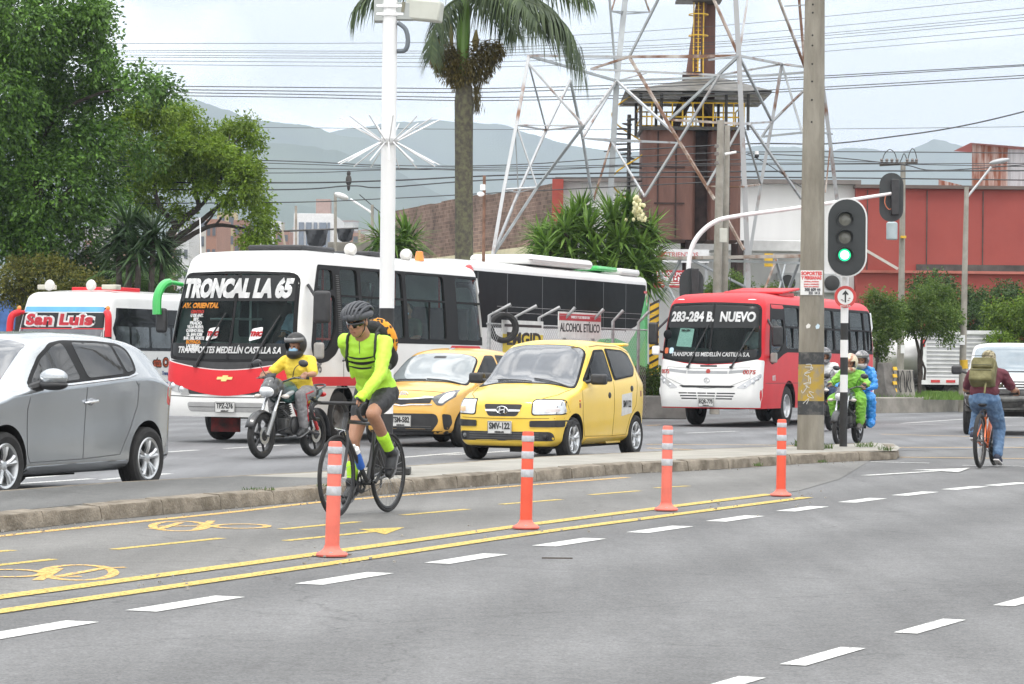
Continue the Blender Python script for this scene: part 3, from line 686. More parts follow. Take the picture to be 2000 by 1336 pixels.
# spiral stair to the left
mb=MB();mb.tube([(X(1225),-.6,0),(X(1225),-.6,Z(228))],.07,8)
for i in range(26):
 a=i*.45;z=Z(470 - i*9.2);mb.prism([(0,-.1),(.62,-.16),(.62,.16),(0,.1)],((X(1225),-.6,z),(math.cos(a),math.sin(a),0),(-math.sin(a),math.cos(a),0)),.04)
mb.obj('spiral_stair',DKS,t)
mb=MB();mb.tube([V((X(1225)+.62*math.cos(i*.45),-.6+.62*math.sin(i*.45),Z(470 - i*9.2)+.9)) for i in range(26)],.03,5);mb.obj('stair_rail',YS,t)
# ------------------------------------------------------------------ lattice pylon
PYL=M('weathered_steel',(.42,.43,.44),.5,metal=.25,scale=1.3,col2=(.20,.10,.06),lo=.54,hi=.66,stretch=(1,1,.7))
PYG=M('galvanised_steel',(.34,.36,.37),.45,metal=.4,var=.2,scale=2);PYR=M('rusty_steel',(.17,.085,.05),.7,scale=1.6,col2=(.46,.42,.38),lo=.42,hi=.6)
FACE={'LB': (1000,78,1210,84),'LF': (1000,78,1440,73),'BR': (1210,84,1620,79),'FR': (1440,73,1620,79)}
pyl=thing('pylon','huge rust streaked lattice power pylon straddling the yard behind the buses','pylon',G(1300,790)*0+V((4.0,78,0)))
SEG=[];NODE=[]
def seg(fc,pts,r,mat,nm='brace'): SEG.append((fc,pts,r,mat,nm))
def joint(px,py,Y):
 for k in NODE:
  if math.hypot(k[0] - px,k[1] - py) < 13: return k
 NODE.append((px,py,Y));return NODE[-1]
def raise_pylon():
 """members that meet share one joint, so the pylon hangs together from every side"""
 for fc,pts,r,mat,nm in sorted(SEG,key=lambda q: q[4] != 'leg'):
  x0,y0,x1,y1=FACE[fc];q=[]
  for px,py in pts: k=joint(px,py,y0+(y1 - y0)*(px - x0)/(x1 - x0));q.append(P(*k) - pyl.location)
  if nm == 'leg': a,b=q[-2],q[-1];d=(b - a).normalized();q[-1]=b+d*((b.z+.2)/-d.z)
  MB().tube(q,r*.88,4).obj(nm,mat,pyl,ang=0)
for fc,pts,r,mt_ in [('LB',[(1033,109),(1008.5,244),(984,370),(962,500),(940,640)],.075,PYL),('LB',[(1290,-420),(1228,-40),(1221,0),(1204.5,158),(1192,388),(1184,560)],.135,PYG),('FR',[(1400,-420),(1432,-180),(1436,-40),(1437,0),(1443,109),(1449,242),(1455,384),(1461,530),(1465,700)],.10,PYL),('FR',[(1600,120),(1611.6,202),(1621.7,283),(1634,384),(1660,600)],.085,PYL),('BR',[(1527,125),(1508,238),(1486,360),(1466,485),(1455,560)],.07,PYL)]:
 seg(fc,pts,r,mt_,'leg')
for fc,pts,r,mt_ in [
 ('LB',[(964,497),(1012.5,376),(1067,254),(1114,157)],.05,PYL),('LF',[(964,497),(1049,366),(1140,246),(1204,158)],.05,PYG),('LF',[(1008,244.5),(1067,254),(1134,240),(1008,244.5)],.035,PYL),('LF',[(984,370),(1016,374),(1051,366),(984,370)],.03,PYL),
 ('LF',[(1033,125),(1140,242)],.045,PYL),('LB',[(1031,137),(1063,242)],.03,PYG),('LF',[(1008.5,250),(1049,364)],.03,PYL),('LB',[(1006.5,263),(1014,372)],.025,PYG),('LB',[(1120,162),(1138,270),(1158,395)],.05,PYG),
 ('LB',[(1252,-180),(1188,-30),(1202,137)],.045,PYG),('LF',[(1432,-180),(1300,-30),(1229,111)],.045,PYG),('LB',[(1194,22),(1219,27.5),(1269,24),(1194,22)],.03,PYG),('LB',[(1228,-90),(1194,22)],.03,PYR),('LF',[(1228,-90),(1269,24)],.035,PYR),
 ('LF',[(1035,119),(1227,110)],.05,PYL),('LF',[(1227,110),(1437,103)],.055,PYR),('LF',[(1230,108),(1345,112),(1437,113)],.035,PYR),('FR',[(1437,103),(1525,119),(1572,131)],.05,PYL),('LB',[(1037,121),(1198,153.6)],.055,PYG),('LF',[(1154,135),(1405,147)],.045,PYL),('BR',[(1211,154),(1500,147),(1590,140)],.05,PYG),
 ('LF',[(1162,125),(1227,111)],.045,PYR),('LB',[(1211,153),(1262,143)],.03,PYL),('FR',[(1385,117),(1433,106)],.035,PYG),('BR',[(1405,147),(1525,119)],.045,PYL),('LF',[(1235,117),(1316,259),(1396,390)],.055,PYR),('LF',[(1409,408),(1453,488)],.05,PYR),('LB',[(1215,162),(1316,259)],.05,PYL),
 ('LF',[(1433,113),(1308,234)],.055,PYG),('LF',[(1400,154),(1324,279),(1259,384)],.045,PYL),('LF',[(1202,162),(1143,240)],.045,PYR),('LF',[(1198,165),(1142,262)],.045,PYL),('LB',[(1142,267),(1194,276)],.035,PYG),('LF',[(1142,265),(1324,271)],.04,PYL),('LB',[(1204,277),(1316,272)],.03,PYG),
 ('LB',[(1194,279),(1158,390)],.04,PYR),('LB',[(1204.5,283),(1249,382)],.04,PYL),('FR',[(1475,-100),(1463,-20),(1443,105)],.05,PYL),('LF',[(1360,-85),(1394.5,0),(1440,103)],.05,PYR),('FR',[(1449,113),(1506,238)],.05,PYG),('BR',[(1531,133),(1567,259)],.045,PYG),('BR',[(1571,176),(1512,238),(1488,267)],.045,PYL),
 ('BR',[(1486,267),(1569,265)],.045,PYG),('BR',[(1488,266),(1565,254)],.035,PYL),('LF',[(1320,234),(1449,238)],.05,PYR),('FR',[(1449,238),(1498,240)],.045,PYL),('FR',[(1464,242),(1565,388)],.05,PYL),('FR',[(1455,255),(1486,360)],.04,PYG),('FR',[(1432,-180),(1510,-30),(1573,131)],.05,PYR),('FR',[(1510,-30),(1560,-10),(1572,131)],.05,PYR),('FR',[(1533,12),(1571,10)],.03,PYG),
 ('FR',[(1613,283),(1612,376)],.03,PYR),('LF',[(1441,238),(1380,364)],.045,PYL),('LF',[(1384,362),(1450,365),(1486,366)],.035,PYR),('BR',[(1572,131),(1600,200)],.05,PYL),('FR',[(1600,258),(1625,262)],.04,PYG),('LF',[(1275,505),(1565,500)],.07,PYR),('LF',[(1275,513),(1565,514)],.05,PYG),
 ('LF',[(1280,600),(1330,505)],.05,PYG),('LF',[(1284,505),(1325,600)],.05,PYG),('LF',[(1345,505),(1450,560)],.045,PYG),('FR',[(1516,507),(1535,580)],.05,PYG),('FR',[(1560,507),(1545,585)],.05,PYG),('FR',[(1505,507),(1492,570)],.04,PYR),('FR',[(1535,512),(1520,572)],.03,PYG)]:
 seg(fc,pts,r,mt_)
raise_pylon()
MB().box(P(1501,508,75) - pyl.location,(.22,.15,.35)).obj('junction_box',YS,pyl)
# ------------------------------------------------------------------ wires
WIRE=M('cable_black',(.035,.037,.04),.6)
def wire(name,label,pts,Y0,Y1,r,group):
 x0,x1=pts[0][0],pts[-1][0];q=spline([P(px,py,Y0+(Y1 - Y0)*(px - x0)/(x1 - x0)) for px,py in pts],6)
 tag(MB().tube(q,r,5).obj(name,WIRE,ang=0),label,'cable',group)
A=[(84,84,75,46,-5),(94,100,92,66,17),(97,104,97,78,30),(103,110,103,82,37),(107,114,108,88,42),(114,122,120,100,58),(120,130,130,112,71)]
for i,q in enumerate(A): wire('power_line','thin high overhead wire crossing the sky in front of the cloud',list(zip((-250,760,1000,1460,2250),(q[0]+1,q[1],q[2],q[3],q[4] - 26))),96,96+i*.8,.0085,'high overhead wires')
for i,q in enumerate([(163,170,172,172,156,112),(168,177,180,179,161,113),(174,183,188,190,178,132),(180,189,194,196,183,137)]): wire('power_line','dark overhead wire of the middle bundle crossing behind the palm',list(zip((-250,500,760,1000,1460,2250),q)),88+i*.4,88+i*.4,.0145,'middle overhead wires')
wire('power_line','single faint wire that crosses low in front of the mountain',[(-250,246),(490,249),(1000,253),(1600,252),(2250,244)],98,98,.009,None)
wire('power_line','dark wire rising to the right edge above the red factory',[(1180,296),(1460,281),(1614,281),(1743,267),(1864,249),(2000,218),(2250,150)],85,78,.02,None)
for i,(pts,r) in enumerate([([(-250,300),(500,313),(752,323),(1000,322),(1460,297),(2250,302)],.018),([(-250,318),(500,329),(760,330),(1000,326),(1460,319),(1720,319)],.015),([(-250,330),(500,338),(752,332),(1000,330),(1460,322),(2250,318)],.015),([(-250,352),(500,357),(752,353),(1000,342),(1460,335),(2250,333)],.028),([(-250,366),(500,371),(682,363),(752,366),(1000,350),(1460,346),(2250,355)],.024),([(-250,398),(500,396),(752,388),(1000,375),(1300,360),(1460,352)],.019),([(1460,300),(1620,307),(1764,322),(1860,332),(2250,300)],.02),([(1400,285),(1480,310),(1560,362),(1600,386)],.018),([(1764,320),(1830,322),(2250,330)],.015),([(-250,306),(500,318),(1000,334),(1400,312),(1764,318)],.014)]):
 wire('power_line','dark cable of the low bundle strung between the street poles',pts,84,82 - i*.2,r*.8,'low cable bundle')
t=thing('cable_joint','small grey splice hanging between two of the low cables','splice',P(681,352,84));MB().ell((0,0,0),(.09,.07,.17)).ell((0,0,.2),(.06,.05,.09)).ell((0,0,-.2),(.05,.05,.12)).obj('body',MATS['dark_steel'],t)
hz=MB().box((0,3800,449),(14000,7720,900)).obj('haze',bpy.data.materials.new('haze_air'),ang=0);tag(hz,kind='stuff')
hm=MATS['haze']=hz.data.materials[0];hm.use_nodes=True;q=hm.node_tree.nodes;q.remove(q['Principled BSDF']);pv=q.new('ShaderNodeVolumePrincipled');pv.inputs['Color'].default_value=(.70,.81,.94,1);pv.inputs['Density'].default_value=2.0e-4;hm.node_tree.links.new(pv.outputs[0],q['Material Output'].inputs['Volume'])
# ------------------------------------------------------------------ trees and plants
def leafmat(name,dark,light,transl=.35,rough=.5):
 mt=bpy.data.materials.new(name);mt.use_nodes=True;t=mt.node_tree;n=t.nodes;l=t.links;b=n['Principled BSDF'];o=n['Material Output']
 g=n.new('ShaderNodeNewGeometry');rp=n.new('ShaderNodeValToRGB');l.new(g.outputs['Random Per Island'],rp.inputs[0]);e=rp.color_ramp.elements;e[0].color=(*dark,1);e[1].color=(*light,1)
 c=n.new('ShaderNodeTexCoord');z=n.new('ShaderNodeTexNoise');z.inputs['Scale'].default_value=.9;z.inputs['Detail'].default_value=3;l.new(c.outputs['Object'],z.inputs['Vector'])
 mr=n.new('ShaderNodeMapRange');mr.inputs['From Min'].default_value=.3;mr.inputs['From Max'].default_value=.7;mr.inputs['To Min'].default_value=.65;mr.inputs['To Max'].default_value=1.35;l.new(z.outputs[0],mr.inputs[0])
 m_=n.new('ShaderNodeMix');m_.data_type='RGBA';m_.blend_type='MULTIPLY';m_.inputs[0].default_value=1;l.new(rp.outputs[0],m_.inputs[6]);l.new(mr.outputs[0],m_.inputs[7])
 l.new(m_.outputs[2],b.inputs['Base Color']);b.inputs['Roughness'].default_value=rough;b.inputs['Specular IOR Level'].default_value=.35
 tr=n.new('ShaderNodeBsdfTranslucent');l.new(m_.outputs[2],tr.inputs[0]);ms=n.new('ShaderNodeMixShader');ms.inputs[0].default_value=transl;l.new(b.outputs[0],ms.inputs[1]);l.new(tr.outputs[0],ms.inputs[2]);l.new(ms.outputs[0],o.inputs[0]);MATS[name]=mt;return mt
BARK=M('bark',(.055,.045,.038),.95,var=.4,scale=6,bump=.6,bscale=18)
def leaf(mb,p,d,s,w,rr,fold=.25):
 d=d.normalized();a=frame(d)[0];a.rotate(Matrix.Rotation(rr.uniform(0,6.28),3,d));nz_=a.cross(d)
 q=p+d*s*.45
 mb.add([p,q+a*w+nz_*w*fold,p+d*s,q - a*w+nz_*w*fold],[(0,1,2),(0,2,3)])
def crown(name,parent,clumps,Y,n,size,mat,seed,droop=.35,depth=1.0,o=V((0,0,0)),shell=.55):
 """clumps: (px, py, radius px[, flatten]) at distance Y; leaves fill the outer part of every clump, in twig-sized sprays"""
 rr=random.Random(seed);mb=MB();tot=sum(c[2] ** 2 for c in clumps)
 for c in clumps:
  r=c[2]*Y/F;fl=c[3] if len(c) > 3 else .85;dy=(c[4] if len(c) > 4 else rr.uniform(-.9,.9))*depth;ct=P(c[0],c[1],Y+dy) - o;N_=int(n*c[2] ** 2/tot/9)
  for _ in range(N_):
   v=V((rr.gauss(0,1),rr.gauss(0,1),rr.gauss(0,1))).normalized();rad=r*(shell+(1 - shell)*rr.random() ** .6)*(1+.38*noise.noise(v*2.4+ct));q=ct+V((v.x*rad,v.y*rad,v.z*rad*fl))
   out=(v+V((0,0,-droop))+V((rr.gauss(0,.5),rr.gauss(0,.5),rr.gauss(0,.4)))).normalized()
   for k in range(9):
    s=size*rr.uniform(.6,1.3);pp=q+out*size*1.1*(k - 3)*.45+V((rr.gauss(0,.5),rr.gauss(0,.5),rr.gauss(0,.5)))*size*.7
    leaf(mb,pp,out+V((rr.gauss(0,.7),rr.gauss(0,.7),rr.gauss(0,.5) - droop)),s,s*.26,rr)
 ob=mb.obj(name,mat,parent,raw=True,ang=0);return ob
def limbs(parent,lst,Y,o,mat=BARK,nm='limb',n=7,wob=.04,seed=1,ground=False):
 rr=random.Random(seed);mb=MB()
 for pts,r0,r1 in lst:
  q=spline([P(p[0],p[1],Y+(p[2] if len(p) > 2 else 0)) - o for p in pts],4);q=[p+V((rr.gauss(0,wob*r0*4),rr.gauss(0,wob*r0*4),0)) for p in q]
  mb.tube(q if not ground else [V((q[0].x,q[0].y,0.0))]+q[1:],[r0+(r1 - r0)*i/(len(q) - 1) for i in range(len(q))],n)
 return mb.obj(nm,mat,parent)
L_FIC=leafmat('leaf_ficus',(.024,.066,.009),(.125,.245,.035),.24,.42);L_YEL=leafmat('leaf_yellowish',(.085,.160,.012),(.26,.37,.045),.40);L_BUSH=leafmat('leaf_bush',(.035,.055,.012),(.20,.19,.035),.35)
L_MID=leafmat('leaf_mid',(.045,.095,.016),(.15,.22,.045),.4);L_DK=leafmat('leaf_dark',(.024,.056,.014),(.085,.145,.035),.3);L_BR=leafmat('leaf_bright',(.06,.12,.012),(.20,.30,.035),.4);L_HEDGE=leafmat('leaf_hedge',(.03,.065,.010),(.105,.165,.03),.3)
def tree(name,label,base,Y,clumps,n,size,mat,lst,seed,cat='tree',**k):
 o=V((G(base[0],base[1]).x if False else P(base[0],base[1],Y).x,Y,0));t=thing(name,label,cat,o)
 limbs(t,lst[:1],Y,o,nm='trunk',seed=seed,ground=True)
 if lst[1:]: limbs(t,lst[1:],Y,o,nm='limb',seed=seed)
 crown('crown',t,clumps,Y,n,size,mat,seed,o=o,**k);return t
tree('ficus_tree','big dense dark green tree filling the upper left corner',(40,700),78,[(40,40,95),(125,25,70),(175,60,42),(200,90,25),(185,25,35),(30,160,105),(135,150,75),(215,165,45),(270,165,35),(310,172,30),(325,185,16),(190,120,30),(115,250,88),(20,290,105),(175,285,62),(285,300,30),(90,370,85),(180,370,58),(225,420,35),(160,440,38),(20,410,80),(80,455,45),(-70,180,150,.9),(-80,360,110),(-90,20,120),(10,465,42),(60,485,36),(-40,470,50)],90000,.145,L_FIC,
  [([(45,760),(48,600),(60,500),(75,420),(60,330)],.30,.14),([(60,510),(20,470),(-30,440)],.14,.06),([(70,450),(130,380),(180,300)],.12,.04),([(65,480),(40,360),(40,200),(60,60)],.16,.04),([(60,330),(110,230),(200,180),(300,175)],.08,.02),([(75,500),(120,470),(170,440)],.07,.02)],31,depth=1.5,shell=.70)
tree('rain_tree','spreading yellow green tree with dark twisting branches left of the white bus',(330,700),83,[(300,215,40,.7),(350,225,36,.7),(255,235,36,.7),(330,275,38,.7),(385,270,40,.7),(410,310,52,.6),(455,320,46,.65),(445,258,26,.7),(485,248,24,.7),(495,275,20,.7),(370,310,34,.7),(480,365,34,.8),(505,400,26,.9),(512,440,22,.9),(500,465,28,.6),(340,350,30),(300,330,38),(265,360,30),(290,400,26),(420,290,30,.6),(395,360,26,.6),(445,395,20,.7),(350,420,22),(250,300,36),(480,330,30,.7)],50000,.11,L_YEL,
  [([(330,760),(322,540),(325,480),(345,440),(390,405)],.20,.09),([(340,470),(380,440),(430,400),(455,360),(460,320)],.10,.025),([(325,490),(370,462),(420,440),(480,448),(530,470)],.10,.025),([(390,405),(378,350),(390,310),(395,270)],.08,.02),([(345,440),(310,400),(300,340),(310,270)],.10,.02),([(390,405),(430,350),(440,300),(450,262)],.06,.015),([(300,360),(270,320),(250,260)],.05,.015),([(420,440),(450,410),(490,395)],.04,.012),([(395,310),(430,300),(480,260)],.04,.012),([(310,340),(340,290),(350,240)],.05,.012),([(400,440),(425,400),(410,360)],.04,.012)],32,depth=1.1,shell=.45)
tree('flowering_bush','low bush with yellowish leaves behind the left minibus',(85,640),75,[(30,545,32),(80,535,34),(125,540,30),(160,550,25),(55,575,30),(110,575,30),(150,585,25),(10,570,25),(40,520,24),(95,515,22),(190,560,25,.8)],15000,.085,L_BUSH,[([(85,700),(88,600),(95,560)],.09,.05),([(88,610),(50,570),(30,545)],.05,.015),([(90,600),(130,560),(150,545)],.05,.015)],33,depth=.6)
tree('dark_shrub','dark green shrub mass between the bush and the white bus',(240,640),80,[(180,520,30),(215,545,34),(255,560,34),(300,560,34),(200,590,34),(270,600,34),(330,590,28),(330,500,18),(140,500,26),(100,505,26),(190,485,22),(240,510,30),(290,520,26),(150,545,30),(60,510,22)],24000,.09,L_DK,[([(240,720),(240,600),(235,560)],.1,.05)],34,depth=.7)
tree('street_tree','rounded small tree with several thin stems on the grass beside the barrier',(1800,742),80,[(1800,590,30),(1840,590,32),(1770,615,26),(1825,570,26),(1855,620,24),(1810,630,28),(1850,655,16),(1775,640,16),(1790,610,24),(1835,625,24)],17000,.075,L_MID,[([(1796,742),(1795,690),(1785,650),(1775,620)],.06,.025),([(1799,742),(1800,690),(1803,650),(1830,600)],.055,.02),([(1805,742),(1806,720),(1798,690),(1810,660),(1822,630)],.04,.015)],35,depth=.6)
tree('street_tree','small tree whose crown hangs just right of the red bus',(1715,750),79,[(1715,590,26),(1740,600,24),(1705,620,26),(1735,635,24),(1715,660,24),(1722,685,14),(1750,625,18),(1745,655,12)],12000,.075,L_MID,[([(1712,752),(1713,690),(1720,640)],.06,.03)],36,depth=.5)
tree('mango_tree','broad dark tree in front of the red factory wall',(1900,745),96,[(1800,562,24),(1835,555,26),(1870,585,30),(1905,590,30),(1930,600,30),(1900,625,34),(1870,630,28),(1940,640,30),(1980,580,26),(1960,570,24)],17000,.10,L_DK,[([(1905,752),(1903,690),(1900,640)],.12,.07)],37,depth=.9)
tree('mango_tree','bright light green tree at the right edge before the red factory wall',(1985,745),92,[(1950,610,24),(1975,630,28),(2000,610,28),(1940,645,22),(1990,660,30),(2030,630,40),(1955,670,24),(2020,590,26)],15000,.10,L_BR,[([(1990,752),(1988,700),(1985,650)],.12,.06)],38,depth=.9)
tree('green_shrub','leafy shrub showing above the roof of the red bus',(1420,640),90,[(1400,560,16),(1425,550,20),(1450,558,16),(1385,568,12),(1410,575,18),(1520,568,12),(1500,572,14),(1540,566,8)],7000,.08,L_MID,[([(1420,720),(1420,620),(1422,580)],.06,.03)],39,depth=.4)
# clipped hedge in a planter to the left of the red bus
a=P(1225,730,64);t=thing('hedge','clipped green hedge in a concrete planter beside the red bus','hedge',(P(1262,740,66).x,66,0))
zt=P(1262,722,66).z;zb=P(1262,772,66).z;mb=MB();rr=random.Random(8)
for _ in range(9000):
 x,y,z=rr.uniform(-1.1,.72),rr.uniform(-.7,6),rr.uniform(zb - .05,zt)
 if rr.random() < .7: (x,y,z)=rr.choice([(x,-.7+rr.uniform(-.05,.05),z),(x,y,zt+rr.gauss(0,.03)),(.72+rr.gauss(0,.03),y,z)])
 leaf(mb,V((x,y,z)),V((rr.gauss(0,1),rr.gauss(0,1) - .6,rr.gauss(0,1)+.5)),.075,.02,rr)
mb.obj('foliage',L_HEDGE,t,raw=True,ang=0)
MB().box((-.2,2.7,(zb+zt)/2 - .05),(1.7,6.4,zt - zb - .15)).obj('inner_branches',M('twig_dark',(.02,.03,.01),.9),t)
MB().box((-.25,2.6,zb/2),(2.3,7,zb)).obj('planter',M('planter_concrete',(.18,.175,.165),.9,var=.25,scale=2,bump=.2),t,bevel=.02)
# ---- palms and yuccas
def frond(mb,pts,wl,n,droop,rr,mi=0,r=.035,lw=.018):
 q=spline(pts,8);mb.tube(q,[r*(1 - .8*i/(len(q) - 1)) for i in range(len(q))],5,mi)
 for i in range(n):
  f=.06+.93*i/(n - 1);k=f*(len(q) - 1);a=int(min(k,len(q) - 2));p=q[a].lerp(q[a+1],k - a);d=(q[a+1] - q[a]).normalized();s=d.cross(V((0,0,1)))
  s=s.normalized() if s.length > .05 else V((1,0,0));Lf=wl*math.sin(math.pi*(.12+.80*f)) ** .6*rr.uniform(.85,1.1)
  for sd in (-1,1):
   dr=(s*sd*rr.uniform(.7,1.1)+d*rr.uniform(.45,.8)+V((0,0,rr.uniform(-.2,.35)))).normalized();e1=p+dr*Lf*.5+V((0,0,-droop*Lf*.18));e2=p+dr*Lf*.85+V((0,0,-droop*Lf*rr.uniform(.5,.8)));wv=d*lw
   mb.add([p - wv,p+wv,e1+wv*.9,e1 - wv*.9,e2],[(0,1,2,3),(3,2,4)],mi)
L_PALM=leafmat('leaf_palm',(.022,.042,.016),(.085,.12,.045),.25);L_YUC=leafmat('leaf_yucca',(.045,.105,.015),(.20,.33,.06),.3);L_ARE=leafmat('leaf_areca',(.03,.075,.015),(.10,.18,.04),.3)
YP=66;o=V((P(906,700,YP).x,YP,0));t=thing('royal_palm','tall royal palm with a mossy grey trunk and drooping fronds','palm',o);Q=lambda px,py,dy=0: P(px,py,YP+dy) - o
TRK=M('palm_trunk',(.058,.050,.043),.95,scale=9,col2=(.11,.11,.062),lo=.4,hi=.62,bump=.4,bscale=30,stretch=(1.2,1.2,1.1))
MB().tube([Q(906.5,790),Q(906.5,500),Q(906,400),Q(906,300),Q(906,200),Q(906,150)],[.225,.215,.212,.21,.22,.165],20).obj('trunk',TRK,t)
MB().tube([Q(904,150),Q(904,95),Q(905,60),Q(908,10),Q(909,-20)],[.12,.15,.165,.13,.10],16).obj('crownshaft',M('crownshaft_green',(.10,.20,.03),.4,var=.25,scale=3,stretch=(4,4,.3)),t)
mb=MB();rr=random.Random(14)
for cx_,cy_,r in [(865,105,30),(885,130,34),(915,128,34),(945,110,34),(960,100,24),(900,150,28),(935,135,28),(870,120,26)]:
 for _ in range(900):
  v=V((rr.gauss(0,1),rr.gauss(0,1),rr.gauss(0,1))).normalized()*r*YP/F*rr.uniform(.55,1.05);p=Q(cx_,cy_)+v;leaf(mb,p,v.normalized()+V((0,0,-1.0)),.11,.014,rr)
for _ in range(240):
 p=Q(930+rr.gauss(0,5),170+rr.uniform(-10,40));leaf(mb,p,V((rr.gauss(0,.15),rr.gauss(0,.15),-1)),.22,.01,rr)
mb.obj('flower_stalks',leafmat('palm_flowers',(.055,.045,.015),(.19,.155,.05),.2),t,raw=True,ang=0)
MB().tube([Q(928,100),Q(929,80),Q(930,58)],[.05,.09,.02],10).tube([Q(882,90),Q(881,65),Q(882,45)],[.04,.06,.02],10).obj('bud',M('bud_tan',(.20,.16,.05),.6),t)
for i,(pts,wl,n) in enumerate([([(912,-8),(975,-10,-.4),(1050,10,-.8),(1110,55,-1.0),(1138,135,-1.1)],.95,60),([(910,-14),(970,-22,-.2),(1040,-5,-.3),(1090,30,-.4),(1112,85,-.4)],.8,56),([(912,-25),(1000,-60,.4),(1080,-40,.6),(1150,-5,.8)],.7,44),([(900,-5),(870,15,-.5),(848,60,-.7),(840,115,-.8)],.55,46),([(900,-20),(830,-50,.3),(760,-30,.5),(705,0,.6),(690,25,.6)],.6,50),([(905,-10),(885,20,.8),(862,60,1.3),(852,100,1.5)],.5,36),([(908,-15),(940,0,.6),(985,30,1.2),(1010,70,1.5)],.6,44),([(908,-30),(900,-120,-.5),(850,-170,-1.2),(790,-150,-2)],.8,30),([(908,-30),(930,-130,.5),(990,-170,1.2),(1050,-130,2)],.8,30),([(912,-12),(960,-25,-1),(1010,-5,-1.7),(1050,45,-2)],.7,48)]):
 mb=MB();frond(mb,[Q(*p) for p in pts],wl*1.15,int(n*1.7),1.55,rr,lw=.026);mb.obj('frond',L_PALM,t,raw=True,ang=0)
def yucca(name,label,heads,Y,base,seed,leafL,n=85,mat=None,flower=None):
 rr=random.Random(seed);o=V((P(base[0],700,Y).x,Y,0));t=thing(name,label,'yucca',o)
 mbt=MB()
 for px,py,dy,s in heads:
  c=P(px,py,Y+dy) - o;mb=MB();mbt.tube([V((c.x*.5,dy*.4,0)),V((c.x*.8,dy*.7,c.z*.5)),c],[.11,.08,.07],7)
  for i in range(n):
   el=math.asin(rr.uniform(-.75,1));az=rr.uniform(0,6.28);d=V((math.cos(az)*math.cos(el),math.sin(az)*math.cos(el),math.sin(el)));Lf=leafL*s*rr.uniform(.7,1.08);a=frame(d)[0]*.042*s;g=V((0,0,-1))*Lf*(.05+.22*max(0,math.cos(el)))*rr.uniform(.2,1)
   b0=c+d*.05+V((0,0,rr.uniform(-.25,.12)*s));up=d.cross(a).normalized()*.012
   mb.add([b0 - a*.6,b0+up*-1,b0+a*.6,b0+d*Lf*.45 - a+g*.15,b0+d*Lf*.45 - up+g*.15,b0+d*Lf*.45+a+g*.15,b0+d*Lf+g],[(0,1,4,3),(1,2,5,4),(3,4,6),(4,5,6)])
  mb.obj('leaves',mat or L_YUC,t,raw=True,ang=0)
 mbt.obj('trunk',BARK,t)
 if flower:
  mb=MB();c=P(flower[0],flower[1],Y - .6) - o
  for _ in range(60):
   f=rr.random();p=c+V((rr.gauss(0,.11*(1.2 - f)),rr.gauss(0,.1),(f - .5)*.6));mb.ell(p,(.045,.045,.055),nu=7,nv=5)
  mb.obj('flower_spike',M('yucca_flower',(.68,.64,.38),.6),t)
 return t
yucca('yucca','big clump of spiky yuccas with a cream flower spike behind the green bus',[(1085,460,0,.9),(1070,480,-.5,.9),(1120,430,.2,1),(1150,445,-.4,1),(1160,490,-.8,1),(1110,500,-.4,1),(1195,425,.2,1),(1210,470,-.6,1),(1230,440,.3,.95),(1250,480,-.4,1),(1270,450,.2,.9),(1240,520,-.6,1),(1180,520,-.9,1),(1135,410,.5,.8),(1225,410,.4,.8),(1090,520,-.3,.8),(1275,500,.2,.8),(1060,520,0,.9),(1150,540,-.7,.9),(1210,545,-.7,.9),(1265,540,-.3,.9),(1055,460,.4,.8),(1105,450,-.6,.9)],72,(1170,700),51,1.0,105,flower=(1243,407))
yucca('yucca','spiky yucca rosette pair behind the white pole',[(745,465,0,1),(795,465,.2,1.05),(770,480,-.3,.9)],75,(770,700),52,.95,120)
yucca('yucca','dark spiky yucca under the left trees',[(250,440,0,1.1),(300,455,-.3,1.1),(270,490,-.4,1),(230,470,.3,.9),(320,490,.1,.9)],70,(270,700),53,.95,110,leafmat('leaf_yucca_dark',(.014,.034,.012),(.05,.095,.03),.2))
t=thing('areca_palm','low feathery palm between the left minibus and the white bus','palm',(P(300,700,72).x,72,0));o=V(t.location);rr=random.Random(61)
for i in range(16):
 a=i/16*6.28+rr.uniform(-.2,.2);b=P(290+rr.uniform(-25,35),600,72) - o;s=rr.uniform(.8,1.2);d=V((math.cos(a),math.sin(a)*.7,0));mb=MB()
 frond(mb,[b,b+d*.25*s+V((0,0,.6*s)),b+d*.7*s+V((0,0,.95*s)),b+d*1.25*s+V((0,0,.75*s))],.34,34,.6,rr,r=.018,lw=.014);mb.obj('frond',L_ARE,t,raw=True,ang=0)
# grass verge behind the right-hand retaining kerb
KY=77;va=[G(1640,806),G(1720,807),G(1800,806),G(1880,803),G(2000,801),G(2200,797)]
CONCR=M('verge_concrete',(.16,.15,.13),.92,var=.35,scale=1.8,bump=.4,bscale=20,col2=(.27,.25,.22))
mb=MB()
for a,b in zip(va,va[1:]):
 n_=V((.05,1,0));h=.40;q=[a,b,b+V((0,.05,h)),a+V((0,.05,h)),b+V((0,.5,h+.03)),a+V((0,.5,h+.03)),b+V((0,.5,0)),a+V((0,.5,0))]
 mb.add(q,[(0,1,2,3),(3,2,4,5),(5,4,6,7)])
tag(mb.obj('verge_kerb',CONCR,ang=20),kind='structure')
sheet('verge',[(va[0].x,va[0].y+.4),(va[-1].x,va[-1].y+.4),(va[-1].x+2,110),(va[0].x+2,110)],.36,M('verge_soil',(.07,.09,.03),.95,var=.4,scale=2))
mb=MB();rr=random.Random(71)
for _ in range(9000):
 x=rr.uniform(P(1700,780,78).x,P(2010,780,84).x);y=rr.uniform(77.9,88);p=V((x,y,.36));h=rr.uniform(.08,.22);d=V((rr.gauss(0,.06),rr.gauss(0,.06),h));mb.add([p+V((-.012,0,0)),p+V((.012,0,0)),p+d],[(0,1,2)])
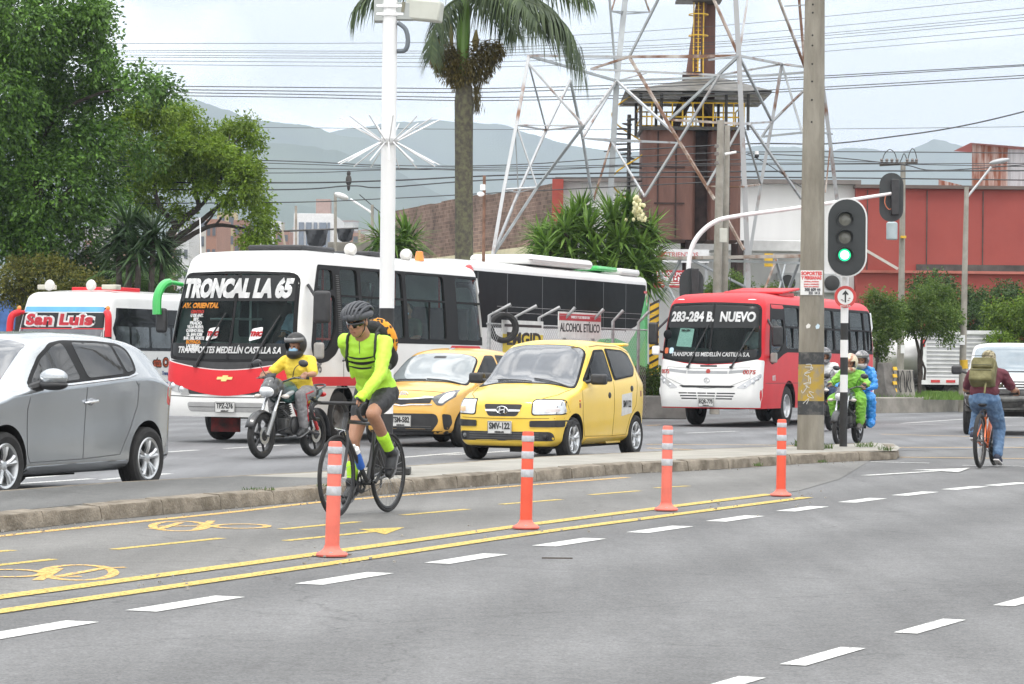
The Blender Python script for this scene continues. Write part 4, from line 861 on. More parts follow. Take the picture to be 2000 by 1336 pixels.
tag(mb.obj('grass',M('lawn',(.07,.15,.02),.7,var=.3,scale=3,col2=(.16,.26,.05),transl=.3),raw=True,ang=0),kind='stuff')
# strip of pavement and soil on the far left behind the vehicles
# ------------------------------------------------------------------ vehicle helpers
BLK=M('black_plastic',(.022,.022,.024),.5,var=.25,scale=8);RUB=M('tyre_rubber',(.022,.021,.021),.85,var=.3,scale=10,bump=.15,bscale=60);TRIM=M('window_rubber',(.010,.010,.011),.6,spec=.2)
RIM=M('alloy_rim',(.55,.56,.57),.3,metal=.75,var=.1);RIMD=M('steel_rim',(.16,.155,.15),.6,metal=.4,var=.3,scale=6);UND=M('underbody',(.015,.014,.014),.9,var=.3)
CHR=M('chrome',(.75,.76,.78),.12,metal=1.0,var=.03);LENS=M('lamp_lens',(.62,.64,.66),.12,metal=.35,var=.12,scale=9,coat=.6);LENSD=M('lamp_dark',(.10,.105,.11),.15,coat=.6,var=.3,scale=9);AMB=M('amber_lens',(.75,.22,.03),.25,coat=.5);REDL=M('red_lens',(.5,.02,.02),.25,coat=.5)
PLT=M('plate_white',(.55,.55,.54),.5,var=.08,scale=20);PLX=M('plate_black',(.03,.03,.03),.5)
GL_D=M('glass_dark',(.011,.012,.014),.04,var=.3,scale=2,spec=.14);GL_G=M('glass_grey',(.085,.092,.105),.05,var=.25,scale=1.2,spec=.9,coat=.6,stretch=(1,1,1))
RED=M('paint_red',(.56,.022,.030),.38,var=.05,spec=.25,scale=3);WHT=M('paint_white_bus',(.70,.70,.69),.32,var=.05,coat=.5,scale=1.5);GRN=M('paint_green',(.03,.40,.075),.35,var=.05,coat=.5)
WTX=M('white_vinyl',(.80,.80,.80),.5);BTX=M('black_vinyl',(.02,.02,.02),.5)
def bool_cut(ob,cutters):
 for c in cutters: c.parent=ob.parent
 bpy.context.view_layer.update()
 for c in cutters:
  m_=ob.modifiers.new('b','BOOLEAN');m_.operation='DIFFERENCE';m_.solver='EXACT';m_.object=c
  try: m_.material_mode='INDEX'
  except Exception: pass
 me=baked(ob);ob.modifiers.clear();ob.data=me
 for c in cutters: bpy.data.objects.remove(c)
 return ob
def temp(mb,mi=0):
 me=mb.mesh('cut')
 for p in me.polygons: p.material_index=mi
 o=bpy.data.objects.new('cut',me);COL.objects.link(o);return o
def arch_cut(x,z,r,y0,y1):
 return MB().prism([(x+r*math.cos(k*math.pi/20),z+r*math.sin(k*math.pi/20)) for k in range(40)],((0,max(y0,y1),0),(1,0,0),(0,0,1)),abs(y1 - y0))
def wheel(parent,x,y,r,wd,style='alloy',steer=0.0,spokes=5,side=1,rim=RIM):
 """wheel > tyre, rim; axis along y, outer face towards side"""
 t=bpy.data.objects.new('wheel',None);COL.objects.link(t);t.parent=parent;t.location=(x,y,r);t.rotation_euler=(0,0,steer);t.empty_display_size=.1
 ri=r*(.66 if style != 'bus' else .58);h=wd/2
 prof=[(ri,-h*.82),(ri+.02,-h*.95),(r*.86,-h),(r*.965,-h*.86),(r,-h*.6),(r,-h*.32),(r - .008,-h*.30),(r - .008,-h*.24),(r,-h*.22),(r,h*.22),(r - .008,h*.24),(r - .008,h*.30),(r,h*.32),(r,h*.6),(r*.965,h*.86),(r*.86,h),(ri+.02,h*.95),(ri,h*.82)]
 MB().lathe(prof,40,(0,0,0),(0,1,0),closed=True).obj('tyre',RUB,t,ang=30)
 s=side;mb=MB();A_=(0,s,0)
 mb.lathe([(ri+.012,h*.80),(ri - .005,h*.93),(ri - .025,h*.85),(ri - .045,h*.30),(ri - .05,-h*.7)],40,(0,0,0),A_)
 mb.lathe([(0,-.01+h*.02),(ri - .04,-.01+h*.02)],28,(0,0,0),A_,1)
 if style == 'alloy':
  for k in range(spokes):
   a=2*math.pi*k/spokes+.3;c_,s_=math.cos(a),math.sin(a)
   for da in (-.16,.16):
    ca,sa=math.cos(a+da),math.sin(a+da);p0=V((c_*.05,s*h*.55,s_*.05));p1=V((ca*(ri - .03),s*h*.72,sa*(ri - .03)));mb.tube([p0,p0.lerp(p1,.5)+V((0,s*.012,0)),p1],[.026,.021,.026],6)
  mb.lathe([(0,h*.78),(.045,h*.74),(.062,h*.62),(.065,h*.3)],16,(0,0,0),A_)
 elif style == 'bus':
  mb.lathe([(0,h*.55),(.10,h*.55),(.11,h*.2),(ri*.62,h*.1),(ri - .03,h*.45)],24,(0,0,0),A_)
  for k in range(8): mb.ell((math.cos(k*.785)*ri*.5,s*h*.2,math.sin(k*.785)*ri*.5),.018,nu=8,nv=6)
 else:
  mb.lathe([(0,h*.6),(.05,h*.6),(ri*.5,h*.4),(ri - .03,h*.6)],24,(0,0,0),A_)
  for k in range(8): mb.ell((math.cos(k*.785)*ri*.72,s*h*.5,math.sin(k*.785)*ri*.72),(.022,.01,.022),nu=8,nv=6)
 mb.obj('rim',[rim,UND],t,ang=30);return t
def plate(parent,txt,c,w_=.33,h_=.16,align=0,tilt=0,city='MEDELLIN'):
 p=MB().box((0,0,0),(.012,w_,h_)).obj('licence_plate',PLT,parent,bevel=.004);p.location=c;p.rotation_euler=(0,tilt,0)
 mb=MB();
 for s in (-1,1): mb.box((.007,s*(w_/2 - .006),0),(.004,.005,h_ - .008));mb.box((.007,0,s*(h_/2 - .006)),(.004,w_ - .016,.005))
 b=mb.obj('border',PLX,p)
 write(p,txt,h_*.68,PLX,((.0085,align,h_*.10),(0,1,0),(0,0,1)),.004,0,.70,name='characters');write(p,city,h_*.17,PLX,((.0085,0,-h_*.36),(0,1,0),(0,0,1)),.002,name='city_name');return p
def round_open(pts,rs,n=4):
 out=[V(pts[0])]
 for i in range(1,len(pts) - 1):
  p,a,b=V(pts[i]),V(pts[i - 1]),V(pts[i+1]);q=min(rs[i - 1],(a - p).length*.48,(b - p).length*.48);s=p+(a - p).normalized()*q if q > 1e-6 else p;e_=p+(b - p).normalized()*q if q > 1e-6 else p
  for j in range(n+1): t=j/n;out.append(s*(1 - t) ** 2+p*2*t*(1 - t)+e_*t*t)
 return out+[V(pts[-1])]
def car_hull(x0,x1,top,bot,wid,wroof,belt,nose=.16,tail=.08,rc=.07,sec=(1.0,.985,.25,.09)):
 NS=72;xs=[];r=rc
 for k in range(7): xs.append((x1 - r+r*math.sin(k/6*math.pi/2),r*(1 - math.cos(k/6*math.pi/2))))
 mid=[(x1 - r - (x1 - x0 - 2*r)*k/NS,0) for k in range(1,NS)];rear=[(x0+r - r*math.sin(k/6*math.pi/2),r*(1 - math.cos(k/6*math.pi/2))) for k in range(7)]
 st=list(reversed(xs))+mid+rear;W0=max(v for _,v in wid);rows=[]
 for x,ins in st:
  w_=interp(wid,x) - ins;zt=interp(top,x) - ins;zb=interp(bot,x)+ins;wr=min(interp(wroof,x) - ins,w_ - .02);zs=min(interp(belt,x),zt - .07)
  pts=[(0,zb),(w_*.82,zb),(w_*.955,zb+.07),(w_*sec[0],zb+(zs - zb)*.62),(w_*sec[1],zs),(wr,zt - .035 - .10*(w_ - wr)),(wr*.62,zt - .006),(0,zt)]
  c=round_open([V((q[0],q[1])) for q in pts],[.05,.05,sec[2],sec[3],.10,.2],5);rows.append((x,c))
 n=len(rows[0][1]);vs=[];fs=[];NR=2*n - 2
 def warp(x,y):
  L_=x1 - x0
  if x > 0: f=min(1,x/(x1*.9));f=f*f*(3 - 2*f);return x - nose*f*(y/W0) ** 2
  f=min(1,x/(x0*.9));f=f*f*(3 - 2*f);return x+tail*f*(y/W0) ** 2
 for x,c in rows:
  full=[(p.x,p.y) for p in c]+[(-p.x,p.y) for p in reversed(c[1:-1])]
  vs += [(warp(x,y),y,z) for y,z in full]
 m_=len(rows)
 for i in range(m_ - 1):
  for k in range(NR): q=(k+1) % NR;fs.append((i*NR+k,i*NR+q,(i+1)*NR+q,(i+1)*NR+k))
 for i,rev in ((0,False),(m_ - 1,True)):
  prev=list(range(i*NR,i*NR+NR));x=rows[i][0];c=rows[i][1];S=10;grid=[]
  for j in range(1,n - 1):
   a=i*NR+j;b=i*NR+(NR - j);row=[a];y,z=c[j].x,c[j].y
   for s in range(1,S):
    yy=y*(1 - 2*s/S);vs.append((warp(x,yy),yy,z));row.append(len(vs) - 1)
   row.append(b);grid.append(row)
  fs.append(tuple([i*NR]+grid[0]));fs.append(tuple([i*NR+n - 1]+grid[-1][::-1]))
  for a,b in zip(grid,grid[1:]):
   for s in range(S): fs.append((a[s],a[s+1],b[s+1],b[s]))
 mb=MB();mb.add(vs,fs);return mb
def car(name,label,cat,paint,hull,arches,wheels,loc,rz,group=None,rim='alloy',spokes=5,wd=.185):
 """arches/wheels: (x, radius); half track from the hull"""
 t=thing(name,label,cat,loc,rz,group);me=hull.mesh('body');W0=max(v.co.y for v in me.vertices)
 bv=bvh_of(me);b=link('body',me,[paint,UND],t,32)
 cut=[]
 for x,r in arches:
  for s in (-1,1):
   cut.append(temp(arch_cut(x,wheels[0][1]+.01,r,s*(W0 - .36),s*(W0+.14)),1))
 bool_cut(b,cut);b.data.shade_smooth();b.data.set_sharp_from_angle(angle=R(32))
 for x,r in wheels:
  for s in (-1,1): wheel(t,x,s*(W0 - wd/2 - .015),r,wd,rim,0,spokes,s)
 return t,bv,W0
def line_decal(bv,view,pts,name,mat,parent,w_=.008,off=.003,res=.12):
 """a narrow strip that follows a polyline on the body (door gaps, seams)"""
 out=[];back=[]
 P2=[V(p).to_2d() for p in pts]
 for i,p in enumerate(P2):
  d=(P2[min(i+1,len(P2) - 1)] - P2[max(i - 1,0)]).normalized();n_=V((-d.y,d.x))*w_/2;out.append(tuple(p+n_));back.append(tuple(p - n_))
 return decal(bv,view,out+back[::-1],name,mat,parent,off,.006,res)
def mirror(parent,c,sz,mat=BLK,side=1,arm=None):
 mb=MB();mb.box((0,0,0),(sz[0]*1.7,sz[1]*1.85,sz[2]*1.9));mm=mb.obj('wing_mirror',mat,parent,bevel=min(sz[1],sz[2],sz[0]*1.6)*.5,seg=4);mm.location=c
 g=MB().lathe([(0,0),(.8,0),(.86,-.1)],20,(0,0,0),(-1,0,0));gl_=g.obj('mirror_glass',GL_D,mm);gl_.scale=(.001,sz[1],sz[2]);gl_.location=(-sz[0]*.55,0,0);gl_.scale=(.02,sz[1]*.9,sz[2]*.9)
 if arm: MB().tube([V(arm) - V(c),V((0,0,0))],.025,8).obj('mirror_arm',BLK,mm)
 return mm
# ------------------------------------------------------------------ buses
def bus_hull(H_,xf,xr,w_,z0,rc=.28,rr_=.22,bulge=.10,top_r=.17,crown=.09,inset=0.0):
 """outline rings stacked over z. xf(z), xr(z), w_(z) give front, rear and half width"""
 zs=[z0+inset+(H_ - top_r - z0 - inset)*k/26 for k in range(27)];rings=[]
 def ring(z,ins):
  a,b,hw=xf(z) - ins,xr(z)+ins,w_(z) - ins;pts=[];rc_=max(.03,rc - ins*.5);rb=max(.03,rr_ - ins*.5)
  NF=8
  for k in range(NF+1):
   y=-(hw - rc_)+2*(hw - rc_)*k/NF;pts.append((a - bulge*(y/hw) ** 2,y))
  bx=a - bulge*((hw - rc_)/hw) ** 2
  for k in range(1,7): t=k/6*math.pi/2;pts.append((bx - rc_*(1 - math.cos(t)),hw - rc_+rc_*math.sin(t)))
  sx_=bx - rc_
  for k in range(1,12): pts.append((sx_+(b+rb - sx_)*k/12,hw))
  for k in range(0,7): t=k/6*math.pi/2;pts.append((b+rb - rb*math.sin(t),hw - rb+rb*math.cos(t)))
  for k in range(1,6): pts.append((b,(hw - rb)*(1 - 2*k/6)))
  h=[(x,-y) for x,y in pts[NF+1+0:NF+1+6+11+7]];pts += h[::-1]
  return [(x,y,z) for x,y in pts]
 for z in zs: rings.append(ring(z,inset))
 for k in range(1,8):
  t=k/7*math.pi/2;rings.append(ring(H_ - top_r+(top_r - inset)*math.sin(t) - (.0),inset+top_r*(1 - math.cos(t))))
 n=len(rings[0]);vs=[p for r in rings for p in r];fs=[]
 for i in range(len(rings) - 1):
  for k in range(n): q=(k+1) % n;fs.append((i*n+k,i*n+q,(i+1)*n+q,(i+1)*n+k))
 last=(len(rings) - 1)*n;cx_=sum(vs[last+k][0] for k in range(n))/n;prev=last
 for s in (.75,.5,.25):
  k0=len(vs);zz=rings[-1][0][2]+crown*(1 - s*s)*(1 if inset == 0 else .8)
  for k in range(n): x,y,z=vs[last+k];vs.append((cx_+(x - cx_)*(1 - (1 - s)*.6),y*s,zz))
  for k in range(n): q=(k+1) % n;fs.append((prev+k,prev+q,k0+q,k0+k))
  prev=k0
 fs.append(tuple(prev+k for k in range(n)));fs.append(tuple(range(n - 1,-1,-1)));mb=MB();mb.add(vs,fs);return mb
def prism_x(poly,x0,x1):        # outline in (y, z) pushed along x
 return MB().prism(poly,((x0,0,0),(0,1,0),(0,0,1)),x1 - x0)
def prism_y(poly,y0,y1):        # outline in (x, z) pushed along y
 return MB().prism(poly,((0,y0,0),(-1,0,0),(0,0,1)),y1 - y0) if False else MB().prism([(p[0],p[1]) for p in poly],((0,y1,0),(1,0,0),(0,0,1)),y1 - y0)
def bus_shell(t,H_,xf,xr,w_,z0,paint,wins_l,wins_r,wind,arch,wr,**k):
 """hollow bus body with real window openings; returns bvh of the outer skin"""
 om=bus_hull(H_,xf,xr,w_,z0,**k).mesh('o');bv=bvh_of(om)
 im=bus_hull(H_,xf,xr,w_,z0,inset=.05,**k).mesh('i')
 bm=bmesh.new();bm.from_mesh(om);b2=bmesh.new();b2.from_mesh(im);bmesh.ops.reverse_faces(b2,faces=b2.faces[:]);tmp=bpy.data.meshes.new('x');b2.to_mesh(tmp);bm.from_mesh(tmp);me=bpy.data.meshes.new('body');bm.to_mesh(me);bm.free();b2.free()
 inner=M('bus_lining',(.42,.45,.45),.7,var=.1)
 b=link('body',me,[paint,UND,inner],t,35);n0=len(om.polygons)
 for i,p in enumerate(b.data.polygons): p.material_index=0 if i < n0 else 2
 cut=[]
 for p in wins_l: cut.append(temp(prism_y(p,.6,1.6),1))
 for p in wins_r: cut.append(temp(prism_y(p,-1.6,-.6),1))
 if wind: cut.append(temp(prism_x(wind,xf(1.3) - 1.1,xf(1.3)+1.0),1))
 for x in arch:
  for s in (-1,1): cut.append(temp(arch_cut(x,wr+.02,wr+.09,s*.75,s*1.35),1))
 bool_cut(b,cut);b.data.shade_smooth();b.data.set_sharp_from_angle(angle=R(35));return bv,b
def seats(t,x0,x1,n,z,mat,hmat,hw=.95,people=()):
 for i in range(n):
  x=x0+(x1 - x0)*i/max(1,n - 1)
  for s in (-1,1):
   mb=MB();mb.box((x,s*(hw - .42),z+.42),(.42,.78,.10));mb.box((x - .22,s*(hw - .42),z+.82),(.09,.78,.85));st=mb.obj('seat',mat,t,bevel=.04)
   if s > 0:
    for yy in (.15,.62): MB().tube([(x - .26,hw - yy,z+1.10),(x - .27,hw - yy,z+1.24)],.025,6).obj('grab_handle',hmat,st)
SEAT=M('bus_seat',(.05,.055,.065),.8,var=.2,scale=5);HND=M('grab_red',(.62,.045,.03),.4);DASH=M('dashboard',(.035,.035,.037),.7)
GL_SIDE=glass('bus_side_glass',(.50,.66,.63),.88);GL_WS=glass('bus_windscreen',(.66,.82,.80),.92);GL_FAR=glass('bus_far_glass',(.60,.82,.78),.92)
def wiper(t,bv,a,b,name='wiper'):
 fn=AX['front'];q=[]
 for k in range(7):
  p=V(a).lerp(V(b),k/6);h=bv.ray_cast(*fn(p.x,p.y));q.append(h[0]+V((.035,0,0)))
 mb=MB();mb.tube(q[:4],[.02,.018,.016,.014],6);d=q[6] - q[2];mb.tube([q[2]+V((.01,0,0)),q[3]+V((.02,0,0)),q[6]],[.012,.018,.01],6);mb.tube([q[0] - V((.02,0,0)),q[0]+V((.03,0,0))],.03,10);return mb.obj(name,BLK,t)
def lamp(t,bv,view,c,r,mat=LENS,rim_=CHR,name='headlight'):
 h=bv.ray_cast(*AX[view](*c));ax={'front': (1,0,0),'rear': (-1,0,0),'left': (0,1,0)}[view]
 o=MB().lathe([(0,.022),(r*.6,.018),(r,.0),(r*1.02,-.05)],20,h[0],ax).obj(name,mat,t);MB().lathe([(r*.98,.004),(r*1.08,.010),(r*1.16,.002),(r*1.16,-.04)],20,h[0],ax).obj('bezel',rim_,o);return o
def xz(bv,y,z): return bv.ray_cast(*AX['front'](y,z))[0].x
# ---- bus with the long route name on its windscreen
L1,H1,W1=7.5,2.93,1.13;g=G(437,866);fw=-U;loc=V((g.x,g.y,0))+U*(L1/2);N1=L1/2
b1=thing('city_bus','white bus with a red nose band and a long white route name across its windscreen','bus',loc,HEAD)
xf1=lambda z: N1 - interp([(.3,.06),(.55,.0),(1.0,.02),(1.26,.06),(1.6,.14),(2.2,.30),(2.6,.43),(2.95,.62)],z);xr1=lambda z: -N1+interp([(.3,.05),(1.2,0),(2.2,.05),(3,.15)],z);w1=lambda z: interp([(.3,W1 - .02),(.9,W1),(1.6,W1 - .005),(2.7,W1 - .09),(3,W1 - .12)],z)
D=lambda d: N1 - d
def pane(d0,d1,z0,z1): return (D(d0),D(d1),z0,z1)
panes=[(1.78,2.40,1.64,2.70),(2.53,3.30,1.64,2.70),(3.36,4.10,1.64,2.70),(4.24,5.78,1.64,2.70),(6.28,7.36,1.64,2.70)]
rp=lambda d0,d1,z0,z1,r=.09: rpoly([(D(d0),z0),(D(d1),z0),(D(d1),z1),(D(d0),z1)],r)
drv=rpoly([(D(.80),1.42),(D(1.0),1.36),(D(1.30),1.46),(D(1.52),1.75),(D(1.56),2.28),(D(.92),2.28)],.12);drv_up=rpoly([(D(.96),2.36),(D(1.52),2.36),(D(1.52),2.67),(D(1.06),2.67)],.07)
wl=[rp(*p) for p in panes]+[drv,drv_up];wr_=[rp(.9,2.3,1.55,2.66),rp(2.45,4.1,1.64,2.66),rp(4.24,5.78,1.64,2.66),rp(6.0,7.3,1.64,2.66)]
ws=rpoly([(-1.04,1.32),(-.5,1.28),(0,1.27),(.5,1.28),(1.04,1.32),(.94,2.55),(.5,2.58),(-.5,2.58),(-.94,2.55)],[.14,.05,.05,.05,.14,.14,.05,.05,.14])
bv1,body1=bus_shell(b1,H1,xf1,xr1,w1,.40,WHT,wl,wr_,ws,[D(1.75),D(6.1)],.40)
# black surround band of the side windows, with holes for the panes
sur=[(D(1.02),2.745),(D(7.40),2.745),(D(7.45),1.56),(D(1.80),1.56),(D(1.72),1.56),(D(1.50),1.36),(D(1.25),1.26),(D(.95),1.22),(D(.74),1.30),(D(.66),1.50),(D(.82),2.3)]
decal(bv1,'left',rpoly(sur,.05),'window_surround',TRIM,b1,.004,.01,.14,holes=wl)
for p in panes:
 gq=decal(bv1,'left',rp(p[0]+.005,p[1] - .005,p[2]+.005,p[3] - .005),'side_window',GL_SIDE,b1,-.018,.006,.3)
 if p[0] > 2.4 or True:
  mb=MB();y=w1(2.25) - .012;mb.box((D((p[0]+p[1])/2),y,2.28),(p[1] - p[0] - .02,.03,.035))
  if p[1] - p[0] > 1.2: mb.box((D((p[0]+p[1])/2+.1),w1(1.9) - .014,1.95),(.03,.025,.62))
  mb.obj('sash',TRIM,gq)
decal(bv1,'left',drv,'driver_window',GL_SIDE,b1,-.02,.006,.2);decal(bv1,'left',drv_up,'side_window',GL_SIDE,b1,-.02,.006,.2)
for p in wr_: decal(bv1,'right',p,'side_window',GL_FAR,b1,-.02,.006,.3)
# windscreen
decal(bv1,'front',ws,'windscreen',GL_WS,b1,-.012,.008,.12)
wso=rpoly([(-1.09,1.27),(0,1.22),(1.09,1.27),(.99,2.60),(0,2.63),(-.99,2.60)],[.16,.4,.16,.16,.4,.16]);decal(bv1,'front',wso,'windscreen_rubber',TRIM,b1,.006,.02,.1,holes=[ws])
decal(bv1,'front',rpoly([(-.99,2.16),(.99,2.16),(.955,2.56),(-.955,2.56)],.03),'sun_strip',M('film_black',(.014,.015,.016),.3,spec=.3),b1,.001,.006,.12)
decal(bv1,'front',rpoly([(-1.06,1.275),(1.06,1.275),(1.04,1.52),(-1.04,1.52)],.04),'name_strip',MATS['film_black'],b1,.001,.006,.12)
line_decal(bv1,'front',[(.01,1.27),(.03,1.6),(.03,2.2),(.03,2.58)],'centre_bar',TRIM,b1,.045,.008)
write(b1,'TRONCAL LA 65',.37,WTX,FR_FRONT(0,-.01,2.345),.026,.12,.675,bvh=bv1,view='front',off=.018)
write(b1,'TRANSPORTES MEDELLÍN CASTILLA S.A',.135,WTX,FR_FRONT(0,.0,1.41),.005,.15,.74,bvh=bv1,view='front',off=.018)
OTX=M('orange_vinyl',(.75,.30,.03),.5);write(b1,'AV. ORIENTAL',.105,OTX,FR_FRONT(0,-.58,2.09),.006,.15,.95,bvh=bv1,view='front',off=.014)
for i,(s,mt_) in enumerate([('CENTRO',M('red_vinyl',(.55,.05,.04),.5)),('U DE ANT.',WTX),('EST.',WTX),('PRADO',WTX),('VILLA NUEVA',WTX),('CAMINO REAL',WTX),('CL. SAN JOSE',WTX),('BAR. DEL NORTE',WTX),('BOYACA',OTX),('LAS BRISAS',WTX),('GRATAMIRA',WTX)]):
 write(b1,s,.062 if i not in (3,8) else .068,mt_,FR_FRONT(0,-.62,1.995 - i*.058),.005,0,.95 if len(s) < 9 else .78,bvh=bv1,view='front',off=.014)
for y,z in [(-.30,1.66),(.44,1.66)]:
 write(b1,'TMC',.09,RED,FR_FRONT(0,y,z),.008,.3,1,bvh=bv1,view='front',off=.016);decal(bv1,'front',rpoly([(y - .11,z - .11),(y+.09,z - .06),(y+.10,z+.11),(y - .07,z+.08)],.03),'sticker',WTX,b1,.004,.008,.1)
for a,b in [((-.52,1.17),(-.10,1.98)),((.42,1.17),(.80,1.95))]: wiper(b1,bv1,a,b)
# nose: black valance, red band, grille, lamps, bumper
decal(bv1,'front',[(-1.06,1.26)]+[(-1.06+2.12*k/16,1.255 - .135*math.sin(math.pi*k/16)) for k in range(1,16)]+[(1.06,1.26),(0,1.24)][:1],'valance',BLK,b1,.004,.012,.08)
redp=[(-1.09+2.18*k/20,1.245 - .14*math.sin(math.pi*k/20)) for k in range(21)]+[(1.09 - 2.18*k/20,.955 - .235*math.sin(math.pi*k/20)) for k in range(21)]
decal(bv1,'front',redp,'nose_panel',RED,b1,.012,.02,.07);decal(bv1,'front',rpoly([(-.62,.74),(.62,.74),(.66,.88),(-.66,.88)],.02),'grille',BLK,b1,.005,.01,.1)
mesh_=M('grille_mesh',(.35,.35,.35),.5,metal=.5)
for s in (-1,1): decal(bv1,'front',[(s*.62,.73),(s*.78,.73),(s*.66,.86)][::s],'grille_wing',mesh_,b1,.009,.012,.08)
for s in (-1,1):
 hp=rpoly([(s*1.07,.97),(s*1.02,.80),(s*.66,.73),(s*.68,.83)][::-s],.04);cl=decal(bv1,'front',hp,'lamp_panel',M('lamp_panel_grey',(.38,.39,.40),.4,coat=.4),b1,.008,.014,.08)
 for y,z in ((.92,.865),(.76,.815)): lamp(b1,bv1,'front',(s*y,z),.055,LENS,RIMD)
decal(bv1,'front',rpoly([(-.62,.475),(.62,.475),(.66,.62),(-.66,.62)],.06),'bumper_slot',M('slot_grey',(.30,.30,.30),.5),b1,.003,.008,.1)
decal(bv1,'front',[(-.62,.545),(.62,.545),(.62,.552),(-.62,.552)],'slot_bar',BLK,b1,.006,.008,.1)
line_decal(bv1,'front',[(-1.06,.715),(-.5,.70),(0,.695),(.5,.70),(1.06,.715)],'bumper_seam',BLK,b1,.012,.004)
plate(b1,'TPZ-276',(xz(bv1,0,.55)+.02,.02,.55),.34,.165)
# gold bow tie shaped emblem on the nose
em=rpoly([(-.13,-.018),(-.045,-.018),(-.045,-.045),(.045,-.045),(.045,-.018),(.13,-.018),(.13,.022),(.045,.022),(.045,.045),(-.045,.045),(-.045,.022),(-.13,.022)],.006);decal(bv1,'front',[(p[0]*1.0+p[1]*.35+0,p[1]+.985) for p in em],'emblem',M('gold_badge',(.70,.55,.22),.3,metal=.6),b1,.022,.014,.05)
tag(MB().box((D(.9),-.45,.27),(.03,.50,.24)).obj('mud_flap',M('flap_red',(.22,.03,.03),.8,col2=(.05,.03,.03),scale=7),b1))
# side paint
decal(bv1,'left',[(D(.25),1.02),(D(4.8),1.02),(D(5.6),1.30),(D(6.0),1.545),(D(7.46),1.545),(D(7.46),.88),(D(.25),.88)],'red_stripe',RED,b1,.004,.008,.25);decal(bv1,'left',[(D(.25),.855),(D(7.46),.855),(D(7.46),.845),(D(.25),.845)],'thin_stripe',M('stripe_grey',(.25,.25,.26),.5),b1,.004,.008,.4)
write(b1,'1195',.20,M('number_grey',(.20,.20,.21),.5),FR_LEFT(D(.84),0,1.15),.006,0,.9,bvh=bv1,view='left',off=.008)
mb=MB();y=W1+.02;mb.tube([(D(1.92),y,1.30),(D(1.92),y+.05,1.30),(D(1.92),y+.05,1.52),(D(1.92),y,1.52)],.014,8);mb.tube([(D(1.72),y,1.27),(D(1.72),y+.05,1.27),(D(1.70),y+.05,1.53),(D(1.70),y,1.53)],.018,8);mb.obj('door_handle',BLK,b1)
line_decal(bv1,'left',[(D(1.80),1.5),(D(1.80),.45)],'door_gap',BLK,b1,.010,.003)
# louvred pillar strip beside the driver's window
mb=MB()
for i in range(34): mb.box((D(1.66),w1(1.7+i*.028)+.012,1.60+i*.030),(.10,.02,.012))
mb.obj('louvre',M('louvre_grey',(.10,.10,.10),.5),b1)
mb=MB();mb.box((D(1.44),w1(1.9) - .06,1.93),(.035,.03,.62));mb.box((D(1.18),w1(1.6) - .05,1.60),(.62,.03,.035));mb.obj('grab_rail',HND,b1)
mirror(b1,(D(.55),1.36,2.08),(.07,.15,.26),BLK,arm=(D(.62),1.08,2.42));mirror(b1,(D(.62),1.28,1.42),(.05,.09,.13),M('mirror_grey',(.28,.27,.25),.4),arm=(D(.75),1.12,1.45))
mb=MB();mb.tube(spline([(D(.55),-1.05,2.42),(D(.32),-1.2,2.44),(D(.18),-1.27,2.25),(D(.16),-1.27,1.95)],6),[.05]*5+[.09]*14,10,sq=.7);mb.obj('mirror_arm',GRN,b1);mirror(b1,(D(.22),-1.22,1.86),(.06,.10,.2),BLK)
mb=MB();mb.box((D(.6),.70,2.35),(.04,.5,.12));mb.obj('sun_visor',M('visor_white',(.6,.6,.6),.5),b1)
# inside
MB().box((0,0,.98),(L1 - .5,2.0,.06)).obj('floor',DASH,b1);MB().box((D(.55),0,1.22),(.5,1.95,.35)).obj('dashboard',DASH,b1,bevel=.06)
seats(b1,D(2.6),D(7.0),6,.95,SEAT,HND)
mb=MB();mb.box((D(1.4),.55,1.45),(.5,.5,.12));mb.box((D(1.65),.55,1.85),(.12,.5,.8));mb.obj('driver_seat',M('driver_seat_teal',(.06,.12,.13),.7),b1,bevel=.05)
mb=MB();mb.lathe([(.22,-.012),(.235,0),(.22,.012),(.205,0)],24,(D(.95),.55,1.55),(-.8,0,.6),closed=True);mb.obj('steering_wheel',BLK,b1)
for d in (2.2,4.9,6.75):
 MB().tube([(D(d),.55,1.0),(D(d),.55,2.75)],.022,8).obj('grab_pole',HND,b1)
mb=MB();mb.tube([(D(1.2),0,1.9),(D(1.2),-.9,1.9)],.02,6);mb.tube([(D(1.2),-.2,1.0),(D(1.2),-.2,2.3)],.02,6);mb.tube([(D(1.2),-.2,2.3),(D(1.2),-.9,2.3)],.02,6);mb.obj('turnstile',M('tube_grey',(.35,.37,.38),.4,metal=.5),b1)
TEAL=M('teal_film',(.02,.16,.13),.4);
decal(bv1,'right',[(D(2.3),2.25),(D(5.0),2.25),(D(5.0),2.62),(D(2.3),2.62)],'window_film',TEAL,b1,-.04,.006,.4)
write(b1,'TRONCAL LA 65',.30,BTX,((D(4.4),-w1(2.4)+.03,2.42),(1,0,0),(0,0,1)),.006,0,.85)
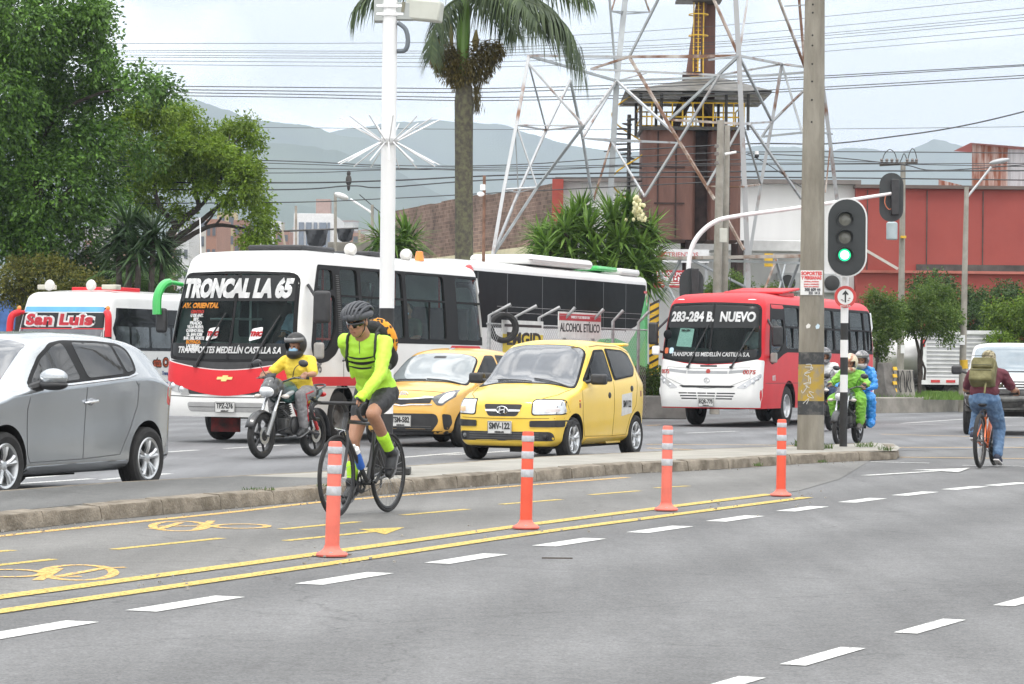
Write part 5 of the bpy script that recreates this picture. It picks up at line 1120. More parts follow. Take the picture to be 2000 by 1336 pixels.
# roof gear
mb=MB();zr=H1+.05;mb.box((D(2.2),.0,zr+.05),(1.2,.95,.09));mb.obj('roof_hatch',BLK,b1,bevel=.03);mb=MB();mb.box((D(4.4),.1,zr+.05),(1.0,.9,.08));mb.obj('roof_hatch',BLK,b1,bevel=.03)
for d,y in ((3.05,.62),(5.2,.62)): MB().lathe([(0,.12),(.06,.11),(.10,.05),(.105,0),(.06,-.06)],18,(D(d),y,zr+.07),(.75,.45,.2)).obj('roof_lamp',M('dome_white',(.6,.58,.55),.3),b1)
MB().lathe([(0,.17),(.06,.16),(.085,.0)],14,(D(5.9),.55,zr),(0,0,1)).obj('beacon',AMB,b1)
for y,d in ((-.8,.75),(.7,.8)): MB().ell((D(d),y,H1 - .07),(.05,.03,.025),nu=10,nv=6).obj('marker_lamp',LENS,b1)
MB().ell((D(7.2),W1 - .22,H1 - .08),(.16,.06,.12)).obj('rear_marker',REDL,b1);MB().tube([(D(.9),-.92,H1 - .05),(D(1.0),-1.0,H1+.55)],.008,5).obj('antenna',WTX,b1)
decal(bv1,'left',[(D(7.36),1.56),(D(7.46),1.56),(D(7.42),2.73),(D(7.33),2.73)],'corner_strip',WHT,b1,.012,.014,.2)
for x in (D(1.75),D(6.1)):
 for s in (-1,1): wheel(b1,x,s*.97,.40,.24,'bus',0,5,s,RIMD)
MB().box((0,0,.50),(L1 - 1.2,1.0,.25)).obj('chassis',UND,b1);MB().box((D(1.75),0,.42),(.2,1.8,.16)).obj('axle',UND,b1)
# ------------------------------------------------------------------ red and white bus
L2,H2,W2=9.0,2.72,1.10;g=G(1379,834);loc=V((g.x,g.y,0))+U*(L2/2);N2=L2/2;D=lambda d: N2 - d
b2=thing('city_bus','red bus with a white front carrying the route number 283-284','bus',loc,HEAD)
xf2=lambda z: N2 - interp([(.3,.07),(.6,.0),(1.0,.03),(1.3,.09),(1.7,.19),(2.3,.36),(2.6,.48),(2.8,.62)],z);xr2=lambda z: -N2+interp([(.3,.05),(1.2,0),(2.2,.05),(3,.15)],z);w2=lambda z: interp([(.3,W2 - .03),(.9,W2),(1.6,W2 - .005),(2.6,W2 - .08),(3,W2 - .1)],z)
rp=lambda d0,d1,z0,z1,r=.07: rpoly([(D(d0),z0),(D(d1),z0),(D(d1),z1),(D(d0),z1)],r)
pn=[(1.95,3.0),(3.08,4.3),(4.38,5.6),(5.68,6.9),(6.98,8.1),(8.18,8.75)];wl=[rp(a,b,1.62,2.48) for a,b in pn]+[rpoly([(D(.85),1.45),(D(1.55),1.55),(D(1.82),1.75),(D(1.82),2.22),(D(1.0),2.22)],.08)];wrr=[rp(a,b,1.62,2.46) for a,b in pn[:-1]]
ws=rpoly([(-1.02,1.42),(0,1.31),(1.02,1.42),(.93,2.48),(0,2.52),(-.93,2.48)],[.12,.5,.12,.12,.4,.12])
bv2,body2=bus_shell(b2,H2,xf2,xr2,w2,.38,RED,wl,wrr,ws,[D(2.15),D(7.0)],.42,top_r=.26)
decal(bv2,'left',rpoly([(D(1.0),2.535),(D(8.80),2.535),(D(8.85),1.54),(D(2.0),1.54),(D(1.75),1.50),(D(.95),1.28),(D(.76),1.34),(D(.74),1.7)],.06),'window_surround',TRIM,b2,.004,.01,.2,holes=wl)
for i,p in enumerate(wl):
 gq=decal(bv2,'left',p,'side_window' if i < len(pn) else 'driver_window',GL_SIDE,b2,-.018,.006,.3)
 if i < len(pn): a,b=pn[i];mb=MB();mb.box((D((a+b)/2),w2(2.05) - .012,2.07),(b - a - .02,.03,.04));mb.box((D((a+b)/2),w2(1.85) - .013,1.85),(.04,.03,.42));mb.obj('sash',TRIM,gq)
for p in wrr: decal(bv2,'right',p,'side_window',GL_FAR,b2,-.02,.006,.3)
decal(bv2,'front',ws,'windscreen',GL_WS,b2,-.012,.008,.12)
wso=rpoly([(-1.07,1.37),(0,1.255),(1.07,1.37),(.98,2.52),(0,2.56),(-.98,2.52)],[.14,.5,.14,.14,.4,.14]);decal(bv2,'front',wso,'windscreen_rubber',TRIM,b2,.006,.02,.1,holes=[ws])
decal(bv2,'front',rpoly([(-.96,2.02),(.96,2.02),(.93,2.47),(0,2.505),(-.93,2.47)],.03),'sun_strip',MATS['film_black'],b2,.001,.006,.12);decal(bv2,'front',[(-1.0,1.41),(-.5,1.35),(0,1.32),(.5,1.35),(1.0,1.41),(.98,1.60),(.5,1.54),(0,1.52),(-.5,1.54),(-.98,1.60)],'name_strip',MATS['film_black'],b2,.001,.006,.12)
line_decal(bv2,'front',[(0,1.29),(.02,1.7),(.02,2.52)],'centre_bar',TRIM,b2,.04,.008)
write(b2,'283-284 B.  NUEVO',.27,WTX,FR_FRONT(0,0,2.24),.012,.05,.80,bvh=bv2,view='front',off=.018);write(b2,'TRANSPORTES MEDELLÍN CASTILLA S.A.',.115,WTX,FR_FRONT(0,.02,1.475),.003,.12,.82,bvh=bv2,view='front',off=.018)
pp=decal(bv2,'front',rpoly([(-.74,1.64),(-.40,1.62),(-.37,2.00),(-.68,2.02)],.01),'route_sheet',M('sheet_green',(.50,.62,.56),.5,scale=40,var=.15),b2,-.014,.003,.2)
write(b2,'283-284',.06,BTX,FR_FRONT(0,-.55,1.965),.003,0,1,bvh=bv2,view='front',off=.006)
for y,z,mt_ in ((-.95,1.55,M('sticker_orange',(.6,.14,.05),.5)),(-.83,1.55,M('sticker_blue',(.45,.62,.75),.5))): decal(bv2,'front',rpoly([(y - .045,z - .06),(y+.045,z - .06),(y+.045,z+.06),(y - .045,z+.06)],.03),'sticker',mt_,b2,.004,.008,.1)
for a,b in [((-.42,1.22),(-.05,2.1)),((.50,1.22),(.92,2.05))]: wiper(b2,bv2,a,b)
# white front mask
mask=[(-1.098,1.36),(-1.0,1.38),(-.5,1.29),(0,1.26),(.5,1.29),(1.0,1.38),(1.098,1.36),(1.098,.70),(1.06,.40),(-1.06,.40),(-1.098,.70)]
decal(bv2,'front',mask,'front_mask',WHT,b2,.010,.02,.07)
decal(bv2,'front',rpoly([(-.52,.80),(.52,.80),(.60,.845),(-.60,.845)],.02),'grille_slot',BLK,b2,.014,.01,.1)
for i in range(3):
 for y0,y1 in ((-.60,-.22),(-.19,.19),(.22,.60)): decal(bv2,'front',[(y0*(1 - i*.05),.70 - i*.055),(y1*(1 - i*.05),.70 - i*.055),(y1*(1 - i*.05),.675 - i*.055),(y0*(1 - i*.05),.675 - i*.055)],'air_slit',BLK,b2,.013,.006,.2)
for y0,y1 in ((-.84,-.45),(-.43,.43),(.45,.84)): decal(bv2,'front',rpoly([(y0,1.20 - .1*(1 - abs(y0))),(y0,1.14 - .1*(1 - abs(y0))),(y1,1.14 - .1*(1 - abs(y1))),(y1,1.20 - .1*(1 - abs(y1)))],.01),'scuttle_vent',M('vent_grey',(.30,.31,.32),.5),b2,.013,.006,.1)
line_decal(bv2,'front',[(-.88,1.22),(-.9,1.0),(-.45,.82),(0,.785),(.45,.82),(.9,1.0),(.88,1.22),(.5,1.2),(0,1.18),(-.5,1.2),(-.88,1.22)],'bonnet_gap',BLK,b2,.006,.013)
for s in (-1,1):
 decal(bv2,'front',rpoly([(s*1.085,1.10),(s*1.08,1.0),(s*.80,.78),(s*.62,.80)][::-s],.04),'lamp_cluster',M('cluster_silver',(.48,.49,.51),.2,metal=.4,coat=.5),b2,.016,.012,.06)
 for y,z,r in ((.80,.845,.05),(.93,.92,.05),(1.02,.99,.035)): lamp(b2,bv2,'front',(s*y,z),r,LENS,CHR)
RTX=MATS['red_vinyl'];write(b2,'0075',.115,RTX,FR_FRONT(0,.87,1.12),.003,.1,1.1,bvh=bv2,view='front',off=.020);write(b2,'0075',.115,RTX,FR_FRONT(0,-.93,1.12),.003,-.1,.9,bvh=bv2,view='front',off=.020)
mb=MB();mb.lathe([(.048,-.004),(.055,.004),(.062,-.004)],20,(xz(bv2,0,.95)+.018,0,.95),(1,0,0))
for k in range(3): a=math.pi/2+k*2.094;mb.tube([(xz(bv2,0,.95)+.018,0,.95),(xz(bv2,0,.95)+.018,math.cos(a)*.05,.95+math.sin(a)*.05)],.006,5)
mb.obj('badge',M('badge_silver',(.55,.56,.58),.3,metal=.6),b2);MB().lathe([(0,.012),(.045,.008),(.05,-.02)],16,(xz(bv2,0,1.13)+.012,.02,1.13),(1,0,0)).obj('badge',M('badge_red',(.4,.06,.05),.4),b2)
decal(bv2,'front',rpoly([(-.16,1.225),(.20,1.225),(.20,1.26),(-.16,1.26)],.01),'maker_strip',BLK,b2,.014,.008,.1)
plate(b2,'EQR-775',(xz(bv2,0,.56)+.03,.0,.50),.33,.165)
write(b2,'0075',.15,WTX,FR_LEFT(D(1.05),0,1.00),.006,0,.75,bvh=bv2,view='left',off=.008);write(b2,'MASMEDELLÍN',.13,WTX,FR_LEFT(D(2.95),0,1.13),.008,0,.8,align='LEFT',bvh=bv2,view='left',off=.008) if False else write(b2,'MASMEDELLÍN',.14,WTX,FR_LEFT(D(3.35),0,1.14),.008,0,.8,bvh=bv2,view='left',off=.008)
sp_=decal(bv2,'left',[(D(3.05),.66),(D(3.45),.66),(D(3.45),.92),(D(3.05),.92)],'number_panel',PLT,b2,.004,.008,.3);write(b2,'EQR',.10,PLX,FR_LEFT(D(3.25),0,.85),.005,0,.9,bvh=bv2,view='left',off=.012);write(b2,'775',.10,PLX,FR_LEFT(D(3.25),0,.73),.005,0,.9,bvh=bv2,view='left',off=.012)
decal(bv2,'left',[(D(8.86),.42),(D(8.99),.42),(D(8.95),2.5),(D(8.80),2.5)],'rear_edge',WHT,b2,.006,.012,.3);line_decal(bv2,'left',[(D(.5),.90),(D(8.9),.90)],'side_seam',M('dark_red',(.2,.02,.02),.5),b2,.014,.003)
mirror(b2,(D(.55),1.32,1.86),(.06,.12,.22),BLK,arm=(D(.75),1.05,2.2));mirror(b2,(D(.66),1.22,1.42),(.045,.08,.11),MATS['mirror_grey'],arm=(D(.8),1.1,1.45));mirror(b2,(D(.35),-1.28,1.9),(.06,.11,.24),BLK,arm=(D(.6),-1.0,2.25));mirror(b2,(D(.30),-1.2,1.55),(.05,.09,.10),WTX,arm=(D(.5),-1.05,1.5))
MB().lathe([(0,.015),(.085,.012),(.10,0),(.08,-.03)],18,(D(.22),-.92,1.88),(1,-.2,0)).obj('round_mirror',GL_D,b2)
MB().box((0,0,.95),(L2 - .5,1.95,.06)).obj('floor',DASH,b2);MB().box((D(.6),0,1.28),(.5,1.9,.35)).obj('dashboard',DASH,b2,bevel=.06);seats(b2,D(2.8),D(8.3),7,.92,SEAT,HND)
mb=MB();mb.box((D(1.5),.55,1.4),(.5,.5,.12));mb.box((D(1.75),.55,1.8),(.12,.5,.8));mb.obj('driver_seat',SEAT,b2,bevel=.05)
mb=MB();mb.box((D(3.4),.1,H2+.14),(1.3,1.3,.05),Matrix.Rotation(R(5),3,'Y'));mb.box((D(3.4),.1,H2+.06),(1.1,1.1,.1));mb.obj('roof_hatch',RED,b2,bevel=.02)
for y in (-.75,.75): MB().ell((D(.62),y,H2 - .12),(.06,.11,.02),nu=10,nv=6).obj('marker_lamp',LENS,b2)
MB().tube([(D(1.1),.1,H2+.05),(D(1.15),.12,H2+.38)],.006,5).obj('antenna',BLK,b2)
for x in (D(2.15),D(7.0)):
 for s in (-1,1): wheel(b2,x,s*.94,.42,.25,'bus',0,5,s,RIM)
MB().box((0,0,.48),(L2 - 1.2,1.0,.25)).obj('chassis',UND,b2);MB().box((D(2.15),0,.42),(.2,1.8,.16)).obj('axle',UND,b2)
# ------------------------------------------------------------------ minibus on the left
L3,H3,W3=7.0,2.78,1.22;g=G(103,808);loc=V((g.x,g.y,0))+U*(L3/2);N3=L3/2;D=lambda d: N3 - d
b3=thing('minibus','white minibus with red mirror arms and a red name on its dark windscreen','bus',loc,HEAD);xf3=lambda z: N3 - interp([(.3,.06),(.6,0),(1.3,.07),(1.7,.16),(2.4,.36),(2.6,.44),(2.9,.6)],z);xr3=lambda z: -N3;w3=lambda z: interp([(.3,W3),(1.6,W3),(2.7,W3 - .09),(3,W3 - .1)],z)
rp=lambda d0,d1,z0,z1,r=.07: rpoly([(D(d0),z0),(D(d1),z0),(D(d1),z1),(D(d0),z1)],r)
h3=bus_hull(H3,xf3,xr3,w3,.38);me=h3.mesh('body');bv3=bvh_of(me);link('body',me,WHT,b3,35)
decal(bv3,'front',rpoly([(-1.15,1.25),(1.15,1.25),(1.06,2.30),(-1.06,2.30)],.1),'windscreen',GL_G,b3,.004,.01,.12);decal(bv3,'front',rpoly([(-1.10,1.95),(1.10,1.95),(1.065,2.30),(-1.065,2.30)],.04),'sun_strip',MATS['film_black'],b3,.008,.008,.12)
line_decal(bv3,'front',[(-1.10,1.935),(1.10,1.935)],'red_line',RED,b3,.02,.01);decal(bv3,'front',rpoly([(-1.06,2.32),(1.06,2.32),(1.03,2.44),(-1.03,2.44)],.03),'blue_band',M('band_blue',(.10,.34,.62),.4),b3,.006,.01,.12)
write(b3,'San Luis',.33,WTX,FR_FRONT(0,-.04,2.13),.055,0,1.50,bvh=bv3,view='front',off=.018,spacing=1.08);write(b3,'San Luis',.33,M('logo_red',(.62,.04,.06),.4),FR_FRONT(0,-.04,2.13),.018,0,1.50,bvh=bv3,view='front',off=.026,spacing=1.08)
decal(bv3,'left',rpoly([(D(.45),2.42),(D(6.9),2.42),(D(6.9),1.45),(D(.7),1.45)],.06),'window_band',GL_D,b3,.004,.01,.3)
for d0,d1 in ((.7,1.3),(1.4,2.2),(2.3,3.2),(3.3,4.2),(4.3,5.3)): decal(bv3,'left',rp(d0,d1,1.52,2.0,.05),'side_window',M('glass_mid',(.05,.06,.065),.04,spec=.9,var=.5,scale=1.5),b3,.010,.01,.3)
write(b3,'Ruta Oeste',.30,M('logo_black',(.03,.03,.03),.5),FR_LEFT(D(3.0),0,1.19),.035,0,1.1,bvh=bv3,view='left',off=.008) if False else None
write(b3,'sta O',.28,BTX,FR_LEFT(D(2.75),0,1.18),.030,0,1.15,bvh=bv3,view='left',off=.008);write(b3,'sta O',.28,M('logo_orange',(.60,.13,.05),.5),FR_LEFT(D(2.75),0,1.18),.008,0,1.15,bvh=bv3,view='left',off=.014)
write(b3,'Transportes',.12,M('logo_blue',(.05,.12,.35),.5),FR_LEFT(D(3.1),0,.93),.005,.2,1,bvh=bv3,view='left',off=.008);decal(bv3,'left',[(D(1.5),.60),(D(6.8),.66),(D(6.8),.78),(D(1.5),.70)],'blue_stripe',MATS['logo_blue'],b3,.004,.008,.4);decal(bv3,'left',[(D(1.5),.50),(D(6.8),.54),(D(6.8),.63),(D(1.5),.57)],'red_stripe',RED,b3,.005,.008,.4)
for s in (-1,1):
 mb=MB();mb.tube(spline([(D(.60),s*.98,2.28),(D(.38),s*1.16,2.30),(D(.24),s*1.28,2.18),(D(.20),s*1.30,1.75)],6),[.05]*6+[.08]*13,10);mb.obj('mirror_arm',RED,b3);mirror(b3,(D(.24),s*1.27,1.72),(.06,.1,.2),BLK);MB().ell((D(.40),s*1.17,2.40),(.04,.05,.06)).obj('marker_lamp',AMB,b3)
 lamp(b3,bv3,'front',(s*.82,.85),.09);MB().lathe([(0,.06),(.10,.05),(.13,0),(.10,-.08)],18,(D(.85),s*.55 - .1,H3+.16),(1,0,.1)).obj('roof_lamp',M('dome_white',(.6,.58,.55),.3),b3);MB().box((D(1.05),s*.55+.32*(1 if s > 0 else -.9),H3+.12),(.25,.38,.11)).obj('roof_light_bar',M('bar_cream',(.5,.48,.4),.4),b3,bevel=.02)
MB().box((D(2.2),.05,H3+.09),(1.1,1.2,.1)).obj('roof_hatch',RED,b3,bevel=.02)
for x in (D(1.6),D(5.6)):
 for s in (-1,1): wheel(b3,x,s*.93,.40,.24,'bus',0,5,s,RIMD)
# ------------------------------------------------------------------ green and white bus behind the fence
Lg,Hg,Wg=12.0,3.36,1.25;pr=P(1268,700,68);loc=V((pr.x,68,0)) - U*(Lg/2)+V((-math.cos(R(22.4)),math.sin(R(22.4)),0))*Wg;D=lambda d: -Lg/2+d          # d: metres ahead of the rear
b4=thing('city_bus','long white and green bus with a black window band parked behind the chain link fence','bus',loc,HEAD)
h4=bus_hull(Hg,lambda z: Lg/2,lambda z: -Lg/2+.10*max(0,z - 2),lambda z: Wg,.35,rr_=.14,top_r=.16);me=h4.mesh('body');bv4=bvh_of(me);link('body',me,WHT,b4,35)
decal(bv4,'left',rpoly([(D(11.8),3.16),(D(.35),3.16),(D(.16),3.10),(D(.50),2.55),(D(.85),2.18),(D(1.6),2.05),(D(3.2),2.05),(D(11.8),1.98)],[.02,.02,.02,.2,.3,.3,.3,.02]),'window_band',M('coach_black_glass',(.006,.006,.007),.3,spec=.04,var=.3),b4,.004,.01,.3)
gsw=[(D(.14),3.06),(D(.06),2.9),(D(.06),.5),(D(5.2),.5),(D(4.4),1.5),(D(3.4),1.83),(D(2.4),1.86),(D(1.5),1.75),(D(1.0),2.0),(D(.66),2.35),(D(.42),2.75)];decal(bv4,'left',gsw,'green_swoosh',GRN,b4,.007,.01,.2)
decal(bv4,'left',[(D(.3),.6),(D(2.2),.6),(D(1.6),1.1),(D(.9),1.35),(D(.3),1.9)],'light_green_swoosh',M('paint_light_green',(.12,.50,.09),.4),b4,.010,.01,.2);decal(bv4,'left',[(D(.14),3.02),(D(.45),3.02),(D(.45),2.96),(D(.22),2.96),(D(.22),2.75),(D(.16),2.75)],'tail_lamp',REDL,b4,.012,.01,.1)
for d in (1.7,3.2,5.0,7.0,9.0,10.6): line_decal(bv4,'left',[(D(d),2.02),(D(d),3.14)],'window_joint',M('joint_grey',(.07,.075,.08),.4),b4,.03,.006)
mb=MB();mb.box((D(5.6),.45,Hg+.16),(3.8,1.5,.22));mb.obj('roof_unit',WHT,b4,bevel=.12,seg=4);mb=MB();mb.box((D(2.6),.5,Hg+.11),(1.3,1.3,.12));mb.obj('roof_pod',GRN,b4,bevel=.06);mb=MB();mb.box((D(1.2),.5,Hg+.08),(1.3,1.4,.16));mb.obj('roof_pod',WHT,b4,bevel=.06)
for d in (2.6,9.2):
 for s in (-1,1): wheel(b4,D(d),s*1.12,.48,.28,'bus',0,5,s,RIMD)
# ------------------------------------------------------------------ silver hatchback in the near left
SIL=M('paint_silver',(.41,.43,.45),.24,metal=.75,var=.04,coat=.7,scale=2)
top=[(-2.02,.72),(-1.99,.98),(-1.93,1.10),(-1.80,1.32),(-1.68,1.42),(-1.45,1.47),(-1.0,1.505),(-.35,1.517),(.15,1.49),(.5,1.41),(1.12,1.03),(1.3,.98),(1.75,.87),(1.95,.78),(2.02,.66)]
bot=[(-2.02,.32),(-1.9,.24),(-1.0,.20),(1.2,.20),(1.9,.22),(2.02,.28)];wid=[(-2.02,.70),(-1.9,.80),(-1.4,.862),(-.6,.868),(.6,.865),(1.3,.862),(1.8,.80),(2.02,.66)];wrf=[(-2.02,.58),(-1.85,.58),(-1.6,.57),(-1.0,.585),(0,.60),(.6,.61),(1.1,.70),(1.5,.72),(2.02,.55)];blt=[(-2.02,.98),(-1.3,1.08),(0,1.01),(1.0,.95),(2.02,.85)]
rw=G(283,957);fwd=-U;lft=V((math.cos(R(22.4)),-math.sin(R(22.4)),0));loc=V((rw.x,rw.y,0)) - lft*.80+fwd*1.335
c1,bvc,W0=car('hatchback_car','silver hatchback with dark tinted windows in the near left lane','car',SIL,car_hull(-2.02,2.02,top,bot,wid,wrf,blt,sec=(.968,1.0,.12,.025)),[(1.19,.36),(-1.335,.36)],[(1.19,.305),(-1.335,.305)],loc,HEAD,wd=.205)
dlo=[(.80,1.018),(.13,1.045),(-1.0,1.115),(-1.12,1.15),(-1.20,1.26),(-1.22,1.36),(-1.10,1.415),(-.7,1.435),(-.1,1.435),(.14,1.405),(.42,1.285)]
decal(bvc,'left',rpoly(dlo,.06),'window_surround',TRIM,c1,.010,.016,.06)
GL_S=M('glass_tint',(.022,.024,.027),.05,var=.5,scale=.9,spec=.6)
decal(bvc,'left',rpoly([(.73,1.035),(.16,1.06),(-.06,1.075),(-.06,1.41),(.12,1.38),(.40,1.265)],.05),'side_window',GL_S,c1,.014,.010,.06);decal(bvc,'left',rpoly([(-.20,1.085),(-.86,1.125),(-.92,1.40),(-.7,1.41),(-.22,1.415)],.05),'side_window',GL_S,c1,.014,.010,.06);decal(bvc,'left',rpoly([(-.92,1.135),(-1.08,1.16),(-1.15,1.27),(-1.16,1.35),(-1.06,1.385),(-.96,1.395)],.04),'quarter_window',GL_S,c1,.014,.010,.06)
line_decal(bvc,'left',[(.78,1.006),(.13,1.03),(-.9,1.095),(-1.1,1.13)],'waist_trim',CHR,c1,.014,.016)
decal(bvc,'top',rpoly([(1.08,-.62),(1.16,0),(1.08,.62),(.42,.55),(.42,-.55)],.05),'windscreen',GL_G,c1,.004,.008,.08)
decal(bvc,'top',rpoly([(-1.50,-.52),(-1.50,.52),(-1.78,.50),(-1.80,-.50)],.04),'rear_window',GL_D,c1,.004,.008,.08)
for pts in [[(-.14,1.06),(-.14,.75),(-.13,.34)],[(.82,.95),(.86,.8),(.82,.40),(.78,.33)],[(-.13,.335),(.78,.325)],[(-.14,.335),(-.80,.36),(-.98,.60),(-1.10,.82),(-1.10,1.10)],[(-.98,1.1),(-1.10,1.0)]]: line_decal(bvc,'left',pts,'door_gap',M('gap_dark',(.06,.06,.065),.6),c1,.007,.002)
SILD=M('paint_silver_shaded',(.30,.31,.33),.4,metal=.5,var=.04)  # darker copy of the silver: shade of the handle recess put into the colour
for x in (-.22,):
 h=bvc.ray_cast(*AX['left'](x,.865))[0];MB().tube([h+V((.10,.0,-.012)),h+V((.07,.035,-.004)),h+V((-.06,.035,.006)),h+V((-.09,0,.008))],[.012,.016,.016,.012],8).obj('door_handle',CHR,c1);MB().ell(h,(.06,.012,.035)).obj('handle_recess_shade',SILD,c1)
mm=MB();mm.ell((0,0,.02),(.10,.14,.085));mo=mm.obj('wing_mirror',SIL,c1);mo.location=(.66,.99,1.07);MB().ell((.0,0,-.045),(.10,.14,.05)).tube([(-.0,-.12,-.05),(.12,-.21,-.09)],[.05,.04],8).obj('mirror_base',BLK,mo);MB().ell((-.07,.0,.01),(.035,.11,.065)).obj('mirror_glass',GL_D,mo)
decal(bvc,'left',rpoly([(.80,.21),(-.95,.21),(-.95,.30),(.80,.285)],.03),'sill',SIL,c1,.012,.02,.1)
decal(bvc,'rear',rpoly([(.52,.86),(.80,.80),(.82,1.02),(.60,1.06)],.05),'tail_lamp',REDL,c1,.006,.02,.06);decal(bvc,'rear',rpoly([(-.52,.86),(-.60,1.06),(-.82,1.02),(-.80,.80)],.05),'tail_lamp',REDL,c1,.006,.02,.06)
MB().box((-.1,.3,.19),(1.1,.25,.05)).obj('exhaust',UND,c1);decal(bvc,'left',rpoly([(-1.72,.25),(-1.98,.28),(-1.98,.36),(-1.72,.33)],.02),'bumper_trim',BLK,c1,.004,.008,.1)
decal(bvc,'front',rpoly([(-.45,.30),(.45,.30),(.5,.62),(-.5,.62)],.08),'grille',BLK,c1,.005,.01,.08)
for s in (-1,1): decal(bvc,'front',rpoly([(s*.5,.66),(s*.80,.70),(s*.78,.86),(s*.55,.80)][::s],.05),'headlight',LENS,c1,.006,.015,.05)
# ------------------------------------------------------------------ yellow taxi
YEP=M('paint_taxi_yellow',(.74,.50,.055),.34,var=.04,coat=.55,scale=2)
top=[(-1.78,.70),(-1.75,1.0),(-1.66,1.20),(-1.52,1.45),(-1.40,1.535),(-1.0,1.57),(-.3,1.585),(.10,1.555),(.30,1.48),(.95,1.035),(1.10,.985),(1.45,.90),(1.65,.825),(1.75,.76),(1.785,.64)]
bot=[(-1.78,.30),(-1.6,.22),(1.6,.19),(1.785,.20)];wid=[(-1.78,.64),(-1.65,.72),(-1.2,.762),(1.0,.762),(1.5,.74),(1.785,.66)];wrf=[(-1.78,.54),(-1.3,.55),(0,.57),(.35,.585),(.9,.64),(1.2,.66),(1.785,.60)];blt=[(-1.78,1.04),(-.4,1.0),(.9,.95),(1.785,.85)]
g=G(979,901);loc=V((g.x,g.y,0)) - fwd*1.785
c2,bvt,W0=car('taxi','bright yellow old taxi hatchback with a silver wheel and clear square headlights','taxi',YEP,car_hull(-1.785,1.785,top,bot,wid,wrf,blt,nose=.20),[(1.09,.325),(-1.27,.325)],[(1.09,.285),(-1.27,.285)],loc,HEAD,wd=.19)
decal(bvt,'top',rpoly([(1.00,-.69),(1.06,0),(1.00,.69),(.25,.58),(.22,0),(.25,-.58)],[.1,.6,.1,.1,.6,.1]),'windscreen_rubber',TRIM,c2,.004,.008,.07);decal(bvt,'top',rpoly([(.97,-.66),(1.03,0),(.97,.66),(.275,.555),(.245,0),(.275,-.555)],[.1,.6,.1,.1,.6,.1]),'windscreen',GL_G,c2,.009,.008,.07)
decal(bvt,'left',rpoly([(.70,1.03),(-.30,1.03),(-.30,1.46),(.06,1.45),(.16,1.39)],.06),'window_surround',TRIM,c2,.008,.014,.06);decal(bvt,'left',rpoly([(-.36,1.04),(-1.15,1.10),(-1.32,1.22),(-1.25,1.40),(-1.05,1.455),(-.36,1.475)],.06),'window_surround',TRIM,c2,.008,.014,.06)
decal(bvt,'left',rpoly([(.62,1.055),(-.25,1.055),(-.25,1.435),(.05,1.425),(.14,1.365)],.05),'side_window',GL_D,c2,.013,.010,.06);decal(bvt,'left',rpoly([(-.41,1.065),(-1.13,1.12),(-1.28,1.235),(-1.21,1.375),(-1.03,1.43),(-.41,1.45)],.05),'side_window',GL_D,c2,.013,.010,.06)
GAP=M('gap_yellow',(.22,.14,.015),.6)
for pts in [[(.86,.98),(.84,.60),(.72,.32)],[(.72,.315),(-.33,.30)],[(-.33,1.03),(-.33,.30)],[(-.34,.30),(-.85,.31),(-.98,.55),(-1.18,.70),(-1.30,1.15)]]: line_decal(bvt,'left',pts,'door_gap',GAP,c2,.008,.003)
line_decal(bvt,'top',[(1.02,.66),(1.35,.60),(1.70,.40)],'bonnet_gap',GAP,c2,.010,.003);line_decal(bvt,'top',[(1.02,-.66),(1.35,-.60),(1.70,-.40)],'bonnet_gap',GAP,c2,.010,.003);line_decal(bvt,'left',[(.35,1.475),(-.2,1.51),(-1.0,1.50),(-1.35,1.42)],'roof_gutter',GAP,c2,.014,.003)
for s in (-1,1):
 hp=rpoly([(s*.40,.605),(s*.735,.615),(s*.715,.79),(s*.40,.795)][::s],.04);h_=decal(bvt,'front',hp,'headlight',LENS,c2,.008,.02,.05);decal(bvt,'front',rpoly([(s*.385,.592),(s*.745,.602),(s*.725,.803),(s*.385,.808)][::s],.045),'headlight_surround',TRIM,c2,.004,.01,.05)
 decal(bvt,'front',rpoly([(s*.37,.445),(s*.75,.445),(s*.745,.535),(s*.37,.525)][::s],.02),'rub_strip',BLK,c2,.014,.02,.05);decal(bvt,'left' if s > 0 else 'right',rpoly([(1.58,.445),(1.40,.45),(1.40,.53),(1.58,.535)],.015),'rub_strip',BLK,c2,.010,.015,.05)
 lamp(c2,bvt,'front',(s*.555,.325),.038,LENSD if s < 0 else BLK,BLK,'fog_lamp')
 decal(bvt,'front',rpoly([(s*.55,.635),(s*.70,.64),(s*.69,.70),(s*.56,.70)][::s],.03),'indicator',M('indicator_pale',(.62,.42,.25),.2,coat=.5) if s < 0 else M('lens_pink',(.62,.55,.55),.2,coat=.5),c2,.011,.01,.05)
decal(bvt,'front',rpoly([(-.27,.735),(-.20,.58),(.20,.58),(.27,.735)],.04),'grille',BLK,c2,.004,.01,.06)
for z,y0 in ((.655,.245),):
 for s in (-1,1): decal(bvt,'front',rpoly([(s*.07,z - .015),(s*(y0 - .01),z - .012),(s*y0,z+.012),(s*.07,z+.015)][::s],.005),'grille_bar',CHR,c2,.012,.012,.06)
ex=xz(bvt,0,.655)+.016;mb=MB();mb.lathe([(.052,-.004),(.060,.006),(.068,-.004)],24,(0,0,0),(1,0,0))
for y0,y1 in ((-.022,-.034),(.034,.022)): mb.tube([(0,y0+.012*0,.042),(0,y1,-.042)],.009,6)
mb.tube([(0,-.03,-.008),(0,.03,.010)],.008,6);eo=mb.obj('emblem',CHR,c2);eo.location=(ex,0,.657);eo.scale=(1,1.25,.8)
decal(bvt,'front',rpoly([(-.66,.265),(.66,.265),(.64,.385),(-.64,.385)],.05),'bumper_opening',BLK,c2,.004,.008,.06)
for z in (.30,.33,.36): line_decal(bvt,'front',[(-.48,z),(0,z),(.48,z)],'opening_bar',M('bar_grey',(.07,.07,.07),.5),c2,.012,.010)
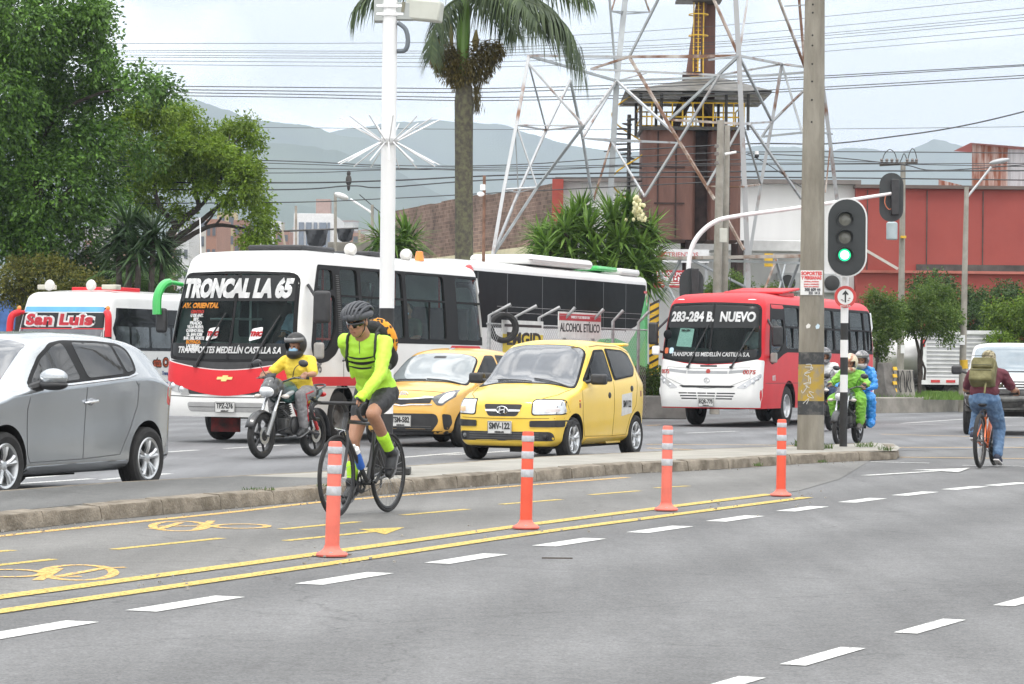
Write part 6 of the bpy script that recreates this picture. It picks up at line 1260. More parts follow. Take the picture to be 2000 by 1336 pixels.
plate(c2,'SMV-122',(xz(bvt,0,.43)+.022,-.02,.435),.335,.165)
line_decal(bvt,'front',[(-.72,.56),(-.35,.555),(0,.55),(.35,.555),(.72,.56)],'bumper_seam',GAP,c2,.008,.003)
side=decal(bvt,'left',rpoly([(-.62,.56),(-1.02,.60),(-1.02,.88),(-.62,.85)],.01),'number_panel',PLT,c2,.004,.006,.2);write(c2,'SMV122',.13,PLX,FR_LEFT(-.82,0,.72),.003,-.06,.72,bvh=bvt,view='left',off=.007)
for x,z in ((-.15,.845),(-1.02,.93)):
 h=bvt.ray_cast(*AX['left'](x,z))[0];MB().ell(h,(.055,.014,.042)).obj('door_handle',BLK,c2)
h=bvt.ray_cast(*AX['left'](.95,.78))[0];mb=MB();mb.box(h,(.05,.012,.03));mb.obj('side_repeater',AMB,c2,bevel=.005);h=bvt.ray_cast(*AX['left'](.95,.72))[0];MB().box(h,(.045,.012,.06)).obj('side_badge',M('badge_brown',(.25,.10,.06),.5),c2)
h=bvt.ray_cast(*AX['left'](-1.42,.86))[0];MB().box(h,(.05,.012,.08)).obj('side_badge',MATS['badge_brown'],c2)
for s in (-1,1):
 mirror(c2,(.56,s*.87,1.06),(.075,.115,.075),BLK,arm=(.62,s*.70,1.02))
# wipers
for y0,y1 in ((.10,-.42),(.62,.10)):
 q=[bvt.ray_cast(*AX['top'](1.02 - .02*k,y0+(y1 - y0)*k/5))[0]+V((0,0,.022)) for k in range(6)];MB().tube(q,.009,6).obj('wiper',BLK,c2)
MB().tube(spline([(-1.35,.2,1.54),(-1.5,.2,1.60),(-1.6,.2,1.58)],4),.004,5).obj('antenna',BLK,c2);mb=MB();mb.box((-1.48,0,1.53),(.22,1.0,.045));mb.obj('roof_spoiler',YEP,c2,bevel=.02)
MB().box((0,0,.22),(2.9,1.1,.12)).obj('floor_pan',UND,c2);MB().box((1.5,.2,.17),(.25,.3,.1)).obj('sump',UND,c2)
decal(bvt,'left',rpoly([(.68,.20),(-.85,.20),(-.85,.29),(.68,.29)],.03),'sill',YEP,c2,.012,.02,.1)
# ------------------------------------------------------------------ orange yellow taxi behind the cyclist
ORP=M('paint_taxi_orange',(.72,.41,.085),.32,var=.04,coat=.6,scale=2)
top=[(-1.80,.70),(-1.77,1.0),(-1.66,1.22),(-1.52,1.38),(-1.1,1.46),(-.4,1.487),(.05,1.455),(.28,1.385),(.95,1.01),(1.12,.965),(1.45,.905),(1.68,.82),(1.77,.74),(1.80,.62)]
bot=[(-1.80,.30),(1.6,.19),(1.80,.20)];wid=[(-1.80,.66),(-1.6,.75),(-1.2,.797),(1.0,.797),(1.5,.77),(1.80,.66)];wrf=[(-1.80,.54),(-1.3,.55),(0,.58),(.35,.60),(.9,.68),(1.2,.70),(1.80,.60)];blt=[(-1.80,1.02),(-.4,.98),(.9,.93),(1.80,.83)]
g=G(783,873);loc=V((g.x,g.y,0)) - fwd*1.80
c3,bvo,W0=car('taxi','orange yellow modern taxi hatchback with swept dark headlights behind the cyclist','taxi',ORP,car_hull(-1.80,1.80,top,bot,wid,wrf,blt,nose=.24),[(1.13,.325),(-1.27,.325)],[(1.13,.285),(-1.27,.285)],loc,HEAD,wd=.19)
GL_L=M('glass_light',(.20,.225,.235),.05,var=.2,scale=1.0,spec=.9,coat=.7)
decal(bvo,'top',rpoly([(1.02,-.72),(1.10,0),(1.02,.72),(.27,.59),(.22,0),(.27,-.59)],[.1,.6,.1,.1,.6,.1]),'windscreen_rubber',TRIM,c3,.004,.008,.07);decal(bvo,'top',rpoly([(.98,-.68),(1.06,0),(.98,.68),(.29,.57),(.24,0),(.29,-.57)],[.1,.6,.1,.1,.6,.1]),'windscreen',GL_L,c3,.009,.008,.07)
decal(bvo,'top',rpoly([(.42,-.10),(.42,.10),(.36,.10),(.36,-.10)],.02),'mirror_mount',BLK,c3,.012,.006,.1)
for pts in [[(.72,1.0),(-.25,1.0),(-.25,1.375),(.04,1.375),(.18,1.31)],[(-.32,1.0),(-1.15,1.06),(-1.15,1.30),(-.95,1.37),(-.32,1.385)]]: decal(bvo,'left',rpoly(pts,.06),'side_window',GL_D,c3,.005,.008,.06)
for s in (-1,1):
 decal(bvo,'front',rpoly([(s*.43,.735),(s*.52,.625),(s*.60,.62),(s*.725,.75),(s*.715,.865),(s*.60,.835)][::s],.025),'headlight_surround',LENSD,c3,.006,.014,.04);decal(bvo,'front',rpoly([(s*.53,.66),(s*.60,.65),(s*.70,.76),(s*.69,.835),(s*.60,.80)][::s],.03),'headlight',LENS,c3,.011,.012,.04)
 decal(bvo,'front',rpoly([(s*.60,.50),(s*.69,.49),(s*.695,.36),(s*.66,.26),(s*.62,.26)][::s],.03),'bumper_vent',BLK,c3,.006,.012,.05)
 mirror(c3,(.62,s*.92,1.03),(.08,.12,.085),BLK,arm=(.68,s*.72,1.0))
decal(bvo,'front',rpoly([(-.45,.735),(-.43,.655),(-.12,.65),(0,.625),(.12,.65),(.43,.655),(.45,.735),(0,.705)],.02),'grille',BLK,c3,.006,.012,.05)
for z0 in (.748,.636): line_decal(bvo,'front',[(-.46,z0),(-.15,z0 - .028 if z0 > .7 else z0 - .005),(0,z0 - .035 if z0 > .7 else z0 - .02),(.15,z0 - .028 if z0 > .7 else z0 - .005),(.46,z0)],'grille_trim',CHR,c3,.016,.012)
decal(bvo,'front',rpoly([(-.52,.50),(-.56,.38),(-.45,.22),(.45,.22),(.56,.38),(.52,.50)],.06),'bumper_opening',BLK,c3,.005,.010,.05)
for z in (.25,.28,.31): line_decal(bvo,'front',[(-.45,z),(0,z),(.45,z)],'opening_bar',MATS['bar_grey'],c3,.010,.010)
plate(c3,'TSM-582',(xz(bvo,0,.38)+.02,0,.385),.335,.165);write(c3,'KIA',.045,CHR,FR_FRONT(xz(bvo,0,.79)+.012,0,.79),.004,0,1.4);MB().tube([(xz(bvo,0,.79)+.012,.075*math.cos(k*.3142),.79+.034*math.sin(k*.3142)) for k in range(21)],.006,6).obj('emblem_ring',CHR,c3)
line_decal(bvo,'front',[(-.70,.22),(0,.205),(.70,.22)],'splitter',BLK,c3,.05,.012);line_decal(bvo,'front',[(-.70,.80),(-.4,.83),(0,.845),(.4,.83),(.70,.80)],'bonnet_gap',M('gap_orange',(.20,.10,.02),.6),c3,.008,.004)
for y0,y1 in ((.05,-.55),(.62,.05)):
 q=[bvo.ray_cast(*AX['top'](1.03 - .008*k,y0+(y1 - y0)*k/5))[0]+V((0,0,.018)) for k in range(6)];MB().tube(q,.009,6).obj('wiper',BLK,c3)
mb=MB();mb.lathe([(.0,.03),(.05,.025),(.06,0)],14,(-.05,0,1.45),(.3,0,1));mb.obj('roof_lamp',LENSD,c3);MB().box((0,0,.22),(2.9,1.1,.12)).obj('floor_pan',UND,c3)
# ------------------------------------------------------------------ white off-roader with its bumper missing, at the right edge
top=[(-2.1,1.0),(-2.08,1.5),(-1.95,1.70),(-1.0,1.76),(-.1,1.75),(.15,1.68),(.72,1.20),(.85,1.16),(1.5,1.12),(1.95,1.05),(2.1,.86)]
bot=[(-2.1,.5),(2.0,.50),(2.1,.55)];wid=[(-2.1,.80),(-1.8,.85),(1.5,.85),(1.9,.82),(2.1,.76)];wrf=[(-2.1,.68),(0,.70),(.3,.71),(.75,.77),(1.2,.76),(2.1,.70)];blt=[(-2.1,1.14),(2.1,1.06)]
WHV=M('paint_offroader_white',(.62,.63,.63),.3,var=.05,coat=.5,scale=2);g=G(1967,851);rz4=math.atan2(-1,-.20)
loc=V((g.x,g.y,0)) - V((math.cos(rz4),math.sin(rz4),0))*2.1
c4,bvp,W0=car('offroad_car','white off-road car with its front bumper missing at the right edge','car',WHV,car_hull(-2.1,2.1,top,bot,wid,wrf,blt,nose=.10),[(1.42,.44),(-1.3,.44)],[(1.42,.37),(-1.3,.37)],loc,rz4,wd=.25,rim='steel')
decal(bvp,'top',rpoly([(.74,-.72),(.78,0),(.74,.72),(.16,.66),(.14,0),(.16,-.66)],.08),'windscreen',M('glass_sky',(.16,.20,.23),.06,spec=.9,coat=.6),c4,.006,.01,.08)
decal(bvp,'front',rpoly([(-.80,.44),(.80,.44),(.82,.84),(-.82,.84)],.05),'bare_front',M('bare_metal_dark',(.018,.018,.018),.7,col2=(.10,.095,.09),scale=7),c4,.015,.03,.06)
decal(bvp,'front',rpoly([(-.40,.84),(.40,.84),(.42,1.02),(-.42,1.02)],.03),'grille',BLK,c4,.01,.015,.06)
for z in (.88,.93,.98): line_decal(bvp,'front',[(-.4,z),(.4,z)],'grille_bar',M('bar_silver',(.4,.41,.42),.3,metal=.6),c4,.016,.02)
for s in (-1,1): decal(bvp,'front',rpoly([(s*.46,.80),(s*.76,.80),(s*.74,.99),(s*.46,1.0)][::s],.03),'headlight',M('broken_lamp',(.30,.30,.29),.5,col2=(.06,.06,.06),scale=9),c4,.012,.02,.05);mirror(c4,(.62,s*1.0,1.22),(.07,.11,.09),BLK,arm=(.66,s*.8,1.16))
mb=MB();mb.tube([(2.05,-.78,.74),(2.16,-.5,.70),(2.18,0,.68),(2.16,.5,.70),(2.05,.78,.74)],.05,8);mb.box((2.0,0,.52),(.1,1.3,.08));mb.tube([(2.1,.3,.6),(2.2,.32,.56),(2.14,.36,.50)],.03,6);mb.obj('bumper_beam',M('beam_grey',(.12,.12,.115),.6,var=.4,scale=6),c4)
MB().box((0,0,.45),(3.6,1.1,.2)).obj('chassis',UND,c4);mb=MB();mb.box((.75,.1,1.195),(.02,.7,.02));mb.obj('wiper',BLK,c4)
for s in (-1,1): mb=MB();mb.box((1.0,s*.83,.78),(.03,.02,.5));mb.obj('door_gap',BLK,c4)
# ------------------------------------------------------------------ parked lorry body and tanker beyond the verge
YL=92;a=P(1801,648,YL);b=P(1956,652,YL);zb=P(1850,746,YL).z;wd_=b.x - a.x;t=thing('lorry','ribbed aluminium lorry box parked on the grass verge','lorry',((a.x+b.x)/2,YL+1.2,0))
ALU=M('aluminium_slat',(.44,.44,.46),.4,metal=.45,var=.12,scale=2);MB().box((0,0,(a.z+zb)/2),(wd_ - .1,2.2,a.z - zb - .05)).obj('box_body',ALU,t)
WS=M('slat_white',(.68,.68,.69),.4)
for i in range(12): z=zb+(a.z - zb)*(i+.5)/12;MB().box((0,-1.12,z),(wd_ - .2,.05,.045)).obj('slat',WS,t)
for x in (-wd_/2+.08,wd_/2 - .08): MB().box((x,-1.13,(a.z+zb)/2),(.16,.08,a.z - zb)).obj('corner_post',WS,t)
MB().box((0,-1.14,zb+.02),(wd_,.1,.22)).obj('bottom_rail',WS,t);MB().box((0,-1.14,a.z),(wd_,.1,.12)).obj('top_rail',WS,t)
for x in (-wd_/2+.45,-wd_/2+.95,-wd_/2+1.45): MB().box((x,-1.20,zb+.02),(.30,.02,.09)).obj('reflector',REDL,t)
for x in (-wd_/2+.05,wd_/2 - .05): MB().box((x,-1.19,a.z - .35),(.10,.04,.28)).obj('marker_lamp',REDL,t)
MB().box((0,0,.75),(wd_ - .6,1.6,.28)).obj('chassis',UND,t);wheel(t,-.2,-.95,.40,.26,'bus',0,5,-1,RIMD);wheel(t,.9,-.95,.40,.26,'bus',0,5,-1,RIMD)
c=P(1745,690,94);t=thing('tank_trailer','shiny steel tank trailer half hidden behind the small street trees','trailer',(c.x,94,0))
STL=M('tank_steel',(.52,.51,.50),.3,metal=.6,var=.1,scale=1.2);MB().lathe([(0,-1.95),(.6,-1.85),(.92,-1.6),(.92,1.4),(.6,1.65),(0,1.7)],32,(0,0,c.z - .1),(1,0,0)).obj('tank',STL,t)
MB().box((0,0,.62),(3.2,1.3,.3)).obj('chassis',UND,t);MB().prism([(0,0),(.6,0),(.35,.62),(.15,.6)],((-.5,-1.0,.62),(1,0,0),(0,0,1)),.06).obj('mudguard',RED,t)
for x in (-.6,.7): wheel(t,x,-.85,.45,.28,'bus',0,5,-1,RIMD)
# ------------------------------------------------------------------ delineator posts along the bike lane
ORG=M('delineator_orange',(.70,.085,.04),.5,var=.08,scale=6);ORF=M('delineator_faded',(.68,.15,.11),.6,var=.1,scale=8);REF=M('reflective_band',(.42,.43,.46),.35,var=.12,scale=30)
def delineator(name,label,px,py,h,lean,faded):
 g=G(px,py);t=thing(name,label,'bollard',g,rng.uniform(0,6),'orange delineator posts along the bike lane')
 mt=ORF if faded else ORG;mb=MB();mb.lathe([(0,.0),(.10,0),(.105,.012),(.098,.022),(.07,.035),(.052,.055),(.05,.07)],28);b=mb.obj('base',ORF,t)
 for k in range(4): a=k*1.57;MB().ell((.078*math.cos(a),.078*math.sin(a),.026),(.016,.016,.008),nu=10,nv=6).obj('bolt',M('bolt_grey',(.25,.24,.23),.5,metal=.5),b)
 r=.046;S=Matrix.Shear('XY',4,lean) if False else None
 z=lambda f: h*f
 mb=MB();mb.lathe([(r*1.02,.06),(r,z(.5)),(r*.95,z(.985)),(r*.80,h),(0,h - .004)],28);p=mb.obj('post',mt,t,ang=50)
 for f0,f1 in ((.53,.61),(.72,.795),(.895,.955)):
  MB().lathe([(r*.995+.001,z(f0)),(r*.985+.003,z(f0)+.004),(r*.975+.003,z(f1) - .004),(r*.965+.001,z(f1))],28).obj('reflective_band',REF,p)
 for o in (p,): o.rotation_euler=(lean[0],lean[1],0)
 t.rotation_euler=(0,0,0)
 return t
delineator('delineator_post','nearest orange post with grey bands standing in front of the bicycle wheel',648,1086,.745,(0,R(1.2)),True)
delineator('delineator_post','orange post with grey bands in front of the yellow taxi',1027,1032.5,.745,(0,R(.8)),False)
delineator('delineator_post','faded orange post with grey bands between the yellow taxi and the red bus',1301,997,.735,(0,R(.6)),True)
delineator('delineator_post','orange post with grey bands at the end of the double yellow line',1525,968.5,.745,(0,R(.3)),False)
# ------------------------------------------------------------------ white pole with spikes and camera boxes
WP=M('pole_white',(.72,.72,.72),.45,var=.05,scale=1.5,stretch=(3,3,.4));BP=M('pole_black',(.018,.018,.019),.5,var=.3);CBX=M('housing_beige',(.46,.47,.42),.5,var=.08,scale=3);CBX2=M('housing_grey',(.36,.38,.37),.5,var=.1,scale=3)
g=G(752,926,.12);YW=g.y;kk=YW/F;t=thing('camera_pole','tall white pole with a ring of spikes and camera boxes on top','pole',(g.x,g.y,.12));zz=lambda py: P(760,py,YW).z - .12;xx=lambda px,py: 0
RW=14.6*kk
def seg_lathe(z0,z1,mat,nm='shaft',r=RW): return MB().lathe([(r,z0),(r,z1)],32).obj(nm,mat,t)
seg_lathe(0,zz(808),BP,'black_band');seg_lathe(zz(808),zz(652),WP,'white_band');seg_lathe(zz(652),zz(602),BP,'black_band');seg_lathe(zz(602),zz(-160),WP,'shaft')
mb=MB();mb.box((.05,0,.035),(.42,.42,.07));mb.obj('base_plate',BP,t,bevel=.01);mb=MB()
for a in range(4): ca,sa=math.cos(a*1.57+.4),math.sin(a*1.57+.4);mb.prism([(RW,.07),(RW+.13,.07),(RW,.36)],((0,0,0),(ca,sa,0),(0,0,1)),.012)
mb.obj('gusset',BP,t)
zs=zz(277);MB().lathe([(RW,zs - .03),(RW+.015,zs - .03),(RW+.018,zs),(RW+.015,zs+.03),(RW,zs+.03)],32).obj('spike_collar',M('collar_steel',(.45,.45,.45),.4,metal=.5),t)
rr=random.Random(12);SP=M('spike_white',(.70,.70,.71),.35,metal=.2)
for k in range(26):
 a=k/13*2*math.pi+rr.uniform(-.06,.06);up=1 if k < 13 else -1;d=V((math.cos(a),math.sin(a),up*.52)).normalized();p=V((math.cos(a)*RW,math.sin(a)*RW,zs));MB().tube([p,p+d*.50],[.007,.006],6).obj('spike',SP,t)
# housings
mb=MB();mb.box(((748 - 766)*kk,.06,zz(20)),(26*kk,.20,44*kk));mb.obj('control_box',CBX2,t,bevel=.008)
hb=MB().prism(rpoly([(0,-17),(42,-17),(66,-10),(70,20),(0,22)],3),((0,0,0),(kk,0,0),(0,0,kk)),.22/1).obj('camera_housing',CBX,t,bevel=.01) if False else MB().box((0,0,0),(70*kk,.18,40*kk)).obj('camera_housing',CBX,t,bevel=.02);hb.location=((833 - 766)*kk,.02,zz(20));hb.rotation_euler=(0,R(6),R(-12))
mb=MB();mb.box((-38*kk,-.10,2*kk),(6*kk,.02,20*kk));mb.obj('housing_vent',M('vent_brown',(.20,.19,.14),.6),hb)
mb=MB();mb.box(((790 - 766)*kk,.02,zz(22)),(44*kk,.12,34*kk));mb.obj('bracket_box',CBX2,t,bevel=.008)
for py in (12,28):
 MB().lathe([(RW,zz(py) - .02),(RW+.012,zz(py) - .02),(RW+.012,zz(py)+.02),(RW,zz(py)+.02)],28).obj('clamp',WP,t)
 for s in (-1,1): MB().box((s*(RW+.03),-RW*.4,zz(py)),(.06,.025,.022)).obj('clamp_bolt',CHR,t)
MB().tube(spline([((782 - 766)*kk,-.04,zz(45)),((797 - 766)*kk,-.05,zz(58)),((802 - 766)*kk,-.05,zz(80)),((797 - 766)*kk,-.04,zz(98)),((780 - 766)*kk,-.0,zz(100))],6),.024,10).obj('conduit',M('conduit_grey',(.12,.14,.16),.5),t)
# ------------------------------------------------------------------ big concrete pole
CP=M('pole_concrete',(.135,.12,.095),.92,var=.3,scale=3.2,col2=(.27,.25,.21),lo=.3,hi=.7,bump=.45,bscale=22,stretch=(1.5,1.5,.35));CPY=M('pole_yellow_worn',(.36,.24,.035),.8,scale=7,col2=(.24,.20,.14),lo=.45,hi=.62);CPB=M('pole_black_worn',(.035,.036,.038),.8,scale=7,col2=(.13,.125,.115),lo=.5,hi=.7)
g=G(1583,878,.12);YC=g.y;kk=YC/F;t=thing('concrete_pole','massive weathered concrete pole with yellow and black bands at the end of the median','pole',(g.x,g.y,.12),R(-9));zz=lambda py: P(1585,py,YC).z - .12
def octo(z): w_=(.180 - .0078*z);c=w_*.42;return [(-w_,-w_+c),(-w_+c,-w_),(w_ - c,-w_),(w_,-w_+c),(w_,w_ - c),(w_ - c,w_),(-w_+c,w_),(-w_,w_ - c)]
def pole_seg(z0,z1,mat,nm,grow=0.0):
 n=max(2,int((z1 - z0)/.4));vs=[];fs=[]
 for i in range(n+1): z=z0+(z1 - z0)*i/n;vs += [(x*(1+grow),y*(1+grow),z) for x,y in octo(z)]
 for i in range(n):
  for k in range(8): q=(k+1) % 8;fs.append((i*8+k,i*8+q,i*8+8+q,i*8+8+k))
 fs += [tuple(range(7,-1,-1)),tuple(range(n*8,n*8+8))];mb=MB();mb.add(vs,fs);return mb.obj(nm,mat,t,ang=20)
pole_seg(0,zz(810),CP,'foot');pole_seg(zz(810),zz(783),CPB,'black_band',.004);pole_seg(zz(783),zz(712),CPY,'yellow_band',.004);pole_seg(zz(712),zz(688),CPB,'black_band',.004);sh=pole_seg(zz(688),9.5,CP,'shaft')
fy=lambda z: -(.180 - .0078*z)
for py in (11,27,71,91,127,161,197,240): MB().lathe([(0,.002),(.013,.002),(.014,-.01)],10,(-.02,fy(zz(py)) - .001,zz(py)),(0,-1,0)).obj('hole',UND,sh)
mb=MB();mb.box((0,fy(zz(552)) - .006,zz(553)),(.30,.008,.335));nb=mb.obj('notice',M('paper_white',(.66,.66,.65),.7),t,bevel=.002)
nr=M('ink_red',(.55,.05,.05),.6);nk=M('ink_black',(.05,.05,.06),.6);q=lambda dx,dz: ((dx,fy(zz(552)) - .0115,zz(553)+dz),(1,0,0),(0,0,1))
write(nb,'SOPORTES',.068,nr,q(-.0,.125),.003,0,.86);write(nb,'Y PERSIANAS',.062,nr,q(.0,.065),.003,0,.76);write(nb,'cortinas, persianas',.030,nr,q(0,.018),.001,0,.9);write(nb,'lavado e instalación',.030,nr,q(0,-.018),.001,0,.88);write(nb,'bases para televisor',.028,nr,q(0,-.052),.001,0,.9);write(nb,'300 609 44',.055,nk,q(.015,-.095),.003,0,.85);write(nb,'221 14 3',.05,nk,q(.04,-.14),.003,0,.85)
for dx,py,w_,h_,c_ in ((-.06,642,.055,.07,(.6,.58,.55)),(.07,643,.05,.075,(.45,.55,.62))): MB().prism([(0,0),(w_*.8,.01),(w_,h_*.7),(w_*.4,h_),(-.01,h_*.5)],((dx,fy(zz(py)) - .002,zz(py)),(1,0,0),(0,0,1)),.003).obj('paper_scrap',M('scrap_%d' % py,c_,.8),t)
GRF=M('graffiti_white',(.50,.50,.47),.7);rg=random.Random(9)
for k in range(7):
 x=rg.uniform(-.07,.03);z=zz(755)+.26 - k*.075;pts=[V((x+.055*math.cos(a)*rg.uniform(.6,1.1),fy(z) - .004,z+.05*math.sin(a*rg.uniform(.9,1.2)))) for a in [rg.uniform(0,6.3) for i in range(5)]];MB().tube(spline(pts,4),.0045,5).obj('graffiti',GRF,t)
# ------------------------------------------------------------------ traffic light on its striped post
g=G(1647,872,.12);YT=g.y;kk=YT/F;t=thing('traffic_light','traffic light showing green on a black and white striped post','traffic light',(g.x,g.y,.12));zz=lambda py: P(1648,py,YT).z - .12;r=7.6*kk
bands=[(872,766,BP),(766,732,WP),(732,698,BP),(698,664,WP),(664,631,BP),(631,540,WP)]
for a,b,mt_ in bands: MB().lathe([(r,zz(a)),(r,zz(b))],24).obj('black_band' if mt_ is BP else 'white_band',mt_,t)
def sign_disc():
 s=MB().lathe([(0,.006),(21*kk,.006),(21.5*kk,0),(21*kk,-.006),(0,-.006)],40,(0,-.075,zz(580)),(0,-1,0)).obj('sign_disc',M('sign_ring_red',(.50,.05,.045),.45),t)
 MB().lathe([(0,.003),(15.5*kk,.003),(15.5*kk,0)],40,(0,-.0825,zz(580)),(0,-1,0)).obj('sign_face',M('sign_face_white',(.66,.66,.65),.5),s)
 ar=[(-1.6,-12),(1.6,-12),(1.6,5),(6,3.2),(6,5.6),(0,13),(-6,5.6),(-6,3.2),(-1.6,5)];MB().prism([(x*kk*.95,y*kk*.95) for x,y in ar],((0,-.0865,zz(580)+.002),(1,0,0),(0,0,1)),.002).obj('arrow',PLX,s)
 for dx,dz in ((-7,-6),(-4,-8),(6,-7),(8,-3)): MB().ell((dx*kk,-.087,zz(580)+dz*kk),(2.2*kk,.001,1.2*kk),nu=8,nv=5).obj('sticker_remnant',M('remnant',(.25,.2,.2),.7),s)
 write(s,'SOLO BUS',4.4*kk,M('sign_letters',(.62,.5,.48),.5),((0,-.0835,zz(598)),(1,0,0),(0,0,1)),.001)
sign_disc()
BBM=M('backboard_black',(.028,.032,.034),.55,var=.15);z0=zz(465);w_,h_=36.5*kk,74.5*kk
def stadium(w,h,n=14): return [(w*math.cos(math.pi*k/n),h - w+w*math.sin(math.pi*k/n)) for k in range(n+1)]+[(-w*math.cos(math.pi*k/n),-(h - w) - w*math.sin(math.pi*k/n)) for k in range(n+1)]
MB().prism(stadium(w_+3.2*kk,h_+3.2*kk),((0,-.165,z0),(1,0,0),(0,0,1)),.012).obj('board_rim',WP,t);MB().prism(stadium(w_,h_),((0,-.174,z0),(1,0,0),(0,0,1)),.014).obj('backboard',BBM,t)
hsg=MB().box((-4*kk,-.085,zz(464)),(36*kk,.15,122*kk)).obj('housing',BBM,t,bevel=.02)
LGR=M('signal_lens_off',(.15,.15,.13),.25,var=.1,coat=.4,scale=20);GON=M('signal_green_lit',(.02,.80,.34),.3,emit=.9,var=.02);GEM=M('signal_green_core',(.72,1.0,.85),.3,emit=1.6,var=.02)
for i,py in enumerate((430,465,499)):
 c=V((-4*kk,-.182,zz(py)));rl_=14.2*kk
 ln=MB().lathe([(0,.022),(rl_*.6,.016),(rl_,0)],28,c,(0,-1,0)).obj('signal_lens',LGR if i < 2 else GON,hsg)
 if i == 2: MB().lathe([(0,.024),(rl_*.5,.022),(rl_*.62,.017)],24,c+V((0,-.001,0)),(0,-1,0)).obj('lamp_core',GEM,hsg)
 mb=MB();n=26;vs=[]
 for k in range(n+1):
  a=R(-35)+(R(250))*k/n;ca,sa=math.cos(a),math.sin(a);L_=.11*(.35+.65*max(0,sa) ** .8);R1=rl_*1.10
  vs += [c+V((ca*R1,.0,sa*R1)),c+V((ca*R1,-L_,sa*R1 - .01)),c+V((ca*(R1+.006),-L_,sa*(R1+.006) - .01)),c+V((ca*(R1+.006),0,sa*(R1+.006)))]
 fs=[(k*4+j,k*4+(j+1) % 4,k*4+4+(j+1) % 4,k*4+4+j) for k in range(n) for j in range(4)]+[(0,1,2,3),(n*4,n*4+3,n*4+2,n*4+1)];mb.add(vs,fs);mb.obj('visor',BBM,hsg)
 MB().lathe([(rl_,.0),(rl_*1.02,.012),(rl_*1.16,.012),(rl_*1.18,0)],28,c,(0,-1,0)).obj('lens_ring',BLK,hsg)
# ------------------------------------------------------------------ cantilever signal beyond the red bus
YA=67;c0=P(1345,600,YA);t=thing('signal_mast','white curved mast arm reaching over the road with signals seen from behind','traffic light',(c0.x,YA,0));Q=lambda px,py,dy=0: P(px,py,YA+dy) - V((c0.x,YA,0));kk=YA/F
arm=spline([Q(1344,560),Q(1347,500),Q(1362,463),(Q(1395,434)),Q(1440,422),Q(1565,405),Q(1748,377)],8)
MB().tube([(0,0,0),Q(1344,560)],5.2*kk,16).obj('post',WP,t);MB().tube(arm,[4.8*kk]*(len(arm) // 2)+[4.8*kk+(3.2 - 4.8)*kk*i/(len(arm) - len(arm) // 2 - 1) for i in range(len(arm) - len(arm) // 2)],14).obj('mast_arm',WP,t)
for px,py,h_,nm in ((1742,385,48,'signal_head'),(1350,560,36,'signal_head')):
 c=Q(px,py);b=MB().prism(stadium(23.5*kk,h_*kk),((c.x,.10 if px > 1500 else -.12,c.z),(1,0,0),(0,0,1)),.02).obj(nm,BBM,t)
 mb=MB();mb.box((c.x+6*kk,(-.02 if px > 1500 else -.2),c.z),(15*kk,.16,70*kk));hs=mb.obj('housing',BLK,b,bevel=.015)
 if px > 1500: MB().tube(spline([(c.x - 12*kk,-.0,c.z+4*kk),(c.x - 14*kk,-.02,c.z - 12*kk),(c.x - 6*kk,-.02,c.z - 24*kk),(c.x+2*kk,-.02,c.z - 20*kk)],5),.012,6).obj('cable',M('cable_orange',(.5,.16,.08),.6),b)
# ------------------------------------------------------------------ street poles further back
CPF=M('pole_far_concrete',(.22,.205,.175),.9,var=.25,scale=2,col2=(.34,.32,.28));CPF2=M('pole_rusty',(.16,.085,.055),.8,var=.4,scale=3)
def far_pole(name,label,px,pyt,pxb,Y,w0,w1,mat=CPF):
 b=P(pxb,740,Y);t=thing(name,label,'pole',(b.x,Y,0));o=V((b.x,Y,0));tp=P(px,pyt,Y) - o;MB().tube([(0,0,0),tp],[w0*Y/F/2,w1*Y/F/2],12).obj('shaft',mat,t);return t,o
t,o=far_pole('utility_pole','concrete pole with a meter box behind the red bus roof',1408,235,1396,72,20,14);MB().tube([P(1414,600,72.4) - o,P(1421,245,72.4) - o],[.10,.07],10).obj('second_shaft',CPF,t);MB().box(P(1413,460,71.6) - o,(.19,.15,.36)).obj('meter_box',M('box_cream',(.48,.48,.43),.5),t,bevel=.01)
mb=MB();mb.tube([P(1416,301,71.7) - o,P(1438,297,71.7) - o],.035,6);mb.obj('insulator_arm',WTX,t)
for py in (285,300,318): MB().lathe([(0,.05),(.05,.04),(.06,-.04),(0,-.05)],10,P(1400,py,71.6) - o,(0,0,1)).obj('insulator',M('insulator_brown',(.14,.12,.11),.3),t)
t,o=far_pole('utility_pole','concrete pole with crossarm and grey transformer can in front of the red factory',1764,318,1758,84,15,10)
mb=MB();mb.tube([P(1718,322,84) - o,P(1792,318,84) - o],.05,6);mb.obj('crossarm',M('crossarm_dark',(.10,.085,.07),.8),t)
for px in (1722,1732,1742,1752,1772,1782,1790): MB().lathe([(0,.10),(.035,.09),(.055,.05),(.035,.02),(.05,-.0),(.02,-.06)],10,P(px,316,83.9) - o,(0,0,1)).obj('insulator',MATS['insulator_brown'],t)
for a,b,h in ((1723,1752,292),(1757,1774,300),(1772,1792,290)): MB().tube(spline([P(a,318,84) - o,P(a+4,h+10,84) - o,P((a+b)/2,h,84) - o,P(b - 4,h+8,84) - o,P(b,318,84) - o],5),.014,5).obj('jumper_wire',WIRE,t)
c=P(1742,452,83.6) - o;MB().lathe([(0,.30),(.12,.28),(.165,.24),(.165,-.22),(.14,-.25),(0,-.25)],18,c,(0,0,1)).obj('transformer',M('can_grey',(.36,.42,.44),.4),t);mb=MB();mb.box(P(1764,463,83.8) - o,(.16,.18,.07));mb.obj('yellow_tag',YS,t);mb=MB();mb.box(P(1763,682,83.8) - o,(.11,.02,.24));mb.obj('poster',WTX,t)
